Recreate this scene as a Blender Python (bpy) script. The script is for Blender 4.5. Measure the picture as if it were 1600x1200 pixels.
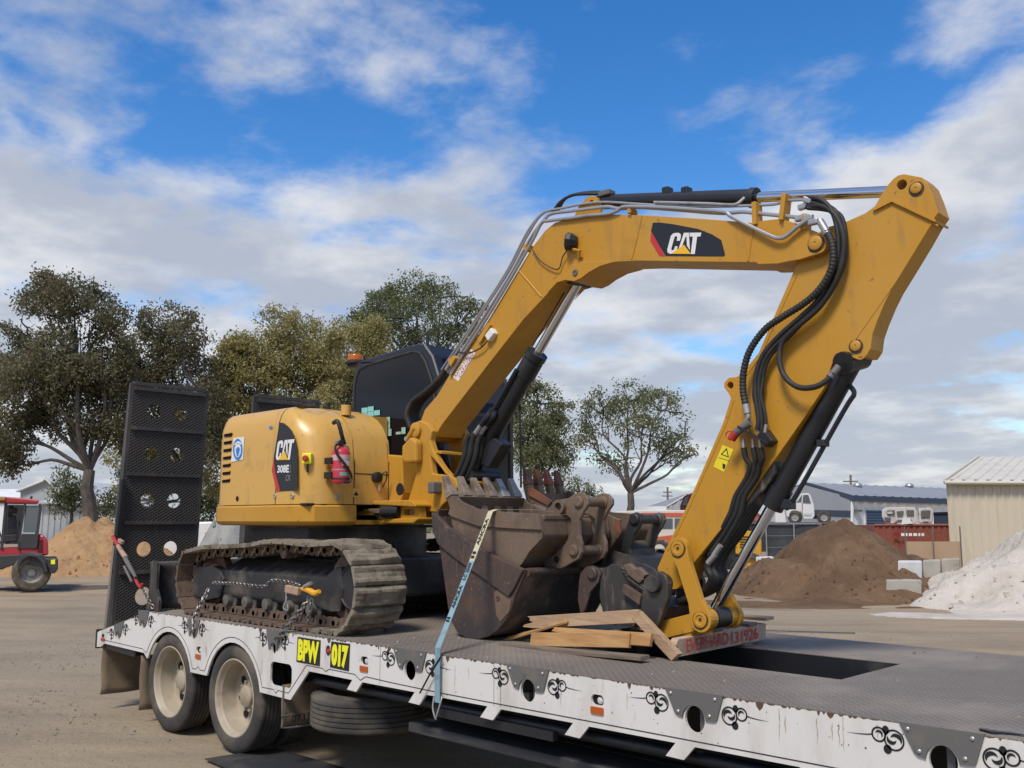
import bpy, bmesh, math, random
from mathutils import Vector, Matrix, noise
from mathutils.geometry import tessellate_polygon

for o in list(bpy.data.objects): bpy.data.objects.remove(o)
scene = bpy.context.scene
COL = scene.collection
R = math.radians
rnd = random.Random(11)

# ------------------------------------------------------------------ camera
YAW, PITCH = R(134.49), R(8.12)
CAM = Vector((7.0, -3.99, 1.80))
cam_d = bpy.data.cameras.new('camera'); cam = bpy.data.objects.new('camera', cam_d); COL.objects.link(cam)
cam.location = CAM
cam.rotation_euler = (R(90) + PITCH, 0, YAW - R(90))
cam_d.sensor_width = 36.0; cam_d.lens = 36.0 * 1490 / 1600
cam_d.clip_start = 0.05; cam_d.clip_end = 3000
scene.camera = cam

# ------------------------------------------------------------------ light and sky
SUN_TO = Vector((0.22, -0.60, 0.86)).normalized()
SUN_EL = math.asin(SUN_TO.z); SUN_AZ = math.atan2(SUN_TO.x, SUN_TO.y)
w = bpy.data.worlds.new('World'); scene.world = w; w.use_nodes = True
nt = w.node_tree; nt.nodes.clear()
def N(t, **k):
    n = nt.nodes.new(t)
    for a, b in k.items(): setattr(n, a, b)
    return n
def L(a, b): nt.links.new(a, b)
def math_n(op, a, b=None, clamp=False):
    n = N('ShaderNodeMath', operation=op, use_clamp=clamp)
    for i, v in enumerate((a, b)):
        if v is None: continue
        if isinstance(v, (int, float)): n.inputs[i].default_value = v
        else: L(v, n.inputs[i])
    return n.outputs[0]
def mapr(v, a, b, c=0.0, d=1.0):
    n = N('ShaderNodeMapRange', interpolation_type='SMOOTHSTEP'); L(v, n.inputs[0])
    for i, x in enumerate((a, b, c, d)): n.inputs[i + 1].default_value = x
    return n.outputs[0]
def mixc(f, a, b):
    n = N('ShaderNodeMix', data_type='RGBA')
    if isinstance(f, (int, float)): n.inputs[0].default_value = f
    else: L(f, n.inputs[0])
    for i, v in ((6, a), (7, b)):
        if isinstance(v, tuple): n.inputs[i].default_value = (*v, 1)
        else: L(v, n.inputs[i])
    return n.outputs[2]
out = N('ShaderNodeOutputWorld'); bg = N('ShaderNodeBackground'); bg.inputs[1].default_value = 0.10
L(bg.outputs[0], out.inputs[0])
sky = N('ShaderNodeTexSky', sky_type='NISHITA', sun_disc=False, sun_elevation=SUN_EL, sun_rotation=SUN_AZ,
        air_density=1.0, dust_density=0.6, ozone_density=2.2)
tc = N('ShaderNodeTexCoord'); sp = N('ShaderNodeSeparateXYZ'); L(tc.outputs['Generated'], sp.inputs[0])
zz = math_n('MAXIMUM', sp.outputs[2], 0.0)
zd = math_n('ADD', zz, 0.16)
cu = math_n('DIVIDE', sp.outputs[0], zd); cv = math_n('DIVIDE', sp.outputs[1], zd)
cmb = N('ShaderNodeCombineXYZ'); L(cu, cmb.inputs[0]); L(cv, cmb.inputs[1])
def cloud_noise(off, sc, det, rough, dist=0.0):
    mp = N('ShaderNodeMapping'); L(cmb.outputs[0], mp.inputs[0]); mp.inputs['Location'].default_value = off
    n = N('ShaderNodeTexNoise'); L(mp.outputs[0], n.inputs['Vector'])
    n.inputs['Scale'].default_value = sc; n.inputs['Detail'].default_value = det
    n.inputs['Roughness'].default_value = rough; n.inputs['Distortion'].default_value = dist
    return n.outputs[0]
OFF = (4.2, 10.0, 0.0)
big = cloud_noise(OFF, 1.05, 2, 0.5)
det = cloud_noise((OFF[0] + 5, OFF[1], 2.0), 3.0, 10, 0.58, 0.1)
dens = math_n('ADD', math_n('MULTIPLY', big, 0.52), math_n('MULTIPLY', det, 0.48))
hor = mapr(zz, 0.48, 0.03, 0.0, 0.165)              # more cloud seen edge-on towards the horizon
dens = math_n('ADD', dens, hor)
cover = mapr(dens, 0.465, 0.615)
sh1 = cloud_noise((OFF[0] + 0.10, OFF[1] + 0.16, 4.0), 2.4, 8, 0.55)
shade = mapr(math_n('ADD', math_n('MULTIPLY', sh1, 0.6), math_n('MULTIPLY', dens, 0.5)), 0.50, 0.68)
ccol = mixc(shade, (5.9, 5.95, 6.1), (3.55, 3.85, 4.5))
skyb = N('ShaderNodeHueSaturation'); skyb.inputs['Saturation'].default_value = 1.38; skyb.inputs['Value'].default_value = 1.32; skyb.inputs['Hue'].default_value = 0.506
L(sky.outputs[0], skyb.inputs['Color'])
fin = mixc(math_n('MULTIPLY', cover, 0.95), skyb.outputs[0], ccol)
L(fin, bg.inputs[0])

sun_d = bpy.data.lights.new('sun', 'SUN'); sun = bpy.data.objects.new('sun', sun_d); COL.objects.link(sun)
sun_d.energy = 2.5; sun_d.angle = R(14); sun_d.color = (1.0, 0.90, 0.77)
sun.rotation_euler = (-SUN_TO).to_track_quat('-Z', 'Y').to_euler()
sun.location = (0, 0, 30)
vs = scene.view_settings
vs.view_transform = 'Standard'; vs.look = 'None'; vs.gamma = 1.0; vs.exposure = 0.42; vs.use_curve_mapping = False

# ------------------------------------------------------------------ measured positions
FWD = Vector((math.cos(YAW) * math.cos(PITCH), math.sin(YAW) * math.cos(PITCH), math.sin(PITCH)))
RIGHT = Vector((math.sin(YAW), -math.cos(YAW), 0)); UPV = RIGHT.cross(FWD)
FH = Vector((math.cos(YAW), math.sin(YAW), 0))      # horizontal view heading
SURVEY = CAM.copy()                                  # place the photograph was measured from
def ray(px, py): return FWD + RIGHT * ((px - 800) / 1490) - UPV * ((py - 600) / 1490)
def at(px, py, y):
    d = ray(px, py); return SURVEY + d * ((y - SURVEY.y) / d.y)
def atx(px, py, x):
    d = ray(px, py); return SURVEY + d * ((x - SURVEY.x) / d.x)
def atz(px, py, z):
    d = ray(px, py); return SURVEY + d * ((z - SURVEY.z) / d.z)
def far(px, py, dist):                               # a point `dist` metres away, measured along the heading
    d = ray(px, py); return SURVEY + d * (dist / d.dot(FH))
def P(pts, y): return [(v.x, v.z) for v in (at(a, b, y) for a, b in pts)]
def V(*a): return Vector(a)

# ------------------------------------------------------------------ materials
MATS = {}
def mat(name, base, rough=0.6, metal=0.0, dirt=None, dirt2=None, bump=None, spec=0.5, coat=0.0, rvar=0.0, custom=None, transl=0.0):
    """dirt / dirt2: (colour, noise scale, low, high, amount); bump: (scale, strength, distance)"""
    if name in MATS: return MATS[name]
    global nt
    m = bpy.data.materials.new(name); m.use_nodes = True; nt = m.node_tree; nt.nodes.clear()
    o = N('ShaderNodeOutputMaterial'); b = N('ShaderNodeBsdfPrincipled'); L(b.outputs[0], o.inputs[0])
    geo = N('ShaderNodeNewGeometry'); pos = geo.outputs['Position']
    def noi(sc, d=6, r=0.6, stretch=None, seed=0.0, rot=0.0):
        n = N('ShaderNodeTexNoise'); n.inputs['Scale'].default_value = sc; n.inputs['Detail'].default_value = d; n.inputs['Roughness'].default_value = r
        mp = N('ShaderNodeMapping'); L(pos, mp.inputs[0]); mp.inputs['Location'].default_value = (seed, seed * 1.7, seed * .3)
        if stretch: mp.inputs['Scale'].default_value = stretch
        if rot:
            r0_ = N('ShaderNodeMapping'); L(pos, r0_.inputs[0]); r0_.inputs['Rotation'].default_value = (0, 0, rot); L(r0_.outputs[0], mp.inputs[0])
        L(mp.outputs[0], n.inputs['Vector']); return n.outputs[0]
    c = N('ShaderNodeRGB'); c.outputs[0].default_value = (*base, 1); col = c.outputs[0]
    rg = None
    for k, dd in enumerate((dirt, dirt2)):
        if not dd: continue
        st = dd[5] if len(dd) > 5 else None
        f = math_n('MULTIPLY', mapr(noi(dd[1], stretch=st, seed=3.1 * k + 1), dd[2], dd[3]), dd[4])
        col = mixc(f, col, dd[0])
        if k == 0: rg = f
    if custom: col = custom(col, noi, pos)
    L(col, b.inputs['Base Color'])
    b.inputs['Roughness'].default_value = rough; b.inputs['Metallic'].default_value = metal
    b.inputs['Specular IOR Level'].default_value = spec
    if coat: b.inputs['Coat Weight'].default_value = coat; b.inputs['Coat Roughness'].default_value = 0.15
    if rg is not None and rvar:
        L(math_n('ADD', math_n('MULTIPLY', rg, rvar), rough, True), b.inputs['Roughness'])
    if bump:
        bn = N('ShaderNodeBump'); bn.inputs['Strength'].default_value = bump[1]; bn.inputs['Distance'].default_value = bump[2]
        L(noi(bump[0], 8, 0.65), bn.inputs['Height']); L(bn.outputs[0], b.inputs['Normal'])
    if transl:
        t = N('ShaderNodeBsdfTranslucent'); L(col, t.inputs[0]); ms = N('ShaderNodeMixShader'); ms.inputs[0].default_value = transl
        L(b.outputs[0], ms.inputs[1]); L(t.outputs[0], ms.inputs[2]); L(ms.outputs[0], o.inputs[0])
    MATS[name] = m; return m

# ------------------------------------------------------------------ mesh building
WO = {}
class MB:
    def __init__(s): s.v = []; s.f = []
    def add(s, vs, fs):
        k = len(s.v); s.v += [Vector(a) for a in vs]; s.f += [tuple(i + k for i in f) for f in fs]; return s
    def box(s, c, size, M=None):
        hx, hy, hz = (a / 2 for a in size); c = Vector(c)
        vs = [Vector((x, y, z)) for x in (-hx, hx) for y in (-hy, hy) for z in (-hz, hz)]
        if M is not None: vs = [M @ a for a in vs]
        return s.add([a + c for a in vs], [(0, 1, 3, 2), (4, 6, 7, 5), (0, 4, 5, 1), (2, 3, 7, 6), (0, 2, 6, 4), (1, 5, 7, 3)])
    def bx(s, x0, x1, y0, y1, z0, z1): return s.box(((x0 + x1) / 2, (y0 + y1) / 2, (z0 + z1) / 2), (x1 - x0, y1 - y0, z1 - z0))
    def extrude(s, pts, m0, m1, holes=()):
        """flat outline (u, v) with holes between two mappings to 3D"""
        loops = [list(pts)] + [list(h) for h in holes]
        flat = [p for lp in loops for p in lp]; n = len(flat)
        tri = tessellate_polygon([[Vector((a, b, 0)) for a, b in lp] for lp in loops])
        vs = [m0(a, b) for a, b in flat] + [m1(a, b) for a, b in flat]
        fs = [tuple(t) for t in tri] + [tuple(i + n for i in reversed(t)) for t in tri]
        k = 0
        for lp in loops:
            q = len(lp)
            for i in range(q): fs.append((k + i, k + (i + 1) % q, n + k + (i + 1) % q, n + k + i))
            k += q
        return s.add(vs, fs)
    def prism(s, pts, y0, y1, holes=()):
        return s.extrude(pts, lambda a, b: Vector((a, y0, b)), lambda a, b: Vector((a, y1, b)), holes)
    def cyl(s, p0, p1, r0, r1=None, n=16, cap=True):
        r1 = r0 if r1 is None else r1; p0 = Vector(p0); p1 = Vector(p1)
        q = (p1 - p0).to_track_quat('Z', 'Y'); vs = []
        for p, r in ((p0, r0), (p1, r1)):
            for i in range(n):
                a = 2 * math.pi * i / n; vs.append(p + q @ Vector((r * math.cos(a), r * math.sin(a), 0)))
        fs = [(i, (i + 1) % n, n + (i + 1) % n, n + i) for i in range(n)]
        if cap: fs += [tuple(reversed(range(n))), tuple(range(n, 2 * n))]
        return s.add(vs, fs)
    def lathe(s, c, axis, prof, n=32):
        """prof: (radius, height along axis) pairs"""
        c = Vector(c); q = Vector(axis).to_track_quat('Z', 'Y'); vs = []; fs = []; m = len(prof)
        for i in range(n):
            a = 2 * math.pi * i / n
            for r, h in prof: vs.append(c + q @ Vector((r * math.cos(a), r * math.sin(a), h)))
        for i in range(n):
            j = (i + 1) % n
            for k in range(m - 1): fs.append((i * m + k, j * m + k, j * m + k + 1, i * m + k + 1))
        return s.add(vs, fs)
    def tube(s, path, r, n=8, cap=True, closed=False):
        path = [Vector(p) for p in path]; m = len(path)
        rs = r if isinstance(r, (list, tuple)) else [r] * m
        up = None; vs = []
        for i, p in enumerate(path):
            a = path[(i - 1) % m] if (closed or i) else p; b = path[(i + 1) % m] if (closed or i < m - 1) else p
            t = (b - a).normalized()
            if up is None:
                up = t.cross(Vector((0.31, 0.21, 0.93))); up = up if up.length > 1e-3 else t.cross(Vector((1, 0, 0)))
            up = (up - t * up.dot(t)).normalized(); sd = t.cross(up)
            for k in range(n):
                g = 2 * math.pi * k / n; vs.append(p + (up * math.cos(g) + sd * math.sin(g)) * rs[i])
        fs = []
        for i in range(m if closed else m - 1):
            j = (i + 1) % m
            for k in range(n): fs.append((i * n + k, i * n + (k + 1) % n, j * n + (k + 1) % n, j * n + k))
        if cap and not closed: fs += [tuple(reversed(range(n))), tuple(range((m - 1) * n, m * n))]
        return s.add(vs, fs)
    def ribbon(s, pts, wd, off):
        """flat ribbon along 3D points lying in a plane with normal `off`"""
        pts = [Vector(p) for p in pts]; vs = []; m = len(pts)
        ws = wd if isinstance(wd, (list, tuple)) else [wd] * m
        nrm = Vector(off).normalized()
        for i, p in enumerate(pts):
            t = (pts[min(i + 1, m - 1)] - pts[max(i - 1, 0)]).normalized(); sd = t.cross(nrm).normalized() * ws[i] / 2
            vs += [p + sd, p - sd]
        return s.add(vs, [(2 * i, 2 * i + 1, 2 * i + 3, 2 * i + 2) for i in range(m - 1)])
    def grid(s, rows, closed=False):
        m = len(rows[0]); vs = [p for r in rows for p in r]; fs = []
        for i in range(len(rows) - 1):
            for k in range(m if closed else m - 1): fs.append((i * m + k, i * m + (k + 1) % m, (i + 1) * m + (k + 1) % m, (i + 1) * m + k))
        return s.add(vs, fs)
    def build(s, name, material, parent=None, smooth=False, bevel=0.0, seg=2, solid=0.0, origin=None, angle=38):
        lo = Vector((min(v.x for v in s.v), min(v.y for v in s.v), min(v.z for v in s.v)))
        hi = Vector((max(v.x for v in s.v), max(v.y for v in s.v), max(v.z for v in s.v)))
        c = Vector(origin) if origin is not None else Vector(((lo.x + hi.x) / 2, (lo.y + hi.y) / 2, lo.z if parent is None else (lo.z + hi.z) / 2))
        me = bpy.data.meshes.new(name); me.from_pydata([v - c for v in s.v], [], s.f); me.validate(); 
        bm = bmesh.new(); bm.from_mesh(me); bmesh.ops.remove_doubles(bm, verts=bm.verts, dist=1e-5); bmesh.ops.recalc_face_normals(bm, faces=bm.faces); bm.to_mesh(me); bm.free()
        me.materials.append(material)
        if smooth:
            me.polygons.foreach_set('use_smooth', [True] * len(me.polygons)); me.set_sharp_from_angle(angle=R(angle))
        o = bpy.data.objects.new(name, me); COL.objects.link(o); WO[o.name] = c
        if parent is not None: o.parent = parent; o.location = c - WO[parent.name]
        else: o.location = c
        if solid:
            md = o.modifiers.new('thickness', 'SOLIDIFY'); md.thickness = solid; md.offset = -1
        if bevel:
            md = o.modifiers.new('bevel', 'BEVEL'); md.width = bevel; md.segments = seg; md.limit_method = 'ANGLE'; md.angle_limit = R(40)
        return o
def tag(o, label=None, cat=None, group=None, kind=None):
    for k, v in (('label', label), ('category', cat), ('group', group), ('kind', kind)):
        if v: o[k] = v
    return o
def thing(name, loc, label, cat, group=None):
    o = bpy.data.objects.new(name, None); COL.objects.link(o); o.location = loc; o.empty_display_size = 0.2
    WO[o.name] = Vector(loc); return tag(o, label, cat, group)
def copy_part(o, parent, loc, rot=None):
    c = o.copy(); COL.objects.link(c); c.parent = parent; WO[c.name] = Vector(loc)
    c.location = Vector(loc) - (WO[parent.name] if parent else Vector()); 
    if rot is not None: c.rotation_euler = rot
    return c
def catmull(pts, k=6):
    pts = [Vector(p) for p in pts]; q = [pts[0] * 2 - pts[1]] + pts + [pts[-1] * 2 - pts[-2]]; o = []
    for i in range(1, len(q) - 2):
        a, b, c, d = q[i - 1:i + 3]
        for j in range(k):
            t = j / k
            o.append(0.5 * ((2 * b) + (c - a) * t + (2 * a - 5 * b + 4 * c - d) * t * t + (3 * b - a - 3 * c + d) * t ** 3))
    o.append(q[-2]); return o
def circ(cx, cy, r, n=20, ry=None, a0=0.0):
    ry = ry or r
    return [(cx + r * math.cos(a0 + 2 * math.pi * i / n), cy + ry * math.sin(a0 + 2 * math.pi * i / n)) for i in range(n)]
def text_polys(txt, offset=0.0):
    """letter outlines as a flat mesh (unit cap height, x from 0)"""
    cu = bpy.data.curves.new('t', 'FONT'); cu.body = txt; cu.size = 1.0; cu.offset = offset; cu.resolution_u = 3
    ob = bpy.data.objects.new('t', cu); COL.objects.link(ob)
    me = bpy.data.meshes.new_from_object(ob.evaluated_get(bpy.context.evaluated_depsgraph_get()))
    vs = [v.co.copy() for v in me.vertices]; fs = [tuple(p.vertices) for p in me.polygons]
    bpy.data.objects.remove(ob); bpy.data.curves.remove(cu); bpy.data.meshes.remove(me)
    x0 = min(v.x for v in vs); x1 = max(v.x for v in vs); y0 = min(v.y for v in vs); y1 = max(v.y for v in vs)
    return [((v.x - x0) / (x1 - x0), (v.y - y0) / (y1 - y0)) for v in vs], fs
def lettering(name, txt, tl, tr, bl, br, material, parent, offset=0.0, out=(0, -0.002, 0)):
    """writing stretched between four corners of a flat surface"""
    vs, fs = text_polys(txt, offset); tl, tr, bl, br = map(Vector, (tl, tr, bl, br)); out = Vector(out)
    mb = MB(); mb.add([(bl * (1 - u) + br * u) * (1 - v) + (tl * (1 - u) + tr * u) * v + out for u, v in vs], fs)
    return mb.build(name, material, parent)

# shared materials
M_white = mat('white_paint', (0.66, 0.65, 0.62), 0.5, dirt=((0.40, 0.36, 0.30), 2.6, 0.46, 0.74, 0.6, (1.5, 1, .5)), dirt2=((0.26, 0.17, 0.10), 8.0, 0.62, 0.74, 0.65, (1.6, 1, 0.3)))
def worn(col, noi, pos):
    c = mixc(math_n('MULTIPLY', mapr(noi(0.8, 5, .6, None, 12), .42, .66), .30), col, (0.52, 0.32, 0.09))      # chalky, dusty areas
    c = mixc(math_n('MULTIPLY', mapr(noi(5, 6, .65, (1.6, 1.6, .35), 5), .53, .70), .38), c, (0.25, 0.15, 0.06))  # run-down grime
    c = mixc(math_n('MULTIPLY', mapr(noi(26, 3, .55, (1, 1, 1), 17), .68, .73), .65), c, (0.16, 0.10, 0.05))      # chips and specks
    return mixc(math_n('MULTIPLY', mapr(noi(3.2, 7, .7, None, 21), .57, .72), .34), c, (0.20, 0.125, 0.055))
M_yellow = mat('yellow_paint', (0.48, 0.242, 0.022), 0.46, custom=worn, spec=0.35)
M_yelh = mat('faded_yellow_paint', (0.60, 0.35, 0.075), 0.38, custom=worn, coat=0.15)
M_black = mat('black_paint', (0.014, 0.015, 0.018), 0.42, dirt=((0.06, 0.055, 0.048), 3.5, 0.5, 0.8, 0.7), rvar=0.4)
M_rubber = mat('hose_rubber', (0.018, 0.018, 0.018), 0.6, dirt=((0.09, 0.08, 0.065), 5.0, 0.5, 0.8, 0.6))
M_steel = mat('galvanised_steel', (0.40, 0.40, 0.40), 0.45, 0.6, dirt=((0.16, 0.14, 0.12), 8.0, 0.55, 0.8, 0.7))
M_chrome = mat('chrome_rod', (0.62, 0.63, 0.65), 0.14, 1.0, dirt=((0.3, 0.28, 0.25), 4.0, 0.6, 0.8, 0.4))
M_dark = mat('dark_void', (0.008, 0.008, 0.009), 0.9)
M_greypl = mat('grey_steel_plate', (0.12, 0.118, 0.112), 0.6, dirt=((0.20, 0.17, 0.13), 5.0, 0.5, 0.75, 0.6), dirt2=((0.05, 0.045, 0.04), 13.0, 0.6, 0.75, 0.6))
M_tyre = mat('tyre_rubber', (0.038, 0.036, 0.034), 0.85, dirt=((0.16, 0.135, 0.10), 3.0, 0.38, 0.72, 0.75), bump=(60, 0.2, 0.004))
M_rim = mat('dusty_rim', (0.37, 0.32, 0.24), 0.6, dirt=((0.22, 0.17, 0.11), 5.0, 0.45, 0.75, 0.7), dirt2=((0.5, 0.46, 0.38), 3.0, 0.55, 0.8, 0.5))
M_flap = mat('dusty_mudflap', (0.19, 0.145, 0.095), 0.9, dirt=((0.08, 0.065, 0.05), 4.0, 0.45, 0.75, 0.6), bump=(30, 0.3, 0.004))
M_rust = mat('brown_rust', (0.16, 0.105, 0.07), 0.72, 0.0, dirt=((0.055, 0.04, 0.032), 4.0, 0.42, 0.68, 0.75), dirt2=((0.17, 0.12, 0.08), 9.0, 0.55, 0.75, 0.6), bump=(45, 0.25, 0.006), rvar=0.2)
M_mud = mat('caked_mud', (0.125, 0.105, 0.075), 0.95, dirt=((0.06, 0.05, 0.037), 9.0, 0.45, 0.7, 0.8), dirt2=((0.20, 0.17, 0.12), 22.0, 0.55, 0.75, 0.6), bump=(55, 0.8, 0.012))
M_trackst = mat('rusty_track_steel', (0.125, 0.085, 0.06), 0.75, dirt=((0.19, 0.14, 0.10), 10.0, 0.5, 0.75, 0.7), dirt2=((0.03, 0.024, 0.02), 18.0, 0.5, 0.7, 0.7), bump=(60, 0.5, 0.008))
M_chain = mat('chain_steel', (0.30, 0.29, 0.27), 0.45, 0.8, dirt=((0.10, 0.07, 0.05), 40.0, 0.45, 0.65, 0.9))
M_decalblk = mat('black_decal', (0.013, 0.014, 0.016), 0.4)
M_decalwht = mat('white_decal', (0.72, 0.72, 0.70), 0.5)
M_decalred = mat('red_decal', (0.50, 0.03, 0.03), 0.45)
M_decalyel = mat('yellow_decal', (0.80, 0.46, 0.02), 0.45)
M_signyel = mat('plate_yellow', (0.80, 0.78, 0.02), 0.5)
M_amber = mat('amber_lens', (0.42, 0.09, 0.01), 0.25)
M_lamp = mat('clear_lens', (0.55, 0.55, 0.53), 0.15)
M_redpl = mat('red_plastic', (0.42, 0.03, 0.025), 0.4)
# ================================================================== ground
def ground_col(col, noi, pos):
    a = mapr(noi(0.055, 5, 0.55, seed=4), 0.42, 0.62)
    c = mixc(a, (0.295, 0.245, 0.172), (0.36, 0.28, 0.182))
    c = mixc(math_n('MULTIPLY', mapr(noi(.9, 6, .6, (.30, 1.3, 1), 15, R(-45)), .42, .64), .5), c, (0.21, 0.170, 0.122))
    c = mixc(math_n('MULTIPLY', mapr(noi(.5, 5, .6, (.15, 1.2, 1), 19, R(-38)), .54, .66), .5), c, (0.37, 0.29, 0.20))
    c = mixc(math_n('MULTIPLY', mapr(noi(0.35, 7, 0.62, (1.0, 1.0, 1), 9), 0.46, 0.68), 0.6), c, (0.20, 0.162, 0.118))
    c = mixc(math_n('MULTIPLY', mapr(noi(1.8, 8, 0.7, (1.9, 0.5, 1), 2), 0.5, 0.72), 0.45), c, (0.31, 0.25, 0.18))
    c = mixc(math_n('MULTIPLY', mapr(noi(38, 4, 0.6, None, 7), 0.55, 0.72), 0.5), c, (0.105, 0.09, 0.075))
    return mixc(math_n('MULTIPLY', mapr(noi(70, 2, 0.5, None, 3), 0.60, 0.72), 0.5), c, (0.36, 0.32, 0.27))
M_ground = mat('compacted_dirt', (0.2, 0.16, 0.11), 0.95, custom=ground_col, bump=(9, 0.55, 0.05), spec=0.2)
def add_ruts(m):
    global nt
    nt = m.node_tree; bn = [n for n in nt.nodes if n.type == 'BUMP'][0]; old = bn.inputs['Height'].links[0].from_socket
    geo = N('ShaderNodeNewGeometry'); hs = None
    for ang, sc, k in ((R(-45), 1.3, .30), (R(-20), 1.1, .22)):
        r_ = N('ShaderNodeMapping'); r_.inputs['Rotation'].default_value = (0, 0, ang); L(geo.outputs['Position'], r_.inputs[0])
        s_ = N('ShaderNodeMapping'); s_.inputs['Scale'].default_value = (.09, 1.0, 1); L(r_.outputs[0], s_.inputs[0])
        n_ = N('ShaderNodeTexNoise'); n_.inputs['Scale'].default_value = sc; n_.inputs['Detail'].default_value = 5; L(s_.outputs[0], n_.inputs['Vector'])
        h_ = math_n('MULTIPLY', mapr(n_.outputs[0], .40, .62), k); hs = h_ if hs is None else math_n('ADD', hs, h_)
    L(math_n('ADD', old, hs), bn.inputs['Height'])
add_ruts(M_ground)
mb = MB(); rows = []
xs = [-900, -400, -150, -80, -50, -35, -25, -18] + [-14 + 0.5 * i for i in range(57)] + [18, 25, 40, 80, 200, 600, 900]
ys = [-900, -300, -100, -40, -20, -12] + [-8 + 0.5 * i for i in range(49)] + [20, 25, 32, 45, 70, 120, 300, 900]
for x in xs:
    rows.append([V(x, y, 0.035 * noise.noise(V(x * .23, y * .23, 1)) + 0.012 * noise.noise(V(x * 1.1, y * 1.1, 5)) - 0.02 if abs(x) < 20 and abs(y) < 20 and not (-2.6 < x < 10 and -0.7 < y < 3) else -0.012) for y in ys])
mb.grid(rows); ground = mb.build('ground', M_ground, smooth=True); tag(ground, kind='structure')

# loose stones near the trailer's rear
M_stone = mat('grey_gravel', (0.27, 0.235, 0.19), 0.9, dirt=((0.16, 0.135, 0.11), 25, 0.45, 0.65, 0.8))
mb = MB(); g = random.Random(5)
for i in range(9000):
    x = g.uniform(-9, 4.2); y = g.uniform(-3.2, 2.0) if g.random() < .75 else g.uniform(-3.2, 12)
    if x > -2.4 and y > -0.1 and y < 2.6: continue
    r = g.choice((.004, .005, .006, .008, .010, .016)) * g.uniform(.6, 1.2) * (1.6 if y > 3 else 1)
    if noise.noise(V(x * .5, y * .5, 3)) < -0.15 and r > .008: continue
    a = g.uniform(0, 6.28); zs = 0.035 * noise.noise(V(x * .23, y * .23, 1)) - 0.016
    b = [V(x + r * math.cos(a + k * 1.571) * g.uniform(.7, 1.3), y + r * math.sin(a + k * 1.571) * g.uniform(.7, 1.3), zs) for k in range(4)]
    t = [v + V(g.uniform(-.2, .2) * r, g.uniform(-.2, .2) * r, r * g.uniform(.6, 1.1)) for v in b]
    mb.add(b + [(v - V(x, y, zs)) * .6 + V(x, y, zs) for v in t], [(4, 5, 6, 7), (0, 1, 5, 4), (1, 2, 6, 5), (2, 3, 7, 6), (3, 0, 4, 7)])
gr = mb.build('gravel', M_stone); tag(gr, 'small grey stones strewn over the dirt yard', 'gravel', kind='stuff')

# ================================================================== trailer
DZ = 0.985; DW = 2.42
trailer = thing('low_loader_trailer', (1.5, DW / 2, 0), 'white low-loader trailer with checker plate deck and raised rear ramps', 'trailer')
def arch(cx, cz, r, a0, a1, n=14): return [(cx + r * math.cos(R(a0 + (a1 - a0) * i / n)), cz + r * math.sin(R(a0 + (a1 - a0) * i / n))) for i in range(n + 1)]
END = 9.4
tabs = [1.615 + 0.655 * i for i in range(12)]
bot = [(-2.60, 0.575), (-2.50, 0.585), (-2.44, 0.622), (-1.57, 0.615), (-1.505, 0.572)] + list(reversed(arch(-1.097, 0.41, 0.428, 18, 157))) + [(-0.705, 0.541), (-0.413, 0.543)] + \
      list(reversed(arch(-0.007, 0.415, 0.426, 13, 162))) + [(0.402, 0.512), (0.826, 0.508), (1.05, 0.734)]
for t in tabs: bot += [(t - 0.045, 0.732), (t - 0.105, 0.663), (t, 0.660), (t + 0.065, 0.730)]
bot += [(END, 0.728)]
top = [(END, DZ - 0.006), (-1.50, DZ - 0.006), (-1.62, 0.962), (-2.57, 0.725), (-2.60, 0.71)]
holes = []
pockets = [2.175, 3.205, 4.305, 5.46, 6.6, 7.7]
for p in pockets: holes.append(circ(p, 0.858, 0.056, 22, 0.062))
for p, z in ((-2.125, 0.725), (-1.614, 0.866), (-0.671, 0.853), (0.582, 0.857)): holes.append(circ(p, z, 0.034, 16, 0.052))
def rrect(x0, x1, z0, z1, r, n=5):
    o = []
    for cx, cz, a in ((x1 - r, z1 - r, 0), (x0 + r, z1 - r, 90), (x0 + r, z0 + r, 180), (x1 - r, z0 + r, 270)):
        o += [(cx + r * math.cos(R(a + 90 * i / n)), cz + r * math.sin(R(a + 90 * i / n))) for i in range(n + 1)]
    return o
holes.append(rrect(0.545, 0.835, 0.585, 0.755, 0.045))
lampspots = [(-0.565, 0.73, 1), (1.70, 0.868, 0), (3.705, 0.868, 0), (5.95, 0.868, 0)]
for x, z, _ in lampspots: holes.append(rrect(x - 0.042, x + 0.042, z - 0.024, z + 0.030, 0.024))
outl = bot + top
rail = MB().prism(outl, 0.0, 0.016, holes).build('side_rail', M_white, trailer)
MB().prism(outl, DW - 0.016, DW).build('side_rail', M_white, trailer)
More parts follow.
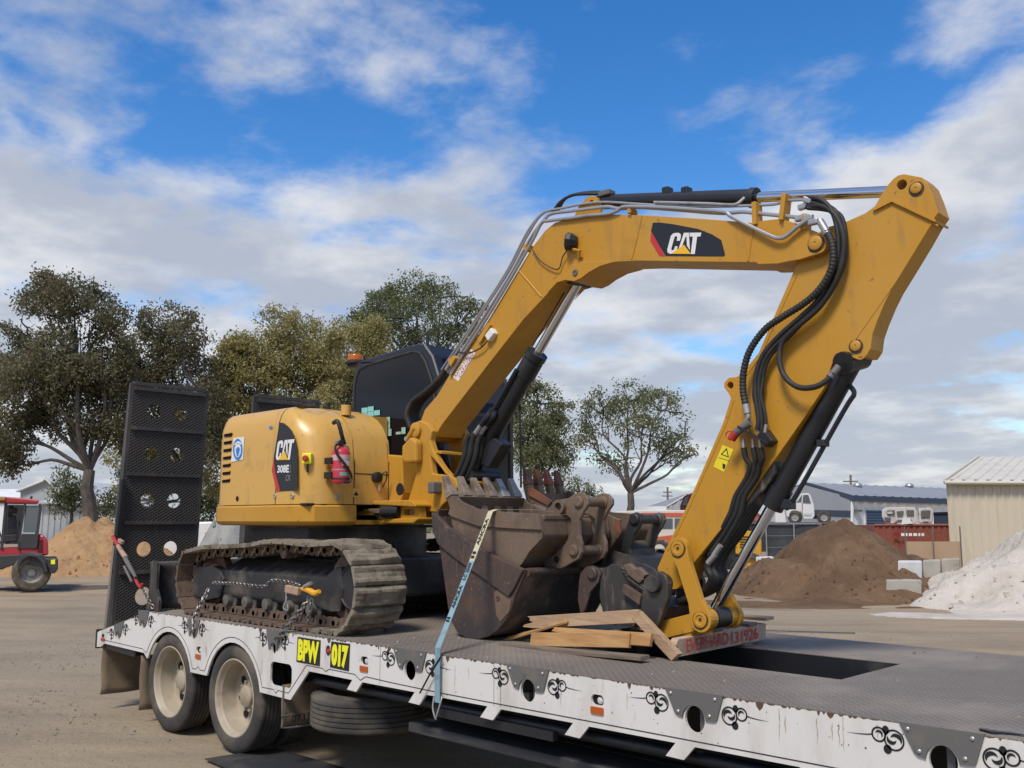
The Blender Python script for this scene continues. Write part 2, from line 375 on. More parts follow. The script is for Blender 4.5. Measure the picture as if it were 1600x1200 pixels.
# deck plate with the boom well
HX0, HX1, HY0, HY1 = 2.75, 4.645, 0.83, 1.60
def checker(col, noi, pos):
    c = mixc(mapr(noi(0.9, 6, .6, None, 1), .42, .66), (0.175, 0.153, 0.131), (0.285, 0.248, 0.205))
    c = mixc(math_n('MULTIPLY', mapr(noi(3.5, 7, .65, (1, .6, 1), 6), .5, .72), .6), c, (0.145, 0.128, 0.113))
    return mixc(math_n('MULTIPLY', mapr(noi(20, 5, .6, None, 8), .58, .75), .4), c, (0.30, 0.265, 0.22))
M_deck = mat('checker_plate', (.1, .1, .1), 0.78, 0.0, custom=checker, spec=0.3)
def add_tread(m, pitch, strength):
    """raised lozenges of rolled tread plate, alternate rows turned 90 degrees"""
    global nt
    nt = m.node_tree; b = [n for n in nt.nodes if n.type == 'BSDF_PRINCIPLED'][0]
    geo = N('ShaderNodeNewGeometry'); rot = N('ShaderNodeMapping'); rot.inputs['Rotation'].default_value = (0, 0, R(45)); rot.inputs['Scale'].default_value = (1 / pitch, 1 / pitch, 1 / pitch)
    L(geo.outputs['Position'], rot.inputs[0]); s = N('ShaderNodeSeparateXYZ'); L(rot.outputs[0], s.inputs[0])
    fx = math_n('SUBTRACT', math_n('FRACT', s.outputs[0]), .5); fy = math_n('SUBTRACT', math_n('FRACT', s.outputs[1]), .5)
    par = math_n('FLOORED_MODULO', math_n('ADD', math_n('FLOOR', s.outputs[0]), math_n('FLOOR', s.outputs[1])), 2.0)
    def lens(a, b_): return math_n('ADD', math_n('POWER', math_n('MULTIPLY', a, 2.2), 2.0), math_n('POWER', math_n('MULTIPLY', b_, 6.5), 2.0))
    d = N('ShaderNodeMix', data_type='FLOAT'); L(par, d.inputs[0]); L(lens(fx, fy), d.inputs[2]); L(lens(fy, fx), d.inputs[3])
    h = mapr(d.outputs[0], 1.15, 0.65)
    bn = N('ShaderNodeBump'); bn.inputs['Strength'].default_value = strength; bn.inputs['Distance'].default_value = 0.006; L(h, bn.inputs['Height']); L(bn.outputs[0], b.inputs['Normal'])
    bc = b.inputs['Base Color'].links[0].from_socket
    L(mixc(h, mixc(.20, bc, (0.06, 0.052, 0.046)), mixc(.28, bc, (0.36, 0.32, 0.27))), b.inputs['Base Color'])
add_tread(M_deck, 0.034, .7)
deck = MB().extrude([(-1.5, 0.0), (END, 0.0), (END, DW), (-1.5, DW)], lambda a, b: V(a, b, DZ), lambda a, b: V(a, b, DZ - 0.005), [[(HX0, HY0), (HX1, HY0), (HX1, HY1), (HX0, HY1)]]).build('deck', M_deck, trailer)
MB().add([V(-1.5, 0.0, DZ), V(-1.5, DW, DZ), V(-2.57, DW, .73), V(-2.57, 0.0, .73), V(-1.5, 0.0, DZ - .005), V(-1.5, DW, DZ - .005), V(-2.57, DW, .725), V(-2.57, 0.0, .725)],
         [(0, 1, 2, 3), (4, 7, 6, 5), (2, 6, 7, 3), (0, 3, 7, 4), (1, 5, 6, 2)]).build('tail_deck', M_deck, trailer)
mb = MB()
mb.bx(HX0, HX1, HY0 - .012, HY0 - .002, .60, DZ - .006); mb.bx(HX0, HX1, HY1 + .002, HY1 + .012, .60, DZ - .006)
mb.bx(HX0 - .012, HX0 - .002, HY0, HY1, .60, DZ - .006); mb.bx(HX1 + .002, HX1 + .012, HY0, HY1, .60, DZ - .006); mb.bx(HX0, HX1, HY0, HY1, .60, .612)
mb.build('boom_well', M_black, trailer)
mb = MB(); mb.bx(HX0, HX1, HY1 - .05, HY1 - .004, .66, .70); mb.bx(HX0 + .02, HX1 - .02, HY0 + .25, HY0 + .30, .64, .72); mb.build('well_rail', M_black, trailer)
# rusted and chipped deck edge: small flakes on the painted rail under the plate
M_rustedge = mat('rusted_edge', (0.105, 0.055, 0.03), 0.85, dirt=((0.23, 0.17, 0.11), 20, .5, .7, .7))
g = random.Random(3); mb = MB()
x = -1.45
while x < 6.6:
    wv = g.uniform(.01, .05)
    if g.random() < .8:
        d = g.uniform(.003, .013) if g.random() < .85 else g.uniform(.015, .04)
        mb.add([V(x, -.0012, DZ - .004), V(x + wv, -.0012, DZ - .004), V(x + wv * .8, -.0012, DZ - .004 - d * .6), V(x + wv * .45, -.0012, DZ - .004 - d), V(x + wv * .1, -.0012, DZ - .004 - d * .5)], [(0, 1, 2, 3, 4)])
    x += wv * g.uniform(.9, 1.8)
for i in range(70):
    cx, cz, r = g.uniform(.9, 6.5), g.uniform(.75, .97), g.uniform(.0015, .0045)
    mb.add([V(cx + r * math.cos(a) * g.uniform(.6, 1.4), -.0012, cz + r * math.sin(a) * g.uniform(.6, 1.4)) for a in (0, 1.2, 2.4, 3.6, 4.9)], [(0, 1, 2, 3, 4)])
tag(mb.build('rust_chips', M_rustedge, trailer), kind='stuff')
# long rust runs below the deck edge
M_run = mat('rust_run', (0.34, 0.26, 0.18), 0.8, dirt=((0.60, 0.57, 0.5), 30, .4, .6, .8))
mb = MB()
for cx in (4.75, 4.78, 4.93, 5.0, 5.03, 5.05, 3.9, 2.6, 3.45, 5.2, 1.25, 2.72):
    h = g.uniform(.05, .16); z0 = DZ - g.uniform(.01, .06); pts = [V(cx + g.uniform(-.003, .003), -.0008, z0 - h * i / 6) for i in range(7)]
    mb.ribbon(pts, [.003, .006, .005, .006, .004, .003, .001], (0, -1, 0))
tag(mb.build('rust_streaks', M_run, trailer), kind='stuff')
# grey pocket plates with bolts and posts inside the openings
def pocket_plate(x, z, big=True):
    if big:
        pts = [(x - .165, DZ + .003), (x + .165, DZ + .003), (x + .125, .868), (x + .105, .862), (x + .066, .862)] + arch(x, .858, .066, 0, 180, 10) + [(x - .066, .862), (x - .095, .866), (x - .11, .878)]
        pl = MB().prism(pts, -.010, -.001).build('pocket_plate', M_greypl, trailer)
        for bx_, bz in ((x - .13, .965), (x + .12, .965), (x - .088, .885), (x + .088, .885)):
            MB().lathe((bx_, -.010, bz), (0, -1, 0), [(.009, 0), (.009, .003), (.005, .006), (0, .006)], 10).build('bolt', M_steel, pl)
        MB().bx(x - .004, x + .028, .05, .075, .74, .97).build('pocket_post', M_greypl, trailer)
    else:
        pts = [(x - .105, z + .118), (x + .115, z + .128), (x + .075, z + .02), (x + .05, z - .02), (x + .036, z - .01)] + arch(x, z, .036, 0, 180, 8) + [(x - .036, z - .01), (x - .06, z - .02)]
        MB().prism(pts, -.008, -.001).build('pocket_plate', M_greypl, trailer)
for p in pockets: pocket_plate(p, .858)
for p, z in ((-1.614, 0.866), (-0.671, 0.853), (0.582, 0.857)): pocket_plate(p, z, False)
pts = [(-2.225, .81), (-2.01, .866), (-2.05, .76), (-2.07, .715)] + arch(-2.125, .725, .036, 0, 180, 8) + [(-2.165, .715), (-2.19, .72)]
MB().prism(pts, -.008, -.001).build('pocket_plate', M_greypl, trailer)
# painted scrolls beside each pocket plate
def scroll(x, z, sgn, s, squash=1.0):
    mb = MB()
    def q(u, v): return V(x + sgn * u * s * squash, -.0022, z + v * s)
    def ring(cu, cv, r, wd, a0=0, a1=360, k=22, taper=False):
        pts = [q(cu + r * math.cos(R(a0 + (a1 - a0) * i / k)), cv + r * math.sin(R(a0 + (a1 - a0) * i / k))) for i in range(k + 1)]
        mb.ribbon(pts, [wd * s * (math.sin(math.pi * i / k) if taper else 1) + .0006 for i in range(k + 1)], (0, -1, 0))
    ring(.30, 0, .27, .045); ring(.74, .10, .19, .045)
    ring(.26, -.02, .16, .11, 30, 200, 14, True); ring(.36, .05, .13, .10, 200, 380, 14, True); ring(.74, .09, .10, .07, 20, 220, 12, True)
    for cu, cv, ru, rv in ((.53, .25, .10, .12), (.50, -.27, .12, .13)):
        mb.add([q(a, b) for a, b in circ(cu, cv, ru, 12, rv)], [tuple(range(12))])
    mb.ribbon([q(.92, .08), q(1.1, .05), q(1.35, .03), q(1.7, .02)], [.035 * s, .03 * s, .02 * s, .004 * s], (0, -1, 0))
    mb.build('scroll_emblem', M_decalblk, trailer)
for p in pockets:
    scroll(p + .148, .900, 1, .145); scroll(p - .148, .910, -1, .145)
for p, z in ((-2.125, .745), (-1.614, .90), (-.671, .90), (.582, .905)):
    scroll(p + .10, z + (.045 if p < -2 else 0), 1, .15, .7); scroll(p - .10, z - (.02 if p < -2 else 0), -1, .15, .7)
# black pinstripe
for pts in ([(-2.47, .655), (-1.6, .648), (-1.53, .62), (-1.50, .64)] + list(reversed(arch(-1.097, .41, .468, 22, 150, 16))) + [(-.662, .575), (-.60, .575), (-.56, .60), (-.52, .575), (-.455, .577)] + list(reversed(arch(-.007, .415, .466, 20, 158, 16))) +
            [(.44, .552), (.60, .555), (.63, .53), (.66, .555), (.80, .553), (1.02, .772), (1.22, .772), (1.26, .755), (1.30, .774), (1.6, .772), (1.66, .74), (1.72, .77), (2.0, .763)] + [(2 + .5 * i, .757) for i in range(1, 16)],):
    MB().ribbon([V(a, -.002, b) for a, b in pts], .005, (0, -1, 0)).build('pinstripe', M_decalblk, trailer)
# vertical panel joints
for x in (1.87, 2.99, 2.935):
    MB().ribbon([V(x, -.0015, .74), V(x, -.0015, .975)], .003, (0, -1, 0)).build('panel_joint', M_greypl, trailer)
# side lamps and reflectors
for x, z, red in lampspots:
    lm = MB().prism(rrect(x - .04, x + .04, z - .022, z + .028, .022), .020, .028).build('lamp_recess', M_dark, trailer)
    MB().lathe((x + .008, .019, z), (0, -1, 0), [(.02, 0), (.018, .008), (.01, .013), (0, .014)], 12).build('lamp_lens', M_lamp, lm)
    MB().prism(rrect(x - .042, x + .042, z - .068, z - .032, .004, 2), -.008, -.001).build('reflector', M_amber, trailer)
MB().prism(rrect(-2.50, -2.42, .645, .67, .004, 2), -.008, -.001).build('reflector', M_redpl, trailer)
MB().prism(rrect(-2.485, -2.44, .678, .71, .016), -.006, -.001).build('tail_marker_lamp', M_dark, trailer)
lm = MB().prism(circ(1.285, .90, .024, 16, .034), -.005, -.001).build('marker_lamp', M_decalblk, trailer)
MB().lathe((1.297, -.005, .897), (0, -1, 0), [(.017, 0), (.014, .008), (0, .011)], 12).build('lamp_lens', M_redpl, lm)
# fleet number plates
def numplate(txt, q, off, pad):
    tl, tr, br, bl = [at(a, b, -.003) for a, b in q]
    mb = MB(); mb.add([tl, tr, br, bl], [(0, 1, 2, 3)]); pl = mb.build('number_plate', M_decalblk, trailer)
    def mixp(u, v): return (bl * (1 - u) + br * u) * (1 - v) + (tl * (1 - u) + tr * u) * v
    lettering('number', txt, mixp(pad, .93), mixp(1 - pad, .93), mixp(pad, .07), mixp(1 - pad, .07), M_signyel, pl, off)
numplate('BPW', ((465, 995), (501, 1000.5), (499.5, 1041), (463, 1034)), .058, .05)
numplate('017', ((517.5, 1002), (547, 1006), (545, 1049), (515.5, 1042.5)), .075, .06)
# chassis below the deck
mb = MB()
for y in (.70, 1.72): mb.bx(-2.2, END, y - .07, y + .07, .84, .865); mb.bx(-2.2, END, y - .008, y + .008, .50, .84); mb.bx(-2.2, END, y - .07, y + .07, .48, .50)
mb.build('chassis_beam', M_black, trailer)
for x in [1.2 + 0.655 * i for i in range(12)] + [-.55, -1.6]:
    MB().bx(x - .03, x + .03, .02, DW - .02, .76, .84).build('cross_member', M_black, trailer)
MB().cyl((1.0, .10, .655), (END, .10, .655), .032, n=14).build('tie_rail', M_black, trailer, smooth=True)
MB().bx(2.35, 3.35, .045, .09, .60, .652).build('rail_bracket', M_black, trailer)
mb = MB(); mb.prism([(-2.46, .618), (-1.8, .612), (-1.8, .56), (-1.84, .55), (-2.42, .565)], .02, .09); mb.build('tail_buffer', M_black, trailer, bevel=.012)
MB().bx(-2.64, -2.605, .0, DW, .56, .74).build('tail_beam', M_black, trailer)
# mudflaps
def flap(x, y0, y1, z0, z1, rim=False, sway=.03):
    rows = [[V(x + sway * math.sin(i * .9 + j * .5) * (1 - i / 8), y0 + (y1 - y0) * j / 8, z0 + (z1 - z0) * i / 8) for j in range(9)] for i in range(9)]
    f = MB().grid(rows).build('mudflap', M_flap, trailer, smooth=True, solid=.01)
    if rim:
        MB().tube(catmull([V(x + .02, y0 - .005, z1), V(x + .02, y0 - .005, z0 + .05), V(x + .02, y0 + .04, z0 - .005), V(x + .02, y1 - .04, z0 - .005), V(x + .02, y1 + .005, z0 + .05), V(x + .02, y1 + .005, z1)], 6), .007, 8).build('flap_frame', M_greypl, f, smooth=True)
        MB().tube([V(x + .025, y0 - .02, z0 + .085), V(x + .025, y1 + .02, z0 + .085)], .005, 6).build('flap_bar', M_greypl, f)
        lettering('flap_lettering', '0731955118', V(x + .012, y0 + .07, z0 + .075), V(x + .012, y1 - .03, z0 + .075), V(x + .012, y0 + .07, z0 + .03), V(x + .012, y1 - .03, z0 + .03), M_decalblk, f, 0, (.012, 0, 0))
flap(-2.5, .02, .50, .135, .60); flap(-1.66, .02, .55, .10, .58); flap(.72, -.0, .52, .30, .60, True, .008)
flap(-2.5, DW - .50, DW - .02, .135, .60); flap(.72, DW - .52, DW, .30, .60)
# wheels
TR = .415
def tyre_prof(w, r):
    p = [(.285, -w * .40), (.30, -w * .46), (.33, -w * .50), (.37, -w * .50), (r - .02, -w * .46), (r - .006, -w * .42)]
    ribs = 6; tw = w * .80
    for i in range(ribs):
        a = -tw / 2 + tw * i / ribs; b = a + tw / ribs
        p += [(r - .001, a + .004), (r, (a + b) / 2), (r - .001, b - .004)]
        if i < ribs - 1: p += [(r - .013, b - .003), (r - .013, b + .003)]
    p += [(r - .006, w * .42), (r - .02, w * .46), (.37, w * .50), (.33, w * .50), (.30, w * .46), (.285, w * .40)]
    return p
def wheel(x, y0, side, parent=trailer, z=TR):
    """side = -1: outer face towards -Y; y0 is the outer face"""
    w = .245; yc = y0 - side * w / 2
    e = bpy.data.objects.new('wheel', None); COL.objects.link(e); e.parent = parent; WO[e.name] = V(x, yc, z); e.location = V(x, yc, z) - WO[parent.name]; e.empty_display_size = .1
    MB().lathe((x, yc, z), (0, 1, 0), tyre_prof(w, TR), 56).build('tyre', M_tyre, e, smooth=True, angle=30)
    a = (0, side, 0); c = V(x, yc, z)
    MB().lathe(c, a, [(.287, .10), (.300, .108), (.300, .114), (.292, .117), (.284, .112), (.277, .100), (.272, .085), (.262, .07), (.258, -.02), (.250, -.05), (.225, -.062), (.135, -.068), (.13, -.06)], 48).build('rim', M_rim, e, smooth=True, angle=30)
    h = MB().lathe(c, a, [(.132, -.062), (.128, -.03), (.10, -.02), (.085, -.018), (.083, .012), (.07, .022), (0, .024)], 24).build('hub', M_rim, e, smooth=True)
    for i in range(8):
        t = 2 * math.pi * i / 8 + .2
        MB().lathe(c + V(.185 * math.cos(t), side * -.058, .185 * math.sin(t)), a, [(.032, .0), (.032, .004), (0, .004)], 12).build('hand_hole', M_dark, e)
    for i in range(10):
        t = 2 * math.pi * i / 10
        MB().cyl(c + V(.112 * math.cos(t), side * -.03, .112 * math.sin(t)), c + V(.112 * math.cos(t), side * .0, .112 * math.sin(t)), .011, n=6).build('wheel_nut', M_rim, e)
    return e
for ax in (-1.097, -.007):
    wheel(ax, .012, -1); wheel(ax, .315, 1 if False else -1); wheel(ax, DW - .012, 1); wheel(ax, DW - .315, 1)
    MB().cyl((ax, .3, TR), (ax, DW - .3, TR), .065, n=14).build('axle', M_black, trailer, smooth=True)
# ramps
def ramp_col(col, noi, pos): return mixc(math_n('MULTIPLY', mapr(noi(1.3, 6, .65, (1, 2.2, .7), 2), .47, .72), .75), col, (0.14, 0.115, 0.092))
M_ramp = mat('ramp_steel', (0.042, 0.041, 0.042), 0.55, custom=ramp_col)
M_mesh = mat('ramp_mesh', (0.065, 0.060, 0.056), 0.6, custom=ramp_col)
def add_mesh_relief(m, pitch):
    global nt
    nt = m.node_tree; b = [n for n in nt.nodes if n.type == 'BSDF_PRINCIPLED'][0]
    geo = N('ShaderNodeNewGeometry'); s = N('ShaderNodeSeparateXYZ'); L(geo.outputs['Position'], s.inputs[0])
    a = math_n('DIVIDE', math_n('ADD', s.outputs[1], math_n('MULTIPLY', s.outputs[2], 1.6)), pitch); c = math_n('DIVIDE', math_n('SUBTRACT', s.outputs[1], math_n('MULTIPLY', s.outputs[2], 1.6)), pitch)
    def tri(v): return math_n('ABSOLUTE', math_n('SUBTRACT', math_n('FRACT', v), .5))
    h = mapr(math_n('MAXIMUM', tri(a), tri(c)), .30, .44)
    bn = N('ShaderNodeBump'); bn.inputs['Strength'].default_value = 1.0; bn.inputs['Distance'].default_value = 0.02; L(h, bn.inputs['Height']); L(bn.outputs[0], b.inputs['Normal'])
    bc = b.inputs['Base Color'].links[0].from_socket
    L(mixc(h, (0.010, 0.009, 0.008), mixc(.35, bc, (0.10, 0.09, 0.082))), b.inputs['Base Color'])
add_mesh_relief(M_mesh, .05)
def ramp(y0, y1, label):
    zt, zb = 3.17, .74; zs = [3.12, 2.72, 2.26, 1.775, 1.285, .80]
    def xz(z): return -2.53 + .13 * (z - zb) / (zt - zb)
    rp = None
    for k, (ya, yb) in enumerate(((y0, y0 + .035), (y1 - .035, y1))):
        o = MB().extrude([(xz(zb) - .11, zb), (xz(zb), zb), (xz(zt), zt), (xz(zt) - .03, zt), (xz(1.9) - .11, 1.9)], lambda a, b: V(a, ya, b), lambda a, b: V(a, yb, b))
        if rp is None: rp = o.build('ramp', M_ramp, trailer)
        else: o.build('ramp_side', M_ramp, rp)
    if label: rp['label'] = label
    for z in zs + [zt - .0]:
        MB().bx(xz(z) - .05, xz(z) + .018, y0 + .035, y1 - .035, z - .018, z + .018).build('cross_bar', M_ramp, rp)
    for i in range(5):
        za, zb2 = zs[i + 1] + .018, zs[i] - .018; zc = (za + zb2) / 2
        hs = [circ(y0 + .27, zc - .02, .075, 18), circ(y0 + .55, zc - .02, .075, 18)]
        if i == 4: hs = [circ(y0 + .30, zc + .0, .085, 18, .09)]
        MB().extrude([(y0 + .035, za), (y1 - .035, za), (y1 - .035, zb2), (y0 + .035, zb2)], lambda a, b: V(xz(b), a, b), lambda a, b: V(xz(b) - .012, a, b), hs).build('mesh_panel', M_mesh, rp)
    return rp
r1 = ramp(.10, .95, None); r2 = ramp(1.49, 2.36, None)
MB().cyl((-2.56, .055, .74), (-2.475, .075, 1.78), .016, n=10).build('gas_strut_rod', M_chrome, trailer, smooth=True)
MB().cyl((-2.475, .075, 1.55), (-2.42, .085, 2.2), .026, n=10).build('gas_strut', M_black, trailer, smooth=True)

# spare wheel slung under the deck
sp_c = V(1.245, .42, .46)
spare = thing('spare_wheel', (sp_c.x, sp_c.y, sp_c.z - .12), 'dusty spare wheel slung flat beneath the trailer deck', 'wheel')
MB().lathe(sp_c, (0, 0, 1), tyre_prof(.25, .44), 60).build('tyre', M_tyre, spare, smooth=True, angle=30)
MB().lathe(sp_c, (0, 0, 1), [(.29, .10), (.30, .108), (.292, .112), (.275, .10), (.26, .02), (.24, -.03), (.13, -.04), (.0, -.04)], 40).build('rim', M_rim, spare, smooth=True)
MB().cyl((1.245, .42, .42), (1.245, .42, .80), .02, n=8).build('carrier_bolt', M_black, spare)

# dark sheet on the ground and boards stowed under the deck
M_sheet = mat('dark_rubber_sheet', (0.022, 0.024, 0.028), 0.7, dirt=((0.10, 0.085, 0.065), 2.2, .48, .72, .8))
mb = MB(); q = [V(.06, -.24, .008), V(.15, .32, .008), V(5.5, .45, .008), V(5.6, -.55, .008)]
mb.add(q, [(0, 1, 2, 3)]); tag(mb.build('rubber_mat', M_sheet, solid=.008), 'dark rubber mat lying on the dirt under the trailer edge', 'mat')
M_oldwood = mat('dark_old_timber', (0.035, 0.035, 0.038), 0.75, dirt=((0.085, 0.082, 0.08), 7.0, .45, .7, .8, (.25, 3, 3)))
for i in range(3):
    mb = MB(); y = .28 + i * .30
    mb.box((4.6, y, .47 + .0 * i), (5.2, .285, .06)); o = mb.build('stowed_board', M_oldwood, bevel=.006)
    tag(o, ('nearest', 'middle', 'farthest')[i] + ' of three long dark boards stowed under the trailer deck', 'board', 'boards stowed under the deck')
# ================================================================== excavator
M_glass = mat('tinted_glass', (0.006, 0.007, 0.011), 0.05, spec=0.28)
M_shoe = mat('muddy_track_shoe', (0.24, 0.21, 0.155), 0.95, dirt=((0.11, 0.088, 0.066), 7.0, .42, .62, .85), dirt2=((0.32, 0.28, 0.21), 25, .55, .75, .6), bump=(70, .9, .01))
M_under = mat('undercarriage_black', (0.024, 0.024, 0.026), 0.55, dirt=((0.15, 0.13, 0.10), 3.0, .45, .72, .75))
M_wear = mat('worn_grey_black', (0.040, 0.036, 0.033), 0.5, dirt=((0.19, 0.155, 0.125), 9.0, .52, .72, .8, (2.5, 2.5, .6)), bump=(30, .4, .006))
exc = thing('excavator', (0.1, 1.21, DZ), 'yellow tracked excavator with folded boom standing on the low-loader deck', 'excavator')

# ---- tracks
TP = [(-1.0, 1.545), (-.7, 1.585), (-.3, 1.60), (.0, 1.615), (.3, 1.648), (.55, 1.648), (.85, 1.635), (1.16, 1.648)]
TP += [(1.16 + .335 * math.sin(R(a)), 1.313 + .335 * math.cos(R(a))) for a in range(15, 166, 15)] + [(1.10, DZ + .002), (.6, DZ), (.1, DZ), (-.4, DZ), (-.80, DZ + .002)]
TP += [(-.875 - .305 * math.sin(R(a)), 1.292 - .305 * math.cos(R(a))) for a in range(15, 150, 15)]
loop = catmull([V(a, 0, b) for a, b in TP + TP[:1]], 8)
seglen = [(loop[i + 1] - loop[i]).length for i in range(len(loop) - 1)]; total = sum(seglen)
NSH = round(total / .160); pitch = total / NSH
def along(s):
    s %= total
    for i, l in enumerate(seglen):
        if s <= l: return loop[i].lerp(loop[i + 1], s / l), (loop[i + 1] - loop[i]).normalized()
        s -= l
    return loop[0], V(1, 0, 0)
def shoe_mesh(seed, mud):
    g = random.Random(seed); mb = MB(); nx, ny = 9, 9; L_, W_ = pitch * .87, .45
    fill = .009 * min(1, mud); gro = {0: .0, 1: .016, 2: .016, 3: fill, 4: fill + .002, 5: fill, 6: .014, 7: .015, 8: -.004}
    rows = []
    for i in range(nx):
        rr = []
        for j in range(ny):
            x = (i / (nx - 1) - .5) * L_; y = (j / (ny - 1) - .5) * W_
            z = gro[i] + (mud * max(0, noise.noise(V(x * 14 + seed * 3, y * 9, seed)) + .15) * .026 if 0 < j < ny - 1 and 0 < i < nx - 1 else 0)
            rr.append(V(x, y, z))
        rows.append(rr)
    mb.grid(rows); k = nx * ny
    lo = [[V(r[0].x, r[0].y, -.016), V(r[-1].x, r[-1].y, -.016)] for r in (rows[0], rows[-1])]
    edge = [r[0] for r in rows] + rows[-1][1:] + [r[-1] for r in reversed(rows[:-1])] + list(reversed(rows[0][1:-1]))
    low = [V(v.x, v.y, -.018) for v in edge]; n = len(edge)
    mb.add(edge + low, [(i, (i + 1) % n, n + (i + 1) % n, n + i) for i in range(n)] + [tuple(range(n, 2 * n))])
    return mb
def link_mesh():
    mb = MB(); h = pitch / 2
    for y in (-.07, .07):
        mb.prism([(-h * .98, -.022), (h * .98, -.022), (h * 1.05, -.045), (h * .8, -.085), (h * .2, -.095), (-h * .1, -.075), (-h * .5, -.095), (-h * .95, -.08)], y - .018, y + .018)
    mb.cyl((h * .7, -.10, -.065), (h * .7, .10, -.065), .018, n=8); mb.cyl((-h * .55, -.088, -.05), (-h * .55, .088, -.05), .022, n=8)
    return mb
mud_protos = []; 
def make_track(y0, first):
    yc = y0 + .225
    fr = MB()
    fr.extrude([(.135 - .225, 1.17), (.135 - .225, 1.375), (.30 - .225, 1.475), (.36 - .225, 1.475), (.36 - .225, 1.15), (.16 - .225, 1.15)], lambda a, b: V(-.58, yc + a, b), lambda a, b: V(.97, yc + a, b))
    tk = fr.build('track_frame', M_under, exc, bevel=.012)
    s = -1 if first else 1
    MB().prism(P([(303, 886), (335, 884), (346, 893), (352, 905), (345, 933), (322, 938), (304, 930)], yc - .10), yc - .115, yc + .10).build('idler_guard', M_under, tk, bevel=.012)
    MB().prism([(.72, 1.17), (.96, 1.40), (1.06, 1.455), (1.12, 1.46), (1.16, 1.3), (1.12, 1.14), (.98, 1.13)], yc - .095, yc + .12).build('motor_guard', M_under, tk, bevel=.012)
    MB().lathe((1.262, yc - .08, 1.318), (0, -1, 0), [(.185, -.10), (.185, -.02), (.17, .0), (.155, .012), (.150, .012), (.145, .004), (.0, .004)], 36).build('final_drive', M_under, tk, smooth=True)
    MB().lathe((1.19, yc, 1.315), (0, -1, 0), [(.0, -.05), (.26, -.04), (.265, .0), (.26, .04), (0, .05)], 30).build('sprocket', M_trackst, tk, smooth=True)
    MB().lathe((-.86, yc, 1.30), (0, -1, 0), [(.0, -.09), (.12, -.09), (.15, -.04), (.235, -.035), (.24, .035), (.15, .04), (.135, .09), (.125, .10), (.11, .09), (0, .085)], 30).build('idler', mat('rust_red_idler', (0.12, 0.055, 0.035), .75, dirt=((.06, .04, .03), 8, .45, .7, .7)), tk, smooth=True)
    for x in (-.47, -.16, .15, .46, .77):
        MB().lathe((x, yc, 1.135), (0, -1, 0), [(0, -.11), (.045, -.11), (.05, -.07), (.075, -.065), (.08, .05), (.09, .055), (.09, .07), (.05, .075), (.045, .125), (.03, .13), (0, .13)], 18).build('roller', mat('roller_grey', (.13, .12, .105), .7, dirt=((.05, .045, .04), 9, .45, .7, .7)), tk, smooth=True)
    MB().lathe((.36, yc, 1.555), (0, -1, 0), [(0, -.08), (.05, -.08), (.055, .0), (.035, .02), (.055, .04), (.055, .10), (0, .10)], 16).build('carrier_roller', M_trackst, tk, smooth=True)
    if not mud_protos:
        for k in range(7): mud_protos.append(shoe_mesh(k + 1, (.2, .35, .5, .9, 1.2, 1.5, 1.3)[k]).build('track_shoe', M_shoe if k > 1 else M_trackst, None, smooth=True, origin=(0, 0, 0), angle=14))
        mud_protos.append(link_mesh().build('track_link', M_trackst, None, origin=(0, 0, 0)))
        for m_ in mud_protos: COL.objects.unlink(m_)
    for i in range(NSH):
        p, t = along(i * pitch + .03); ang = math.atan2(-t.z, t.x); front = p.x > .95
        top_ = p.z > 1.5
        k = (3 + i % 4) if front else ((i * 3) % 3 + (2 if top_ else 0)) % 5
        n_ = V(t.z * -1, 0, t.x)
        copy_part(mud_protos[k], tk, V(p.x, yc, p.z) - n_ * .016 if False else V(p.x, yc, p.z) + V(-math.sin(ang), 0, -math.cos(ang)) * .014, (0, ang, 0))
        copy_part(mud_protos[7], tk, V(p.x, yc, p.z) + V(-math.sin(ang), 0, -math.cos(ang)) * .014, (0, ang, 0))
    return tk
make_track(.07, True); make_track(1.92, False)
mb = MB(); mb.bx(-.45, .75, .42, 2.0, 1.17, 1.50); mb.build('car_body', M_under, exc, bevel=.03)
MB().cyl((.1, 1.21, 1.50), (.1, 1.21, 1.76), .52, n=36).build('swing_bearing', M_under, exc, smooth=True)
for y in (.62, 1.80): MB().prism([(-.40, 1.42), (-1.35, 1.20), (-1.42, 1.10), (-1.35, 1.05), (-.40, 1.2)], y - .07, y + .07).build('blade_arm', M_under, exc, bevel=.01)
# dozer blade behind the tracks
rows = [[V(-1.50 - .10 * math.cos(R(t)), y, DZ + .012 + .43 * (i / 8)) for i, t in enumerate(range(-60, 61, 15))] for y in (.03, 2.39)]
bl = MB().grid(rows).build('blade', M_under, exc, smooth=True, solid=.03)
for y in (.02, 2.375): MB().prism([(-1.62, DZ + .01), (-1.37, DZ + .01), (-1.37, DZ + .10), (-1.44, DZ + .2), (-1.44, DZ + .43), (-1.50, DZ + .45), (-1.59, DZ + .44), (-1.56, DZ + .3)], y, y + .025).build('blade_end', M_wear, bl)

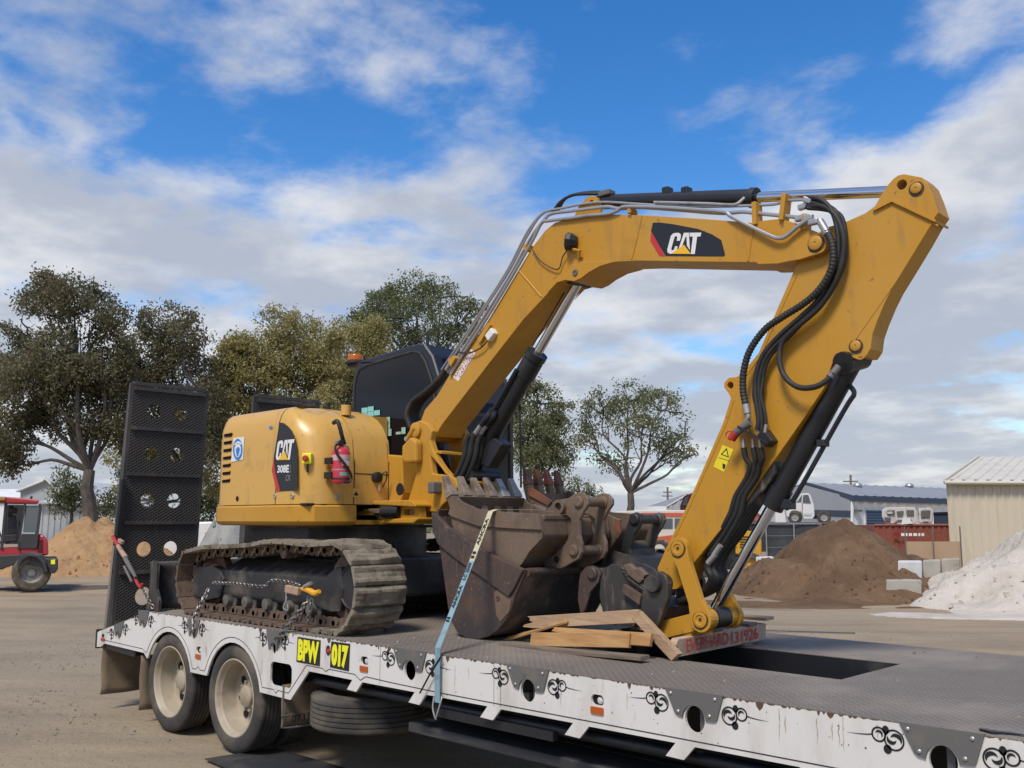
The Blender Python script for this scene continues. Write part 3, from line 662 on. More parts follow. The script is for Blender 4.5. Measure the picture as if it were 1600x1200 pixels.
# ---- upper body: plan outline lofted upwards
SC = (.10, 1.21); TAIL = 1.29; SIDE = .17
def fr_in(z, r=.42, z0=2.29): return 0 if z <= z0 else r - math.sqrt(max(0, r * r - min(r, z - z0) ** 2))
LV = [(1.925, 0), (2.2, 0), (2.45, .0), (2.58, .008), (2.64, .026), (2.68, .05), (2.705, .085), (2.72, .14), (2.726, .20)]
def side_pts(z, s, x0, x1, n, off): return [V(x0 + (x1 - x0) * i / n, SIDE + s - off, z) for i in range(n + 1)]
def arc_pts(z, s, a0, a1, n, off): return [V(SC[0] - (TAIL - s + off) * math.cos(R(a0 + (a1 - a0) * i / n)), SC[1] - (TAIL - s + off) * math.sin(R(a0 + (a1 - a0) * i / n)), z) for i in range(n + 1)]
def corner_pts(z, s, off):
    f = fr_in(z); a = V(.50 - f * .5, SIDE + s - off, z); b = V(.66 - f + off * .7, .27 + s - off * .7, z); c = V(.71 - f + off, .40 + s, z)
    return [a, a.lerp(b, .5) + V(.006, -.01, 0), b, b.lerp(c, .5) + V(.008, -.006, 0), c]
def ring(z, s, off, y_end=.98): 
    f = fr_in(z)
    return [V(.71 - f + off, y_end, z)] + list(reversed(corner_pts(z, s, off))) + side_pts(z, s, .3, -.62, 4, off) + arc_pts(z, s, 51, -51, 18, off) + [V(-.52, 2.23 - s, z), V(-.52, 1.39, z), V(.12, 1.39, z), V(.12, y_end, z)]
mb = MB(); rows = [ring(z, s, -.012) for z, s in LV]; mb.grid(rows, closed=True); mb.add(rows[-1], [tuple(range(len(rows[-1])))]); mb.add(rows[0], [tuple(range(len(rows[0])))])
house = mb.build('house', M_yelh, exc, smooth=True)
def panel(name, fn, th=.014):
    rows = [fn(z, s) for z, s in LV]
    return MB().grid(rows).build(name, M_yelh, house, smooth=True, angle=50)
SEAM = .262
panel('rear_cover', lambda z, s: side_pts(z, s, SEAM - .012 + .05 * max(0, z - 2.45), -.62, 6, .0) + arc_pts(z, s, 51, -30, 16, .0))
panel('side_cover', lambda z, s: [V(SEAM + .05 * max(0, z - 2.45), SIDE + s, z)] + corner_pts(z, s, 0) + [V(.71 - fr_in(z), .60, z)])
panel('tank_cover', lambda z, s: [V(.71 - fr_in(z), .606, z), V(.71 - fr_in(z), .8, z), V(.71 - fr_in(z), .95, z)])
# roof plates closing the covers
def roof(name, pts): return MB().add([V(x, y, 2.727) for x, y in pts], [tuple(range(len(pts)))]).build(name, M_yelh, house)
f = fr_in(2.726); roof('roof_plate', [(p.x, p.y) for p in ring(2.726, .20, 0)])
# dark joint between the covers and lower weight
LW = [(1.755, .055), (1.768, .018), (1.79, .0), (1.905, .0), (1.918, .012)]
def lw_ring(z, s):
    o = .022
    return [V(.73 - s, .62, z), V(.73 - s, .42, z), V(.675 - s, .262 + s, z), V(.50, SIDE - o + s, z)] + side_pts(z, s, .3, -.62, 3, o) + arc_pts(z, s, 51, -51, 18, o) + [V(-.5, 2.23 - s, z), V(-.5, 1.3, z), V(.2, 1.3, z), V(.2, .62, z)]
mb = MB(); rows = [lw_ring(z, s) for z, s in LW]; mb.grid(rows, closed=True); mb.add(rows[0], [tuple(range(len(rows[0])))]); mb.add(rows[-1], [tuple(range(len(rows[0])))])
mb.build('counterweight', M_yellow, exc, smooth=True, angle=28)
MB().bx(-.6, .66, .20, 2.1, 1.915, 1.93).build('body_joint', M_dark, exc)
MB().bx(-.55, .60, .4, 1.9, 1.735, 1.757).build('belly_plate', M_under, exc)
# louvres at the rear edge, bolts, cap
for i in range(7):
    z = 2.53 - i * .066
    MB().prism(rrect(-.60, -.47, z - .014, z + .014, .012, 3), SIDE - .005, SIDE + .012).build('louvre', M_dark, house)
    MB().prism([(-.605, z + .016), (-.465, z + .020), (-.465, z + .012), (-.605, z + .008)], SIDE - .018, SIDE - .004).build('louvre_lip', M_yelh, house)
for px_, py_ in ((370.5, 779), (429, 775), (456, 775)):
    c = at(px_, py_, SIDE - .004); MB().lathe(c, (0, -1, 0), [(.022, 0), (.020, .002), (.012, .003), (.011, -.001), (0, -.001)], 14).build('latch', M_steel if px_ > 400 else M_dark, house)
MB().cyl((.50, .66, 2.66), (.50, .66, 2.745), .042, n=18).build('fuel_cap', M_yelh, house, smooth=True)
MB().cyl((.24, .66, 2.72), (.24, .66, 2.79), .018, n=8).build('exhaust_stub', M_black, house)
MB().ribbon([V(.712, .606, 2.17), V(.712, .95, 2.17)], .008, (1, 0, 0)).build('cover_joint', M_dark, house)
for y_ in (.604, .952): MB().ribbon([V(.713, y_, 1.93), V(.713, y_, 2.28)], .007, (1, 0, 0)).build('cover_joint', M_dark, house)
# decals on the side
SD = SIDE - .004
def flat(name, px, y, m, parent): return MB().add([at(a, b, y) for a, b in px], [tuple(range(len(px)))]).build(name, m, parent)
dec = flat('brand_decal', [(436.5, 660), (443, 661), (450, 666), (456, 673), (461, 683), (463.5, 697), (464.5, 715), (464.5, 766), (437, 767.5), (431, 742), (427.5, 715)], SD, M_decalblk, house)
flat('red_stripe', [(427.5, 716), (430, 738), (438, 767.5), (432, 768), (424.5, 735)], SD - .001, M_decalred, dec)
C_ = [(.10, 0), (.02, .06), (0, .2), (.06, .85), (.12, .97), (.22, 1), (.30, 1), (.37, .93), (.38, .8), (.36, .62), (.26, .62), (.27, .78), (.25, .84), (.20, .84), (.18, .78), (.12, .25), (.13, .17), (.17, .16), (.21, .2), (.23, .36), (.31, .36), (.30, .22), (.24, .06), (.16, 0)]
A_ = [(.34, .18), (.46, 1), (.62, 1), (.69, .18), (.59, .40), (.555, .82), (.53, .82), (.45, .40)]
T_ = [(.64, 1), (1, 1), (.98, .82), (.88, .82), (.845, 0), (.725, 0), (.75, .82), (.655, .82)]
TRI_ = [(.14, 0), (.73, 0), (.50, .43)]
def cat_logo(tl, tr, bl, br, parent, out):
    def mp(u, v): return (bl * (1 - u) + br * u) * (1 - v) + (tl * (1 - u) + tr * u) * v
    for nm, poly, m, k in (('letter', C_, M_decalwht, 1), ('letter', A_, M_decalwht, 1), ('letter', T_, M_decalwht, 1), ('triangle', TRI_, M_decalyel, 2.4)):
        MB().extrude(poly, lambda a, b: mp(a, b) + out * k, lambda a, b: mp(a, b) + out * .3).build(nm, m, parent)
O = V(0, -.0015, 0)
cat_logo(at(432.5, 689, SD), at(460.5, 686, SD), at(431, 719, SD), at(457, 718, SD), dec, O)
lettering('letter', '308E', at(434, 727, SD), at(452, 726, SD), at(433.5, 739, SD), at(451.5, 738.5, SD), M_decalwht, dec, .035)
lettering('letter', '2', at(452.5, 726, SD), at(456, 726, SD), at(452, 738.5, SD), at(455.5, 738.5, SD), M_greypl, dec, .03)
lettering('letter', 'CR', at(447, 742, SD), at(455, 741.5, SD), at(446, 751.5, SD), at(454.5, 751.5, SD), mat('grey_decal', (.16, .16, .16), .5), dec, .03)
# blue-and-white hearing protection sign
sg = flat('safety_sign', [(365, 684), (382, 682.5), (379.5, 718), (361, 722)], SD, M_decalwht, house)
M_blue = mat('sign_blue', (.03, .20, .55), .5)
def ringpoly(cx, cy, rx, ry, k=24): return [(cx + rx * math.cos(2 * math.pi * i / k), cy + ry * math.sin(2 * math.pi * i / k)) for i in range(k)]
flat('sign_disc', ringpoly(371.5, 702.5, 7.5, 17), SD - .0012, M_blue, sg)
flat('sign_pictogram', [(366.5, 700), (369, 694), (374, 693.5), (376.5, 699), (376, 708), (373, 714), (369.5, 714.5), (366.8, 708)], SD - .0022, M_decalwht, sg)
flat('sign_pictogram', [(368.3, 703), (370, 699), (373.5, 698.5), (375, 702), (373.5, 708), (372, 713), (370, 713), (369, 708)], SD - .0032, M_blue, sg)
flat('sign_pictogram', [(366, 694), (370, 690), (374, 689.5), (377.5, 693), (376.5, 695), (373, 692.5), (370, 693), (367, 696)], SD - .0026, M_decalwht, sg)
flat('small_sticker', [(420.5, 666), (425.5, 665.5), (425, 669), (420, 669.5)], SD, M_blue, house)
# emergency stop on the corner
def onfront(px_, py_, x=.725): return atx(px_, py_, x)
def oncorner(px_, py_):
    # slanted corner between side and front of the side cover
    n_ = V(.58, -.81, 0).normalized(); p0 = V(.60, .225, 0); d = ray(px_, py_); t = (p0 - SURVEY).dot(n_) / d.dot(n_); return SURVEY + d * t, n_
c, n_ = oncorner(482, 717)
MB().box(c + n_ * .02, (.075, .05, .085), Matrix.Rotation(math.atan2(n_.x, -n_.y), 3, 'Z')).build('stop_box', M_signyel, house, bevel=.008)
MB().lathe(c + n_ * .045, n_, [(.012, 0), (.012, .012), (.024, .014), (.024, .03), (.018, .036), (0, .037)], 16).build('stop_button', M_redpl, house, smooth=True)
MB().tube([c + V(0, 0, -.04) + n_ * .015, c + V(0, 0, -.07) + n_ * .02, c + V(0, 0, -.105) + n_ * .012], .008, 6).build('stop_cable', M_rubber, house)
for px_ in (528, ):
    c2 = onfront(px_, 776); MB().lathe(c2 + V(-.004, 0, 0), (1, 0, 0), [(.024, -.004), (.022, .004), (.012, .005), (.011, 0), (0, 0)], 14).build('latch', M_steel, house)
MB().add([onfront(a, b, .7135) for a, b in ((551, 763), (562.5, 763.5), (562, 777), (550.5, 776.5))], [(0, 1, 2, 3)]).build('warning_sticker', mat('sticker_tan', (.62, .42, .12), .5), house)
MB().add([onfront(a, b, .715) for a, b in ((556.5, 767), (560.5, 774.5), (552.5, 774))], [(0, 1, 2)]).build('warning_triangle', M_decalblk, house)
# fuel filler and key box low on the front
c = onfront(589, 746, .73); MB().lathe(c, (1, 0, 0), [(0, -.03), (.042, -.03), (.045, .02), (.03, .03), (0, .03)], 18).build('filler_neck', M_black, house, smooth=True)
MB().tube(catmull([c + V(.02, .03, .03), c + V(.05, .06, .045), c + V(.03, .07, -.02), c + V(.01, .05, -.08)], 5), .006, 6).build('filler_strap', M_rubber, house, smooth=True)
MB().add([onfront(a, b, .716) for a, b in ((591, 757), (594.5, 757), (594, 767), (590.5, 767))], [(0, 1, 2, 3)]).build('key_tag', M_decalwht, house)
# grab handle above the extinguisher
MB().tube(catmull([onfront(521, 661, .73), onfront(527, 658, .78), onfront(531, 668, .80), onfront(535, 684, .80), onfront(538, 693, .775)], 5), .017, 10).build('grab_handle', M_black, house, smooth=True)

# ---- front frame and swing post
MB().bx(.10, .73, .62, 1.6, 1.765, 1.80).build('frame_floor', M_yellow, exc)
MB().bx(.10, .20, .62, 1.6, 1.80, 1.93).build('frame_back', M_dark, exc)
MB().bx(.62, .735, .90, .99, 1.80, 1.94).build('frame_post', M_yellow, exc, bevel=.01)
MB().prism([(.40, 1.93), (.86, 1.93), (.90, 2.02), (.88, 2.32), (.70, 2.34), (.45, 2.34)], .955, 1.40).build('front_frame', M_yellow, exc, bevel=.015)
MB().lathe((.86, .954, 2.05), (0, -1, 0), [(.05, 0), (.045, .004), (0, .004)], 18).build('cable_port', M_dark, exc)
MB().cyl((.55, .70, 1.862), (.93, .80, 1.868), .028, n=14).build('swing_rod', M_chrome, exc, smooth=True)
MB().cyl((.86, .785, 1.867), (1.02, .83, 1.87), .05, n=16).build('swing_rod_eye', M_black, exc, smooth=True)
base_top = [(.72, 1.955), (1.20, 1.955), (1.27, 1.92), (1.27, 1.90), (.72, 1.925)]
MB().prism(base_top, .78, 1.30).build('post_bracket', M_yellow, exc, bevel=.008)
MB().prism([(.80, 1.775), (1.22, 1.775), (1.27, 1.80), (1.27, 1.82), (.80, 1.805)], .80, 1.30).build('post_bracket', M_yellow, exc, bevel=.008)
sl = MB().prism([(.98, 1.805), (1.26, 1.82), (1.25, 1.905), (.98, 1.925)], .84, .90, [rrect(1.05, 1.19, 1.838, 1.885, .022)]).build('post_web', M_yellow, exc)
MB().cyl((1.02, 1.16, 1.78), (1.02, 1.16, 1.98), .13, n=24).build('post_pivot', M_yellow, exc, smooth=True)
cheek = [(645, 661), (656, 657), (668, 662), (675, 673), (672, 688), (676, 702), (686, 722), (697, 738), (711, 748), (716, 760), (706, 776), (690, 790), (683, 800), (640, 796), (636, 786), (641, 770), (650, 740), (651, 712), (648, 690), (641, 676)]
ck = P(cheek, .94)
post = MB().prism(ck, .94, 1.00, [P([(672, 712), (688, 730), (698, 742), (676, 740)], .94)]).build('swing_post', M_yellow, exc, bevel=.012)
MB().prism(ck, 1.30, 1.36).build('post_cheek', M_yellow, post, bevel=.012)
MB().prism(P([(642, 745), (676, 745), (700, 752), (706, 776), (683, 800), (640, 796)], .94), 1.0, 1.30).build('post_base', M_yellow, post)
MB().prism(P([(676, 703), (690, 706), (690, 709), (676, 706)], .96), .96, 1.34).build('post_web', M_yellow, post)
MB().prism(P([(650, 705), (655, 705), (662, 740), (655, 740)], 1.0), 1.0, 1.30).build('post_back', M_dark, post)
MB().prism(P([(626, 697), (640, 682), (649, 690), (649, 722), (632, 724), (626, 716)], .86), .865, .94).build('post_lug', M_yellow, post, bevel=.02)
ft = at(650, 672, .93)
MB().lathe(ft, (0, -1, 0), [(.06, -.02), (.06, .015), (.045, .022), (.02, .022), (0, .02)], 24).build('foot_pin', M_yellow, post, smooth=True)
mb = MB(); a_, b_ = at(648, 668, .915), at(637, 686, .915); mb.tube([a_, b_], .022, 10); mb.build('pin_keeper', M_yellow, post, smooth=True)
MB().lathe(b_ + V(0, -.01, 0), (0, -1, 0), [(.02, 0), (.02, .012), (0, .014)], 8).build('keeper_bolt', M_steel, post)
for k, (y, x0) in enumerate(((1.04, 668), (1.09, 672), (1.15, 678), (1.21, 686), (1.26, 692))):
    MB().tube(catmull([at(x0 - 6, 700, y), at(x0 + 2, 716, y), at(x0 + 4, 735, y), at(x0 - 3, 752, y)], 5), .022, 8).build('post_hose', M_rubber, post, smooth=True)
lp = at(680, 762, .90); MB().box(lp, (.07, .10, .09)).build('travel_lamp', M_greypl, exc, bevel=.012)

# ---- cab
CY0, CY1 = 1.42, 2.30
cab_o = [(-.47, 1.95), (.86, 1.95), (.85, 2.75), (.80, 3.02), (.70, 3.24), (.60, 3.345), (.48, 3.372), (-.22, 3.325), (-.38, 3.295), (-.45, 3.22), (-.48, 3.08)]
cab = MB().prism(cab_o, CY0, CY1).build('cab', mat('cab_black', (.016, .018, .024), .38), exc, bevel=.05, seg=3)
side_g = [(-.42, 2.02), (.78, 2.02), (.77, 2.72), (.72, 2.98), (.62, 3.18), (.54, 3.275), (.44, 3.30), (-.22, 3.255), (-.35, 3.225), (-.40, 3.16), (-.43, 3.05)]
MB().prism(side_g, CY0 - .004, CY0 + .02).build('side_pane', M_glass, cab)
MB().extrude([(1.52, 2.02), (2.20, 2.02), (2.20, 2.72), (1.52, 2.72)], lambda a, b: V(.862, a, b), lambda a, b: V(.845, a, b)).build('front_pane', M_glass, cab)
MB().add([V(.858, 1.52, 2.76), V(.858, 2.20, 2.76), V(.722, 2.20, 3.22), V(.722, 1.52, 3.22)], [(0, 1, 2, 3)]).build('front_pane', M_glass, cab)
MB().prism(side_g, CY1 - .02, CY1 + .004).build('side_pane', M_glass, cab)
seal = side_g + side_g[:1]
MB().tube([V(a, CY0 - .002, b) for a, b in side_g], .014, 6, closed=True).build('window_seal', M_rubber, cab, smooth=True)
MB().tube([V(.875, 2.245, 2.0), V(.865, 2.245, 2.75), V(.74, 2.245, 3.2)], .016, 8).build('pillar_trim', M_rubber, cab)
MB().tube([at(812, 640, 2.42), at(814, 700, 2.42), at(814, 762, 2.42)], .010, 8).build('mirror_rod', M_rubber, cab)
MB().tube([at(810, 620, 2.36), at(813, 640, 2.42)], .012, 8).build('mirror_arm', M_rubber, cab)
MB().cyl(V(.40, 1.62, 3.36), V(.40, 1.62, 3.50), .016, n=10).build('aerial_stub', M_black, cab)
# tape squares on the side window
M_tape1 = mat('turquoise_tape', (.22, .52, .50), .6); M_tape2 = mat('pale_green_tape', (.36, .55, .44), .6)
for (x0, x1, y0, y1, k) in ((260, 297, 550, 583, 0), (299, 335, 542, 573, 0), (299, 335, 575, 604, 0), (337, 374, 566, 597, 0), (259, 297, 585, 612, 0), (261, 296, 614, 632, 0), (400, 437, 609, 645, 1), (400, 437, 648, 682, 1), (398, 446, 684, 728, 1), (509, 534, 672, 713, 1), (474, 506, 700, 716, 1)):
    sk = -.10 * (x1 - x0)
    q = [(500 + a / 4, 500 + b / 4) for a, b in ((x0, y0), (x1, y0 + sk), (x1, y1 + sk), (x0, y1))]
    flat('tape_square', q, CY0 - .012, M_tape2 if k else M_tape1, cab)
# beacon
bc = V(-.50, 1.50, 3.30)
MB().box(bc + V(.04, 0, -.01), (.30, .10, .03)).build('beacon_bracket', M_black, cab, bevel=.008)
MB().lathe(bc + V(-.04, 0, .005), (0, 0, 1), [(0, 0), (.10, .0), (.105, .012), (.09, .03), (.075, .04), (0, .04)], 24).build('beacon_base', M_black, cab, smooth=True)
MB().lathe(bc + V(-.04, 0, .045), (0, 0, 1), [(.074, 0), (.074, .04), (.066, .055), (.04, .06), (0, .061)], 24).build('beacon_lens', mat('beacon_amber', (.62, .16, .01), .2, transl=.3), cab, smooth=True)
MB().tube(catmull([bc + V(.1, -.06, 0), bc + V(.18, -.09, -.06), bc + V(.28, -.06, -.02)], 5), .005, 6).build('beacon_wire', M_rubber, cab)

# ---- boom
BY0, BY1, BC = 1.0, 1.28, 1.14
boom_px = [(657, 659), (664, 640), (683, 618), (712, 570), (757, 510), (800, 439), (832, 386), (852, 360), (867, 348), (890, 341), (930, 337), (960, 335), (1000, 336), (1100, 342), (1175, 348), (1190, 345), (1215, 342), (1240, 347), (1252, 354), (1252, 404),
           (1215, 412), (1185, 413), (1181, 410), (1100, 409), (1000, 407.5), (965, 409), (940, 416), (922, 426), (910, 435), (899, 440), (885, 438), (872, 442), (857, 457), (817, 500), (760, 573), (690, 664), (680, 682), (668, 680)]
BP = P(boom_px, BY0)
boom = MB().prism(BP, BY0, BY1).build('boom', M_yellow, exc, bevel=.006)
# fork at the stick end
lug_px = [(1235, 346), (1243, 349), (1255, 357), (1268, 359)] + [(1275 + 17 * math.cos(R(a)), 380 + 17 * math.sin(R(a))) for a in range(-80, 81, 16)] + [(1250, 405.5), (1235, 408)]
for ya, yb in ((BY0 - .001, 1.036), (1.244, BY1 + .001)): MB().prism(P(lug_px, BY0), ya, yb).build('boom_fork', M_yellow, boom, bevel=.004)
pv = at(1275, 380, BY0); MB().lathe(pv, (0, -1, 0), [(.042, -.01), (.042, .012), (.036, .016), (.008, .016), (.006, .012), (0, .012)], 24).build('stick_pin', M_yellow, boom, smooth=True)
MB().cyl((pv.x, 1.0, pv.z), (pv.x, 1.28, pv.z), .035, n=16).build('stick_pin', M_steel, boom)
# welds and plate edges
for pts in ([(1003, 337), (996, 370), (987, 405)], [(812, 424), (830, 445), (846, 464)], [(1179, 350), (1174, 375), (1169, 408)]):
    MB().tube([at(a, b, BY0) for a, b in pts], .007, 6).build('weld', M_yellow, boom)
gus = [(857, 458), (880, 430), (895, 416), (910, 409), (965, 409), (940, 416), (922, 426), (910, 435), (899, 440), (885, 438), (872, 442)]
for ya, yb in ((BY0 - .014, BY0 - .002), (BY1 + .002, BY1 + .014)): MB().prism(P(gus, BY0), ya, yb).build('cylinder_gusset', M_yellow, boom, bevel=.004)
gp = at(899, 426, BY0 - .014); MB().lathe(gp, (0, -1, 0), [(.024, 0), (.022, .008), (.012, .009), (.010, .004), (0, .004)], 18).build('rod_pin', M_greypl, boom)
MB().cyl(at(905, 437, BC) + V(0, -.10, 0), at(905, 437, BC) + V(0, .10, 0), .05, n=16).build('rod_boss', M_black, boom, smooth=True)
# boom foot barrel
MB().cyl((ft.x, 1.0, ft.z - .01), (ft.x, 1.30, ft.z - .01), .075, n=20).build('boom_foot', M_yellow, boom, smooth=True)
# ear on top for the stick cylinder
for y in (1.07, 1.19): MB().prism(P([(898, 342), (905, 325), (918, 310), (926, 306), (935, 309), (938, 322), (942, 340)], y), y - .015, y + .015, [circ(*P([(926, 317)], y)[0], .018, 12)]).build('stick_cylinder_ear', M_yellow, boom, bevel=.003)
# decal on the boom
bd = flat('brand_decal', [(1020, 348), (1030, 347.5), (1050, 350), (1090, 357.5), (1112, 366), (1127, 375), (1133, 398), (1131, 400.5), (1040, 400), (1017, 361)], BY0 - .002, M_decalblk, boom)
flat('red_stripe', [(1017.5, 361), (1039, 400), (1030, 399.5), (1016, 376)], BY0 - .003, M_decalred, bd)
Y_ = BY0 - .002
cat_logo(at(1046, 364, Y_), at(1096, 363.5, Y_), at(1042, 396.5, Y_), at(1094, 397, Y_), bd, O)
# crane capacity sticker
st = flat('capacity_sticker', [(736, 545), (743, 551), (716, 596), (708, 589)], BY0 - .002, M_decalwht, boom)
def sk(u, v):
    a, b, c, d = at(712, 592.5, BY0 - .003), at(739.5, 548, BY0 - .003), 0, 0
    n2 = (at(708, 589, BY0 - .003) - at(716, 596, BY0 - .003)); return a.lerp(b, u) + n2 * v
lettering('letter', 'RATED STATIC', sk(.06, .42), sk(.94, .42), sk(.06, .08), sk(.94, .08), M_decalred, st, 0, (0, -.001, 0))
lettering('letter', 'CAPACITY', sk(.12, -.08), sk(.94, -.08), sk(.12, -.42), sk(.94, -.42), M_decalred, st, 0, (0, -.001, 0))
# work lamp and wiring on the boom
wl = at(884, 378, .95)
MB().lathe(wl + V(.03, .02, 0), (-.8, -.5, .15), [(0, -.05), (.04, -.045), (.062, 0), (.066, .03), (.05, .04), (0, .04)], 8).build('work_lamp', M_black, boom)
MB().tube([wl + V(.05, .02, -.06), at(906, 392, .97), at(904, 403, .985), at(909, 400, .985)], .012, 6).build('lamp_bracket', M_yellow, boom)
MB().tube(catmull([at(832, 390, .985), at(842, 405, .98), at(858, 417, .98), at(873, 420, .98), at(879, 402, .975), at(888, 388, .96)], 5), .0045, 6).build('lamp_wire', M_rubber, boom)
jb = at(768, 523, .98); MB().box(jb, (.085, .05, .06), Matrix.Rotation(R(-38), 3, 'Y')).build('junction_box', M_decalwht, boom, bevel=.006)
MB().prism(P([(748, 530), (764, 505), (768, 508), (752, 536)], .99), .975, 1.0).build('box_bracket', M_yellow, boom)
MB().tube(catmull([jb + V(-.03, -.01, -.04), at(752, 543, .97), at(735, 551, .97), at(718, 551, .97)], 5), .006, 6).build('box_cable', M_rubber, boom)
MB().prism(P([(704, 563), (712, 556), (716, 560), (708, 573)], .98), .95, 1.0).build('hose_clamp', M_yellow, boom)

# ---- boom cylinder (below the boom, in front of the post)
r0, r1 = at(903, 442, BC), at(835, 560, BC)
c_base = at(735, 738, BC)
MB().cyl(r0, r1 - (r0 - r1).normalized() * .2, .036, n=18).build('boom_cylinder_rod', M_chrome, exc, smooth=True)
bcyl = MB().cyl(r1, c_base, .072, n=22).build('boom_cylinder', M_black, exc, smooth=True)
ax_ = (r1 - c_base).normalized()
MB().cyl(r1 - ax_ * .0, r1 + ax_ * .05, .084, n=22).build('cylinder_gland', M_black, bcyl, smooth=True)
MB().cyl(r1 - ax_ * .16, r1 - ax_ * .02, .080, n=22).build('cylinder_collar', M_black, bcyl, smooth=True)
mb = MB(); pth = [c_base + ax_ * .15 + V(-.02, -.09, .03), c_base + ax_ * .55 + V(-.02, -.09, .02), r1 - ax_ * .12 + V(-.02, -.09, .01)]; mb.tube(pth, .016, 8); mb.build('cylinder_pipe', M_black, bcyl, smooth=True)
MB().tube([r1 + V(-.06, .0, .05), r0 + V(-.07, 0, .02)], .005, 6).build('guide_wire', M_black, bcyl)
MB().prism(P([(757, 692), (775, 684), (788, 694), (765, 732), (746, 724)], 1.1), 1.08, 1.20).build('cylinder_guard', M_black, exc, bevel=.012)
MB().cyl(at(733, 742, 1.02), at(733, 742, 1.02) + V(0, .30, 0), .045, n=16).build('cylinder_foot_pin', M_black, exc, smooth=True)
for k, (dx, y, rr) in enumerate(((0, 1.0, .026), (9, 1.03, .026), (-8, .98, .022), (16, 1.07, .022))):
    MB().tube(catmull([at(742 + dx, 676 + k * 2, y), at(737 + dx, 692, y), at(733 + dx, 715, y), at(722 + dx, 742, y), at(710 + dx, 757, y)], 6), rr, 10).build('cylinder_hose', M_rubber, exc, smooth=True)
for dx, y in ((0, 1.0), (8, 1.03)):
    MB().cyl(at(741 + dx, 680, y), at(752 + dx, 664, y), .02, n=10).build('hose_fitting', M_steel, exc, smooth=True)
    MB().tube(catmull([at(752 + dx, 664, y), at(762 + dx, 650, y), at(768 + dx, 640, y + .06)], 4), .022, 8).build('hose_elbow', M_black, exc, smooth=True)

# ---- stick cylinder on top of the boom
s0, s1, s2 = at(928, 316, BC), at(1182, 309, BC), at(1402, 299, BC)
MB().cyl(s0 + V(-.02, 0, 0), s0 + V(.15, 0, .003), .034, n=16).build('stick_cylinder_eye', M_black, exc, smooth=True)
scyl = MB().cyl(s0 + (s1 - s0) * .06, s1, .052, .056, n=20).build('stick_cylinder', M_black, exc, smooth=True)
MB().cyl(s1 - (s1 - s0) * .03, s1, .064, n=20).build('cylinder_gland', M_black, scyl, smooth=True)
MB().cyl(s1 - (s1 - s0) * .1, s2, .033, n=16).build('stick_cylinder_rod', M_chrome, exc, smooth=True)
for px_ in (1043, 1073): MB().box(at(px_, 299, BC), (.05, .07, .05)).build('pipe_clamp', M_black, scyl, bevel=.006)
MB().cyl(at(1043, 318, BC - .05), at(1060, 318, BC - .05), .014, n=8).build('port', M_steel, scyl)

# ---- stick
SY0, SY1 = 1.055, 1.215
stick_px = [(1240, 424), (1250, 398), (1262, 376), (1290, 356), (1323, 346), (1352, 333), (1367, 322), (1376, 306), (1388, 288), (1396, 279), (1403, 274), (1413, 272), (1440, 277), (1449, 286), (1457, 305), (1466, 332), (1456, 346), (1438, 378), (1412, 421), (1393, 452), (1382, 474), (1370, 503), (1363, 523), (1360, 545), (1352, 557), (1338, 558), (1326, 550), (1313, 553), (1302, 563),
            (1287, 607), (1250, 662), (1215, 712), (1190, 745), (1160, 790), (1128, 825), (1082, 882), (1072, 908), (1058, 920), (1044, 922), (1034, 912), (1027, 888), (1040, 858), (1070, 797), (1095, 741), (1130, 660), (1142, 622), (1138, 614), (1131, 605), (1132, 597), (1139, 590), (1150, 589), (1160, 583), (1185, 552), (1207, 500)]
SP = P(stick_px, SY0)
hole = circ(*P([(1141, 602)], SY0)[0], .022, 14)
hole2 = circ(*P([(1409, 288.5)], SY0)[0], .028, 16)
stick = MB().prism(SP, SY0, SY1, [hole, hole2]).build('stick', M_yellow, exc, bevel=.006)
# raised flange of the head and edge plates
MB().prism(P([(1365, 326), (1395, 312), (1464, 344), (1463, 348), (1395, 316), (1367, 330)], SY0), SY0 - .016, SY1 + .004).build('head_flange', M_yellow, stick)
for px_, py_, rr in ((1432, 294.5, .030), (1337.5, 540.5, .030)):
    c = at(px_, py_, SY0); MB().lathe(c, (0, -1, 0), [(rr, -.005), (rr, .010), (rr - .004, .013), (.006, .013), (.004, .009), (0, .009)], 22).build('pin_cap', M_yellow, stick, smooth=True)
MB().tube([at(1455, 350, SY0 + .002), at(1400, 440, SY0 + .002), at(1330, 540, SY0 + .002)], .006, 6).build('weld', M_yellow, stick)
for pts in ([(1246, 428), (1211, 505), (1189, 556), (1164, 590)], [(1147, 625), (1135, 662), (1099, 744), (1074, 800), (1044, 860)], [(1368, 334), (1394, 320), (1466, 353)]):
    MB().tube([at(a, b, SY0 + .001) for a, b in pts], .005, 6).build('weld', M_yellow, stick)
MB().tube(catmull([at(a, b, SY0 + .001) for a, b in ((1310, 560), (1318, 552), (1330, 556), (1345, 561), (1356, 552))], 4), .006, 6).build('weld', M_yellow, stick)
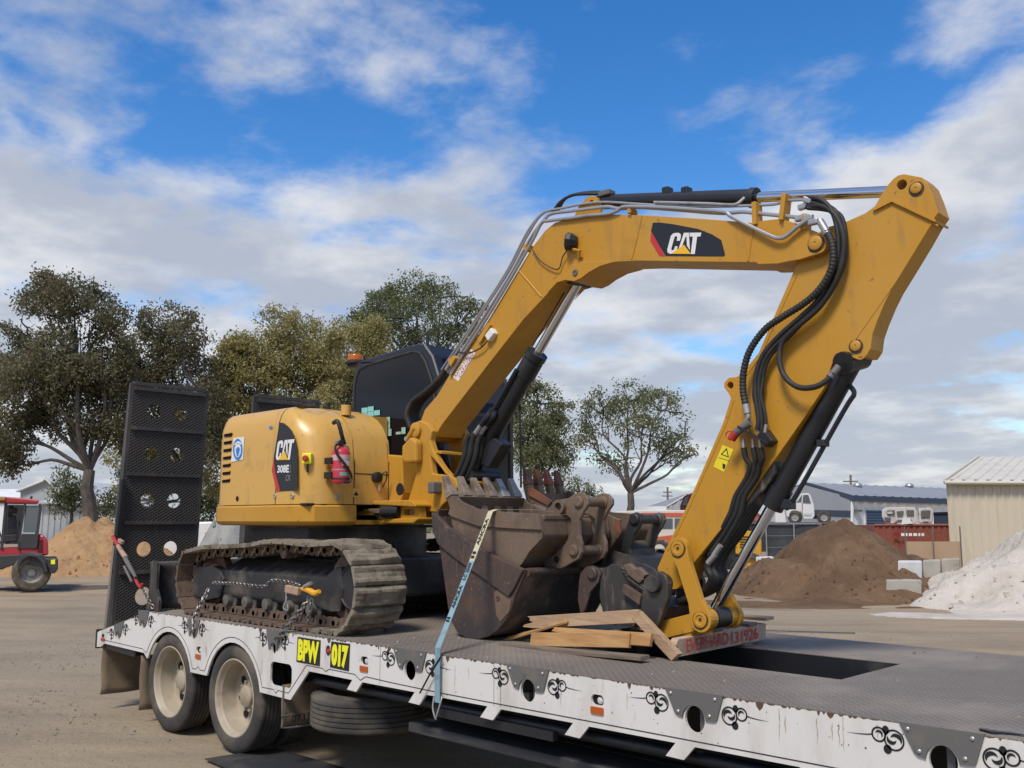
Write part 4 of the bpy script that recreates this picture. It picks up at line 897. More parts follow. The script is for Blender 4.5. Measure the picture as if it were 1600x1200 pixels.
# hose manifold and stickers on the stick
flat('hazard_sticker', [(1129, 695), (1146, 702), (1131, 737.5), (1114.5, 729)], SY0 - .0015, mat('sticker_yellow', (.75, .62, .02), .5), stick)
flat('warning_triangle', [(1135.5, 699.5), (1139, 715), (1126, 710)], SY0 - .0025, M_decalblk, stick)
flat('warning_triangle', [(1135, 703), (1137, 713), (1128.5, 709.5)], SY0 - .0032, mat('sticker_yellow', (0, 0, 0)), stick)
MB().tube([at(1122, 714.5, SY0 - .002), at(1139, 720, SY0 - .002)], .0015, 4).build('sticker_line', M_decalblk, stick)
flat('sticker_figure', [(1129, 724), (1134, 726), (1132, 733), (1129, 732)], SY0 - .0025, M_decalblk, stick)
mp = MB().extrude([(0, 0), (1, 0), (1, 1), (0, 1)], lambda u, v: at(1152 + 47 * u, 667 + 25 * u, SY0 - .12 + .12 * v) + V(0, 0, .01), lambda u, v: at(1152 + 47 * u, 667 + 25 * u, SY0 - .12 + .12 * v) - V(0, 0, .006)).build('manifold_plate', M_black, stick)
MB().box(at(1200, 685, SY0 - .03), (.06, .08, .09), Matrix.Rotation(R(-35), 3, 'Y')).build('manifold_block', M_black, stick, bevel=.006)
a_, b_ = at(1172, 660, .96), at(1150, 676, .96)
MB().cyl(a_, b_, .024, n=14).build('coupling', M_greypl, stick, smooth=True); MB().cyl(b_, at(1143, 686, .96), .026, n=14).build('coupling_cap', M_redpl, stick, smooth=True)
MB().tube(catmull([at(1141, 688, .95), at(1134, 680, .95), at(1138, 674, .95), at(1147, 676, .95)], 5), .004, 6).build('cap_cord', M_redpl, stick)
def hose(name, pts, r, m=M_rubber, parent=stick, n=10): return MB().tube(catmull([at(a, b, y) for a, b, y in pts], 7), r, n).build(name, m, parent, smooth=True)
def corrugated(name, pts, r, parent):
    path = catmull([at(a, b, y) for a, b, y in pts], 6); L_ = [0]
    for i in range(len(path) - 1): L_.append(L_[-1] + (path[i + 1] - path[i]).length)
    out_, rr = [], []; d = 0; i = 0
    while d < L_[-1]:
        while i < len(L_) - 2 and L_[i + 1] < d: i += 1
        out_.append(path[i].lerp(path[i + 1], (d - L_[i]) / max(1e-6, L_[i + 1] - L_[i]))); rr.append(r if len(rr) % 4 < 2 else r * .87); d += .0052
    return MB().tube(out_, rr, 10).build(name, M_rubber, parent, smooth=True, angle=70)
# big corrugated return hose
corrugated('corrugated_hose', [(1292, 362, .97), (1300, 380, .955), (1302, 405, .95), (1295, 430, .95), (1278, 455, .955), (1255, 475, .96), (1220, 497, .96), (1195, 515, .96), (1172, 547, .955), (1162, 580, .955), (1161, 610, .96), (1165, 632, .96)], .0215, stick)
MB().cyl(at(1165, 632, .96), at(1168, 646, .96), .022, n=12).build('hose_end', M_steel, stick, smooth=True)
hose('pipe_elbow', [(1168, 645, .96), (1169, 652, .96), (1164, 660, .965)], .014, M_steel)
MB().cyl(at(1281, 345, .975), at(1293, 365, .97), .022, n=12).build('hose_end', M_steel, stick, smooth=True)
for k, (dx, y, r_) in enumerate(((5, .985, .0145), (12, .995, .0145), (17, 1.005, .013))):
    hose('boom_hose', [(1262, 309 + k * 8, 1.0), (1278 + dx * .5, 311 + k * 8, y), (1292 + dx, 325 + k * 4, y), (1301 + dx, 347, y), (1305 + dx, 375, y), (1303 + dx, 408, y), (1290 + dx, 440, y), (1272 + dx, 470, y), (1245 + dx, 496, y), (1210 + dx * 1.4, 525, y), (1187 + dx, 555, y), (1176 + dx * .9, 590, y), (1177 + dx * .8, 625, y), (1182 + dx * .7, 655, y), (1178 + dx, 672, y)], r_)
hose('boom_hose', [(1258, 323, 1.01), (1285, 322, .99), (1306, 338, .985), (1318, 370, .985), (1316, 405, .985), (1305, 440, .985), (1280, 480, .99), (1240, 515, .99), (1222, 535, .99), (1218, 560, .985), (1222, 580, .98), (1234, 597, .975), (1252, 606, .97), (1275, 604, .97), (1292, 594, .985), (1302, 583, 1.0)], .0165)
MB().cyl(at(1296, 590, .99), at(1310, 573, 1.03), .021, n=12).build('hose_end', M_greypl, stick, smooth=True)
for k, x in enumerate((1186, 1197)):
    MB().cyl(at(x, 662, .99), at(x - 2, 676, .99), .010, n=8).build('hose_end', M_steel, stick, smooth=True)
    hose('thin_hose', [(x - 6 + k * 2, 590, 1.0), (x - 8, 618, .99), (x - 2, 645, .99), (x, 663, .99)], .011)
for k, (x, bx_) in enumerate(((1161, 1172), (1176, 1180), (1187, 1187))):
    MB().cyl(at(x, 686, .99), at(x + 1, 700, .99), .010, n=8).build('hose_end', M_steel, stick, smooth=True)
    hose('lower_hose', [(x + 1, 699, .99), (x + 4, 715, 1.0), (bx_, 728, 1.02), (bx_ - 6, 748, 1.04), (1150 + k * 7, 775, 1.05), (1140 + k * 8, 805, 1.06), (1120 + k * 9, 838, 1.08), (1098 + k * 10, 868, 1.1)], .017)
for k in range(4):
    hose('guard_hose', [(1205 + k * 3, 728 + k * 3, 1.10 + .04 * k), (1190 + k * 4, 760, 1.10 + .04 * k), (1166 + k * 5, 795, 1.10 + .04 * k), (1142 + k * 6, 830, 1.10 + .04 * k), (1115 + k * 7, 862, 1.12 + .04 * k), (1105 + k * 8, 885, 1.12 + .04 * k), (1112 + k * 7, 905, 1.12 + .04 * k), (1098 + k * 3, 925, 1.14 + .03 * k), (1062 + k * 2, 938, 1.12 + .04 * k)], .024)
MB().prism(P([(1212, 716), (1212, 740), (1198, 762), (1176, 785), (1160, 800), (1140, 812), (1130, 800), (1135, 782), (1160, 755), (1190, 735)], 1.08), 1.07, 1.22).build('hose_guard', M_wear, stick, bevel=.01)
for a, b, c2, d2 in ((1115, 868, 1126, 852), (1106, 880, 1118, 866)): MB().cyl(at(a, b, 1.03), at(c2, d2, 1.03), .017, n=10).build('hose_end', M_steel, stick, smooth=True)

# ---- rigid pipes along the boom
def pipe(pts, r=.0125, m=M_steel): return hose('steel_pipe', pts, r, m, boom, 8)
pipe([(704, 585, .985), (716, 565, .985), (760, 498, .985), (800, 432, .985), (832, 376, .985), (846, 349, .985), (858, 345, .985), (890, 341, .985), (918, 337, .985), (950, 334, .985), (965, 329, .985), (977, 323, .985), (1030, 324, .985), (1080, 327, .985), (1130, 331, .985), (1142, 338, .98), (1175, 355, .975), (1205, 369, .97), (1217, 372, .97), (1228, 369, .97), (1245, 355, .97), (1264, 342, .97)])
pipe([(700, 582, 1.01), (755, 497, 1.01), (797, 430, 1.01), (828, 374, 1.01), (850, 344, 1.01), (862, 334, 1.01), (890, 330, 1.01), (930, 325, 1.01), (950, 323, 1.01), (968, 326, 1.01), (1000, 324, 1.02), (1060, 328, 1.02), (1125, 333, 1.02), (1160, 331, 1.02), (1180, 333, 1.02), (1250, 340, 1.01)])
pipe([(694, 580, 1.04), (750, 494, 1.04), (795, 424, 1.04), (825, 367, 1.04), (848, 334, 1.04), (880, 325, 1.04), (935, 316, 1.05), (1000, 319, 1.05), (1080, 323, 1.05), (1200, 320, 1.03), (1225, 314, 1.02), (1260, 312, 1.01), (1276, 312, 1.0)], .009)
pipe([(1022, 316, 1.03), (1100, 318, 1.03), (1140, 320, 1.03), (1152, 318, 1.03), (1163, 309, 1.06)], .010)
pipe([(690, 578, 1.06), (748, 492, 1.06), (792, 424, 1.06), (822, 366, 1.06), (845, 335, 1.06), (862, 328, 1.06)], .010)
for q in ((1255, 323, 1.01), (1263, 340, .985), (1262, 313, 1.0), (1250, 341, 1.0), (1271, 347, .975)):
    c = at(*q); MB().box(c, (.06, .035, .035), Matrix.Rotation(rnd.uniform(-.6, .6), 3, 'Y')).build('pipe_union', M_steel, boom, bevel=.008)
for q, h in (((1183, 335), 40), ((1227, 325), 45), ((1260, 348), 26), ((988, 331), 10), ((825, 388), 14)):
    c = at(q[0], q[1], 1.02); MB().box(c, (.03, .08, h / 1490 * 5.3), Matrix.Rotation(R(10 if q[0] > 1200 else 0), 3, 'Y')).build('pipe_bracket', M_yellow, boom, bevel=.004)
for k in range(4):                                  # hoses feeding the stick cylinder at the knee
    hose('knee_hose', [(862 + k * 3, 334 - k, 1.04 + .03 * k), (875 + k * 3, 316 - k * 2, 1.06 + .03 * k), (895 + k * 4, 305 - k, 1.08 + .03 * k), (925 + k * 4, 303 - k, 1.10 + .02 * k), (950 + k * 3, 304, 1.12)], .011, M_rubber, boom)
MB().box(at(948, 303, 1.12), (.10, .08, .04)).build('hose_block', M_greypl, boom, bevel=.008)
# bundle from the cab side up to the pipes at the boom foot
for k in range(6):
    hose('foot_hose', [(641 + k * 3, 668, 1.02 + .04 * k), (636 + k * 3, 648, 1.01 + .04 * k), (645 + k * 3, 627, 1.01 + .04 * k), (665 + k * 3, 612 - k, 1.0 + .04 * k), (684 + k * 2, 594 - k, 1.0 + .03 * k), (697 + k, 576, 1.0 + .02 * k)], .022, M_rubber, boom)
for k in range(4): MB().cyl(at(697 + k * 1.5, 578 + k * 2, .99 + .02 * k), at(704 + k * 1.5, 566 + k * 2, .99 + .02 * k), .015, n=8).build('hose_end', M_steel, boom, smooth=True)

# ---- bucket cylinder behind the stick
k0, k1, k2 = at(1336, 556, BC), at(1206, 792, BC), at(1118, 950, BC)
ka = (k0 - k1).normalized()
kcyl = MB().cyl(k0 - ka * .04, k1, .060, n=22).build('bucket_cylinder', M_black, exc, smooth=True)
MB().cyl(k1, k1 + ka * .13, .068, n=22).build('cylinder_gland', M_black, kcyl, smooth=True)
MB().cyl(k0 - ka * .06 + V(0, -.09, 0), k0 - ka * .0 + V(0, .09, 0), .065, n=16).build('cylinder_eye', M_black, kcyl, smooth=True)
MB().cyl(k1 + ka * .1, k2, .034, n=16).build('bucket_cylinder_rod', M_chrome, exc, smooth=True)
side = ka.cross(V(0, 1, 0)).normalized(); side = side if side.x > 0 else -side
MB().tube(catmull([k0 - ka * .16 + side * .06, k0 - ka * .19 + side * .105, k0 - ka * .3 + side * .10, k1 + ka * .1 + side * .095, k1 + ka * .06 + side * .06], 6), .014, 8).build('cylinder_pipe', M_black, kcyl, smooth=True)
MB().box(k0 - ka * .52 + side * .085, (.05, .07, .04)).build('pipe_clamp', M_black, kcyl, bevel=.006)
MB().box(k1 + ka * .07 + side * .08, (.07, .07, .06)).build('pipe_clamp', M_black, kcyl, bevel=.006)

# ---- bucket linkage and quick hitch
LN = 1.0
def link(name, a, b, ra, rb, y0, y1, m=M_yellow, waist=.62):
    pa, pb = V(a[0], 0, a[1]), V(b[0], 0, b[1]); d = (pb - pa).normalized(); n_ = V(-d.z, 0, d.x); pts = []
    for i in range(11): t = R(90 + 180 * i / 10); p = pa + (n_ * math.sin(t) + d * math.cos(t)) * ra; pts.append((p.x, p.z))
    mid = pa.lerp(pb, .5); w_ = min(ra, rb) * waist; pts += [((pa + d * ra * 1.5 - n_ * w_).x, (pa + d * ra * 1.5 - n_ * w_).z), ((pb - d * rb * 1.5 - n_ * w_).x, (pb - d * rb * 1.5 - n_ * w_).z)]
    for i in range(11): t = R(-90 + 180 * i / 10); p = pb + (n_ * math.sin(t) + d * math.cos(t)) * rb; pts.append((p.x, p.z))
    pts += [((pb - d * rb * 1.5 + n_ * w_).x, (pb - d * rb * 1.5 + n_ * w_).z), ((pa + d * ra * 1.5 + n_ * w_).x, (pa + d * ra * 1.5 + n_ * w_).z)]
    return MB().prism(pts, y0, y1).build(name, m, exc, bevel=.006)
la, lb = P([(1063, 857), (1098, 968)], .98)
lk = link('bucket_link', la, lb, .068, .075, .955, .995, waist=.72)
link('bucket_link', la, lb, .068, .075, 1.285, 1.325, waist=.72)
for q in (la, lb): MB().lathe((q[0], .955, q[1]), (0, -1, 0), [(.046, -.002), (.046, .008), (.030, .010), (.026, .004), (.012, .004), (.010, -.01), (0, -.01)], 22).build('link_pin', M_yellow, lk, smooth=True)
MB().cyl((lb[0], .99, lb[1]), (lb[0], 1.06, lb[1]), .06, n=20).build('link_spacer', M_yellow, exc, smooth=True)
MB().cyl((lb[0], 1.07, lb[1]), (lb[0], 1.21, lb[1]), .062, n=20).build('rod_eye', M_black, exc, smooth=True)
MB().cyl((lb[0], 1.22, lb[1]), (lb[0], 1.30, lb[1]), .06, n=20).build('link_spacer', M_yellow, exc, smooth=True)
tl_ = P([(1032, 985), (1086, 968)], 1.0)
link('tipping_link', tl_[0], lb, .055, .062, 1.0, 1.06, waist=.95); link('tipping_link', tl_[0], lb, .055, .062, 1.22, 1.28, waist=.95)
MB().prism(P([(1046, 985), (1080, 976), (1078, 1000), (1068, 1012), (1052, 1008)], 1.0), 1.01, 1.27).build('hitch_jaw', M_yellow, exc, bevel=.01)
hp = P([(1018, 893), (1030, 893), (1040, 899), (1045, 912), (1043, 936), (1034, 962), (1025, 984), (1000, 977), (1002, 930), (1006, 906)], .93)
ht = MB().prism(hp, .93, .975).build('quick_hitch', M_wear, exc, bevel=.008)
MB().prism(hp, 1.30, 1.345).build('hitch_plate', M_wear, ht, bevel=.008)
q = P([(1023, 912)], .93)[0]
MB().lathe((q[0], .93, q[1]), (0, -1, 0), [(.055, -.002), (.055, .02), (.048, .03), (.02, .032), (0, .03)], 24).build('hitch_pin', M_under, ht, smooth=True)
MB().cyl((q[0], .98, q[1]), (q[0], 1.30, q[1]), .05, n=18).build('hitch_pin', M_under, ht)
MB().prism(P([(1004, 935), (1038, 950), (1025, 984), (1000, 977)], .97), .975, 1.30).build('hitch_body', M_under, ht)

# ---- fire extinguisher clipped to the excavator
e0, e1 = atx(531.5, 755, .80), atx(532.5, 699, .80)
ext = thing('fire_extinguisher', (e0.x, e0.y, e0.z), 'red fire extinguisher with black hose strapped upright to the yellow body', 'fire extinguisher')
M_fred = mat('extinguisher_red', (.52, .035, .06), .35, dirt=((.40, .10, .10), 9, .5, .75, .5))
H = e1.z - e0.z
eb = MB().lathe(e0, (0, 0, 1), [(0, .004), (.06, .0), (.068, .012), (.070, .03), (.070, H * .86), (.062, H * .93), (.04, H * .985), (.022, H), (.022, H + .02), (0, H + .02)], 28).build('body', M_fred, ext, smooth=True)
def lab(name, t0, t1, z0, z1, m):
    rows = [[e0 + V(.0715 * math.cos(R(t)), .0715 * math.sin(R(t)), z) for t in range(t0, t1 + 1, 10)] for z in (e0.z * 0 + z0, z1)]
    return MB().grid(rows).build(name, m, eb)
lab('label_band', -160, 60, H * .62, H * .78, mat('pale_label', (.55, .38, .36), .5)); lab('label_band', -30, 40, H * .48, H * .64, M_decalwht); lab('label_band', -160, 60, H * .35, H * .385, M_steel); lab('label_band', -40, 20, H * .20, H * .30, mat('green_label', (.18, .34, .26), .5))
lab('label_mark', -25, 5, H * .52, H * .60, M_decalred)
MB().lathe(e0, (0, 0, 1), [(.0725, H * .10), (.0735, H * .11), (.0735, H * .14), (.0725, H * .15)], 28).build('strap', M_rubber, ext)
MB().box(e0 + V(.01, -.01, H + .035), (.035, .03, .05)).build('valve', M_black, ext, bevel=.006)
MB().tube([e0 + V(-.01, .04, H + .045), e0 + V(.01, -.02, H + .055), e0 + V(.03, -.075, H + .035)], .008, 6).build('lever', M_steel, ext); MB().tube([e0 + V(.0, -.02, H + .03), e0 + V(.0, .06, H + .01), e0 + V(.0, .08, H - .01)], .007, 6).build('handle', M_steel, ext)
MB().tube(catmull([e0 + V(.02, -.03, H + .03), e0 + V(.05, -.09, H + .0), e0 + V(.07, -.085, H - .06), e0 + V(.085, -.03, H * .55), e0 + V(.085, .03, H * .30), e0 + V(.075, .05, H * .12), e0 + V(.08, .02, H * .02), e0 + V(.085, -.03, H * .03)], 6), .010, 8).build('hose', M_rubber, ext, smooth=True)
for z in (H * .22, H * .62):
    MB().box(e0 + V(-.05, -.075, z), (.09, .03, .05)).build('bracket', M_black, ext, bevel=.004)
# ================================================================== buckets on the deck
def scraped(dark, light, rust):
    def cu(col, noi, pos):
        c = mixc(mapr(noi(1.7, 7, .65, None, 4), .40, .62), col, dark)
        c = mixc(math_n('MULTIPLY', mapr(noi(6, 7, .7, None, 9), .50, .68), .7), c, rust)
        c = mixc(math_n('MULTIPLY', mapr(noi(9, 5, .65, (3, 3, .35), 14), .58, .70), .5), c, light)
        return mixc(math_n('MULTIPLY', mapr(noi(40, 3, .6, None, 23), .62, .70), .55), c, light)
    return cu
M_b1 = mat('plum_rust', (0.078, 0.052, 0.042), 0.6, custom=scraped((0.045, 0.038, 0.036), (0.19, 0.145, 0.11), (0.115, 0.066, 0.042)), bump=(35, .35, .006))
M_b2 = mat('dusty_brown_steel', (0.165, 0.118, 0.082), 0.7, custom=scraped((0.10, 0.070, 0.050), (0.27, 0.215, 0.16), (0.155, 0.090, 0.052)), bump=(35, .35, .006))
M_b3 = mat('orange_rust', (0.24, 0.085, 0.045), 0.75, dirt=((0.085, 0.06, 0.05), 4.0, .42, .62, .85), bump=(40, .25, .005))
M_tooth = mat('worn_tooth_steel', (0.24, 0.19, 0.145), 0.6, 0.0, dirt=((0.11, 0.08, 0.06), 10.0, .45, .65, .85))
M_shiny = mat('polished_tooth', (0.42, 0.40, 0.37), 0.45, 0.25, dirt=((0.14, 0.11, 0.09), 14.0, .5, .7, .8))
M_blkshell = mat('scraped_black_shell', (0.03, 0.03, 0.033), 0.45, dirt=((0.15, 0.11, 0.08), 3.0, .45, .65, .85), dirt2=((0.16, 0.13, 0.10), 11.0, .58, .72, .6, (2, 2, .8)), rvar=.3)
def shell(name, prof, y0, y1, th, m, parent):
    """curved bucket back: profile line (x, z) given thickness and swept across"""
    pts = [Vector((a, 0, b)) for a, b in prof]; inn = []
    for i, p in enumerate(pts):
        t = (pts[min(i + 1, len(pts) - 1)] - pts[max(i - 1, 0)]).normalized(); inn.append(p + Vector((-t.z, 0, t.x)) * th)
    poly = [(p.x, p.z) for p in pts] + [(p.x, p.z) for p in reversed(inn)]
    return MB().prism(poly, y0, y1).build(name, m, parent, smooth=True, angle=45)
def smooth2(pts, k=5): return [(v.x, v.z) for v in catmull([V(a, 0, b) for a, b in pts], k)]
def tooth(root, tip, wd, th, parent, m, m2):
    d = (tip - root); n_ = V(0, 1, 0); s = d.cross(n_).normalized(); mb = MB()
    def sec(t, w_, h_): c = root + d * t; return [c + n_ * w_ / 2 + s * h_ / 2, c - n_ * w_ / 2 + s * h_ / 2, c - n_ * w_ / 2 - s * h_ / 2, c + n_ * w_ / 2 - s * h_ / 2]
    rows = [sec(-.75, wd * .7, th * .9), sec(-.1, wd * .9, th * 1.2), sec(.30, wd * .85, th * 1.15)]
    mb.grid(rows, closed=True); mb.add(rows[-1], [(0, 1, 2, 3)]); a = mb.build('tooth_adapter', m, parent, bevel=.006)
    mb = MB(); rows = [sec(.22, wd * 1.1, th * 1.45), sec(.36, wd * 1.12, th * 1.4), sec(.62, wd * .86, th * .95), sec(.85, wd * .80, th * .62), sec(1.0, wd * .78, th * .42)]
    mb.grid(rows, closed=True); mb.add(rows[-1], [(0, 1, 2, 3)]); mb.add(rows[0], [(3, 2, 1, 0)]); mb.build('tooth', m2, parent, bevel=.004)
def pinned_ears(prof_px, pins, y0, sep, th, m, parent, tube_m):
    for y in (y0, y0 + sep):
        pr = P(prof_px, y0); MB().prism(pr, y, y + th).build('hanger_ear', m, parent, bevel=.008)
        for px_, py_, r_ in pins:
            q = P([(px_, py_)], y0)[0]
            MB().lathe((q[0], y, q[1]), (0, -1, 0), [(r_, -.002), (r_, .012), (r_ * .8, .016), (r_ * .75, .02), (0, .02)], 20).build('pin_boss', m, parent, smooth=True)
    for px_, py_, r_ in pins:
        q = P([(px_, py_)], y0)[0]; MB().cyl((q[0], y0 + th, q[1]), (q[0], y0 + sep, q[1]), r_ * .82, n=18).build('hanger_pin', tube_m, parent, smooth=True)

# -- wide mud bucket at the bottom
Y0, Y1 = .66, 1.62
mud = thing('mud_bucket', (2.1, 1.1, DZ), 'wide plum-brown mud bucket lying open side up on the deck beside the strap', 'bucket', None)
side_px = [(677, 800), (684, 806), (700, 822), (740, 850), (780, 872), (820, 890), (818, 900), (805, 930), (797, 955), (788, 972), (776, 986), (762, 995), (745, 999), (728, 997), (714, 988), (706, 972), (700, 950), (693, 900), (686, 852), (679, 830)]
sp_ = P(side_px, Y0)
MB().prism(sp_, Y0, Y0 + .022).build('side_plate', M_b1, mud, bevel=.004); MB().prism(sp_, Y1 - .022, Y1).build('side_plate', M_b1, mud, bevel=.004)
MB().prism(P([(677, 800), (684, 806), (700, 822), (740, 850), (780, 872), (820, 890), (805, 920), (797, 932), (760, 905), (715, 873), (687, 850), (679, 830)], Y0), Y0 - .02, Y0 - .001).build('side_cutter', M_b1, mud, bevel=.004)
prof = P([(680, 808), (687, 855), (694, 900), (701, 950), (707, 972), (716, 988), (730, 996.5), (745, 998), (762, 994), (776, 985), (788, 971), (797, 954), (805, 930), (815, 906), (820, 891)], Y0)
back = prof[8:]
shell('bucket_shell', prof[:9], Y0 + .0225, Y1 - .0225, .02, M_b1, mud); shell('bucket_back', back, Y0 + .0225, Y1 - .0225, .02, M_blkshell, mud)
lp_ = P([(677, 800)], Y0)[0]; MB().box((lp_[0] + .01, (Y0 + Y1) / 2, lp_[1] - .06), (.025, Y1 - Y0 - .05, .16), Matrix.Rotation(R(10), 3, 'Y')).build('cutting_edge', M_b1, mud)
tp_ = P([(820, 891)], Y0)[0]; MB().cyl((tp_[0] - .01, Y0 + .03, tp_[1] - .015), (tp_[0] - .01, Y1 - .03, tp_[1] - .015), .028, n=12).build('back_tube', M_b1, mud, smooth=True)
MB().lathe((P([(779, 935)], Y0)[0][0], Y0 - .001, P([(779, 935)], Y0)[0][1]), (0, -1, 0), [(.022, 0), (.02, .006), (.012, .008), (0, .004)], 14).build('drain_boss', M_b1, mud)
MB().prism(P([(772, 925), (783, 920), (800, 936), (796, 956), (782, 972), (776, 960), (774, 940)], Y0), Y0 - .005, Y0 - .001).build('wear_patch', M_rust, mud)
ear1 = [(888, 930), (890, 900), (892, 887), (900, 878), (910, 876), (920, 880), (924, 890), (921, 902), (908, 918), (900, 945), (893, 955)]
ear1 = [(a + 14, b + 8) for a, b in ear1]
pinned_ears(ear1, ((926, 896, .042),), 1.02, .26, .03, M_b1, mud, M_b1)

# -- toothed general-purpose bucket sitting in it
Y0, Y1 = .72, 1.44
gpb = thing('toothed_bucket', (2.2, 1.1, 1.3), 'dusty brown toothed bucket with six worn teeth, under the strap in the mud bucket', 'bucket')
side_px = [(704, 800), (708, 786), (714, 777), (722, 785), (748, 797), (780, 800), (842, 803), (847, 830), (846, 842), (827, 862), (816, 880), (806, 892), (790, 897), (760, 893), (735, 880), (716, 850), (706, 820)]
sp_ = P(side_px, Y0)
MB().prism(sp_, Y0, Y0 + .02).build('side_plate', M_b2, gpb, bevel=.004); MB().prism(sp_, Y1 - .02, Y1).build('side_plate', M_b2, gpb, bevel=.004)
MB().prism(P([(703, 803), (708, 786), (714, 776), (722, 783), (748, 795), (780, 799), (842, 803), (847, 828), (790, 825), (750, 822), (722, 812), (706, 806)], Y0), Y0 - .018, Y0 - .001).build('side_cutter', M_b2, gpb, bevel=.004)
prof = P([(707, 790), (707, 820), (717, 850), (735, 878), (760, 890), (790, 894), (806, 889), (816, 878), (827, 861), (845, 841), (846, 830), (843, 806)], Y0)
shell('bucket_shell', smooth2(prof, 3), Y0 + .0205, Y1 - .0205, .018, M_b2, gpb)
q0, q1 = P([(708, 790), (703, 806)], Y0); MB().prism(P([(701, 808), (706, 806), (716, 776), (711, 775)], Y0), Y0 + .02, Y1 - .02).build('cutting_edge', M_b2, gpb)
for i in range(6):
    y = Y0 + .025 + i * .134; r_ = at(706, 786, Y0); t_ = at(691.5, 744, Y0) if i == 0 else at(694, 745, Y0)
    tooth(V(r_.x, y, r_.z), V(t_.x, y, t_.z + (.006 if i % 2 else 0)), .074, .052, gpb, M_b2, M_shiny if i > 3 else M_tooth)
q = P([(843, 806)], Y0)[0]; MB().bx(q[0] - .05, q[0] + .012, Y0 + .03, Y1 - .03, q[1] - .03, q[1] + .008).build('back_stiffener', M_b2, gpb, bevel=.01)
ear2 = [(868, 786), (877, 780), (888, 778), (896, 772), (903, 769), (912, 771), (919, 779), (919, 788), (911, 800), (905, 813), (905, 836), (909, 850), (909, 863), (904, 873), (882, 886), (874, 889), (850, 886), (848, 876), (866, 866), (882, 850), (891, 835), (891, 810), (884, 804), (872, 802)]
pinned_ears(ear2, ((905, 784, .040), (897, 860, .040)), .955, .255, .03, M_b2, gpb, M_b2)
q = P([(877, 792)], .955)[0]; MB().lathe((q[0], .954, q[1]), (0, -1, 0), [(.05, -.04), (.05, .035), (.03, .035), (.028, -.03), (0, -.03)], 22).build('lift_boss', M_b2, gpb, smooth=True)
q = P([(870, 874)], .955)[0]; MB().lathe((q[0], .953, q[1]), (0, -1, 0), [(.024, .0), (.022, .002), (0, .002)], 14).build('ear_hole', M_dark, gpb)
MB().tube(catmull([at(934, 835, 1.3), at(941, 845, 1.3), at(942, 860, 1.28), at(935, 873, 1.26), at(915, 882, 1.24)], 5), .018, 8).build('locking_rod', M_b2, gpb, smooth=True)
MB().prism(P([(848, 808), (890, 810), (890, 836), (880, 852), (858, 866), (846, 845)], .95), .99, 1.20).build('torque_box', M_b2, gpb, bevel=.02)

# -- second toothed bucket behind
Y0, Y1 = 1.47, 1.92
rb = thing('trenching_bucket', (2.0, 1.7, 1.3), 'rust-red trenching bucket with four pointed teeth, behind the brown toothed bucket', 'bucket')
side_px = [(824, 772), (830, 764), (864, 786), (900, 800), (948, 803), (967, 812), (970, 832), (955, 855), (930, 878), (890, 890), (850, 880), (828, 840)]
sp_ = P(side_px, Y0)
for ya, yb in ((Y0, Y0 + .02), (Y1 - .02, Y1)): MB().prism(sp_, ya, yb).build('side_plate', M_b2, rb, bevel=.004)
MB().prism(P([(826, 764), (832, 762), (864, 783), (858, 790), (828, 774)], Y0), Y0 - .014, Y0 - .001).build('side_cutter', M_b3, rb)
MB().prism(P([(836, 788), (856, 795), (852, 802), (836, 795)], Y0), Y0 - .02, Y0 - .002).build('side_shim', M_steel, rb)
MB().prism(P([(960, 815), (968, 812), (971, 833), (966, 842)], Y0), Y0 - .008, Y0 - .001).build('worn_edge', M_b3, rb)
shell('bucket_shell', smooth2(P([(825, 770), (829, 840), (851, 878), (890, 888), (929, 876), (953, 854), (968, 832), (966, 814)], Y0), 4), Y0 + .0205, Y1 - .0205, .018, M_b2, rb)
for i in range(4):
    y = Y0 + .03 + i * .12; r_ = at(823, 764, Y0); t_ = at(818, 736, Y0)
    mb = MB(); d_ = V(t_.x - r_.x, 0, t_.z - r_.z) * 1.25; c_ = V(r_.x, y, r_.z)
    tooth(c_, c_ + d_ * .9, .060, .042, rb, M_b2, M_b3)
# -- black bucket with open hanger behind
bb = thing('black_bucket', (2.9, 1.9, DZ), 'black bucket with two hanger pins standing behind the trenching bucket', 'bucket')
Y0 = 1.50
ear3 = [(968, 905), (966, 880), (972, 845), (980, 818), (984, 806), (992, 800), (1000, 803), (1003, 813), (998, 824), (990, 836), (984, 858), (986, 872), (992, 878), (990, 888), (980, 893), (982, 906)]
pinned_ears(ear3, ((992, 811, .042), (984, 882, .036)), Y0, .27, .035, M_under, bb, M_wear)
pb_ = P([(950, 905), (958, 870), (975, 860), (1000, 868), (1006, 890), (1004, 930), (985, 950), (955, 945)], Y0)
for ya, yb in ((Y0 - .12, Y0 - .10), (Y0 + .42, Y0 + .44)): MB().prism(pb_, ya, yb).build('side_plate', M_under, bb, bevel=.004)
MB().prism(P([(952, 905), (960, 874), (975, 864), (999, 870), (1004, 890), (1002, 928), (984, 946), (957, 942)], Y0), Y0 - .0995, Y0 + .4195).build('bucket_shell', M_under, bb, bevel=.02)
MB().prism(P([(972, 845), (984, 858), (986, 872), (980, 893), (966, 880)], Y0), Y0 + .036, Y0 + .27).build('hanger_web', M_under, bb)
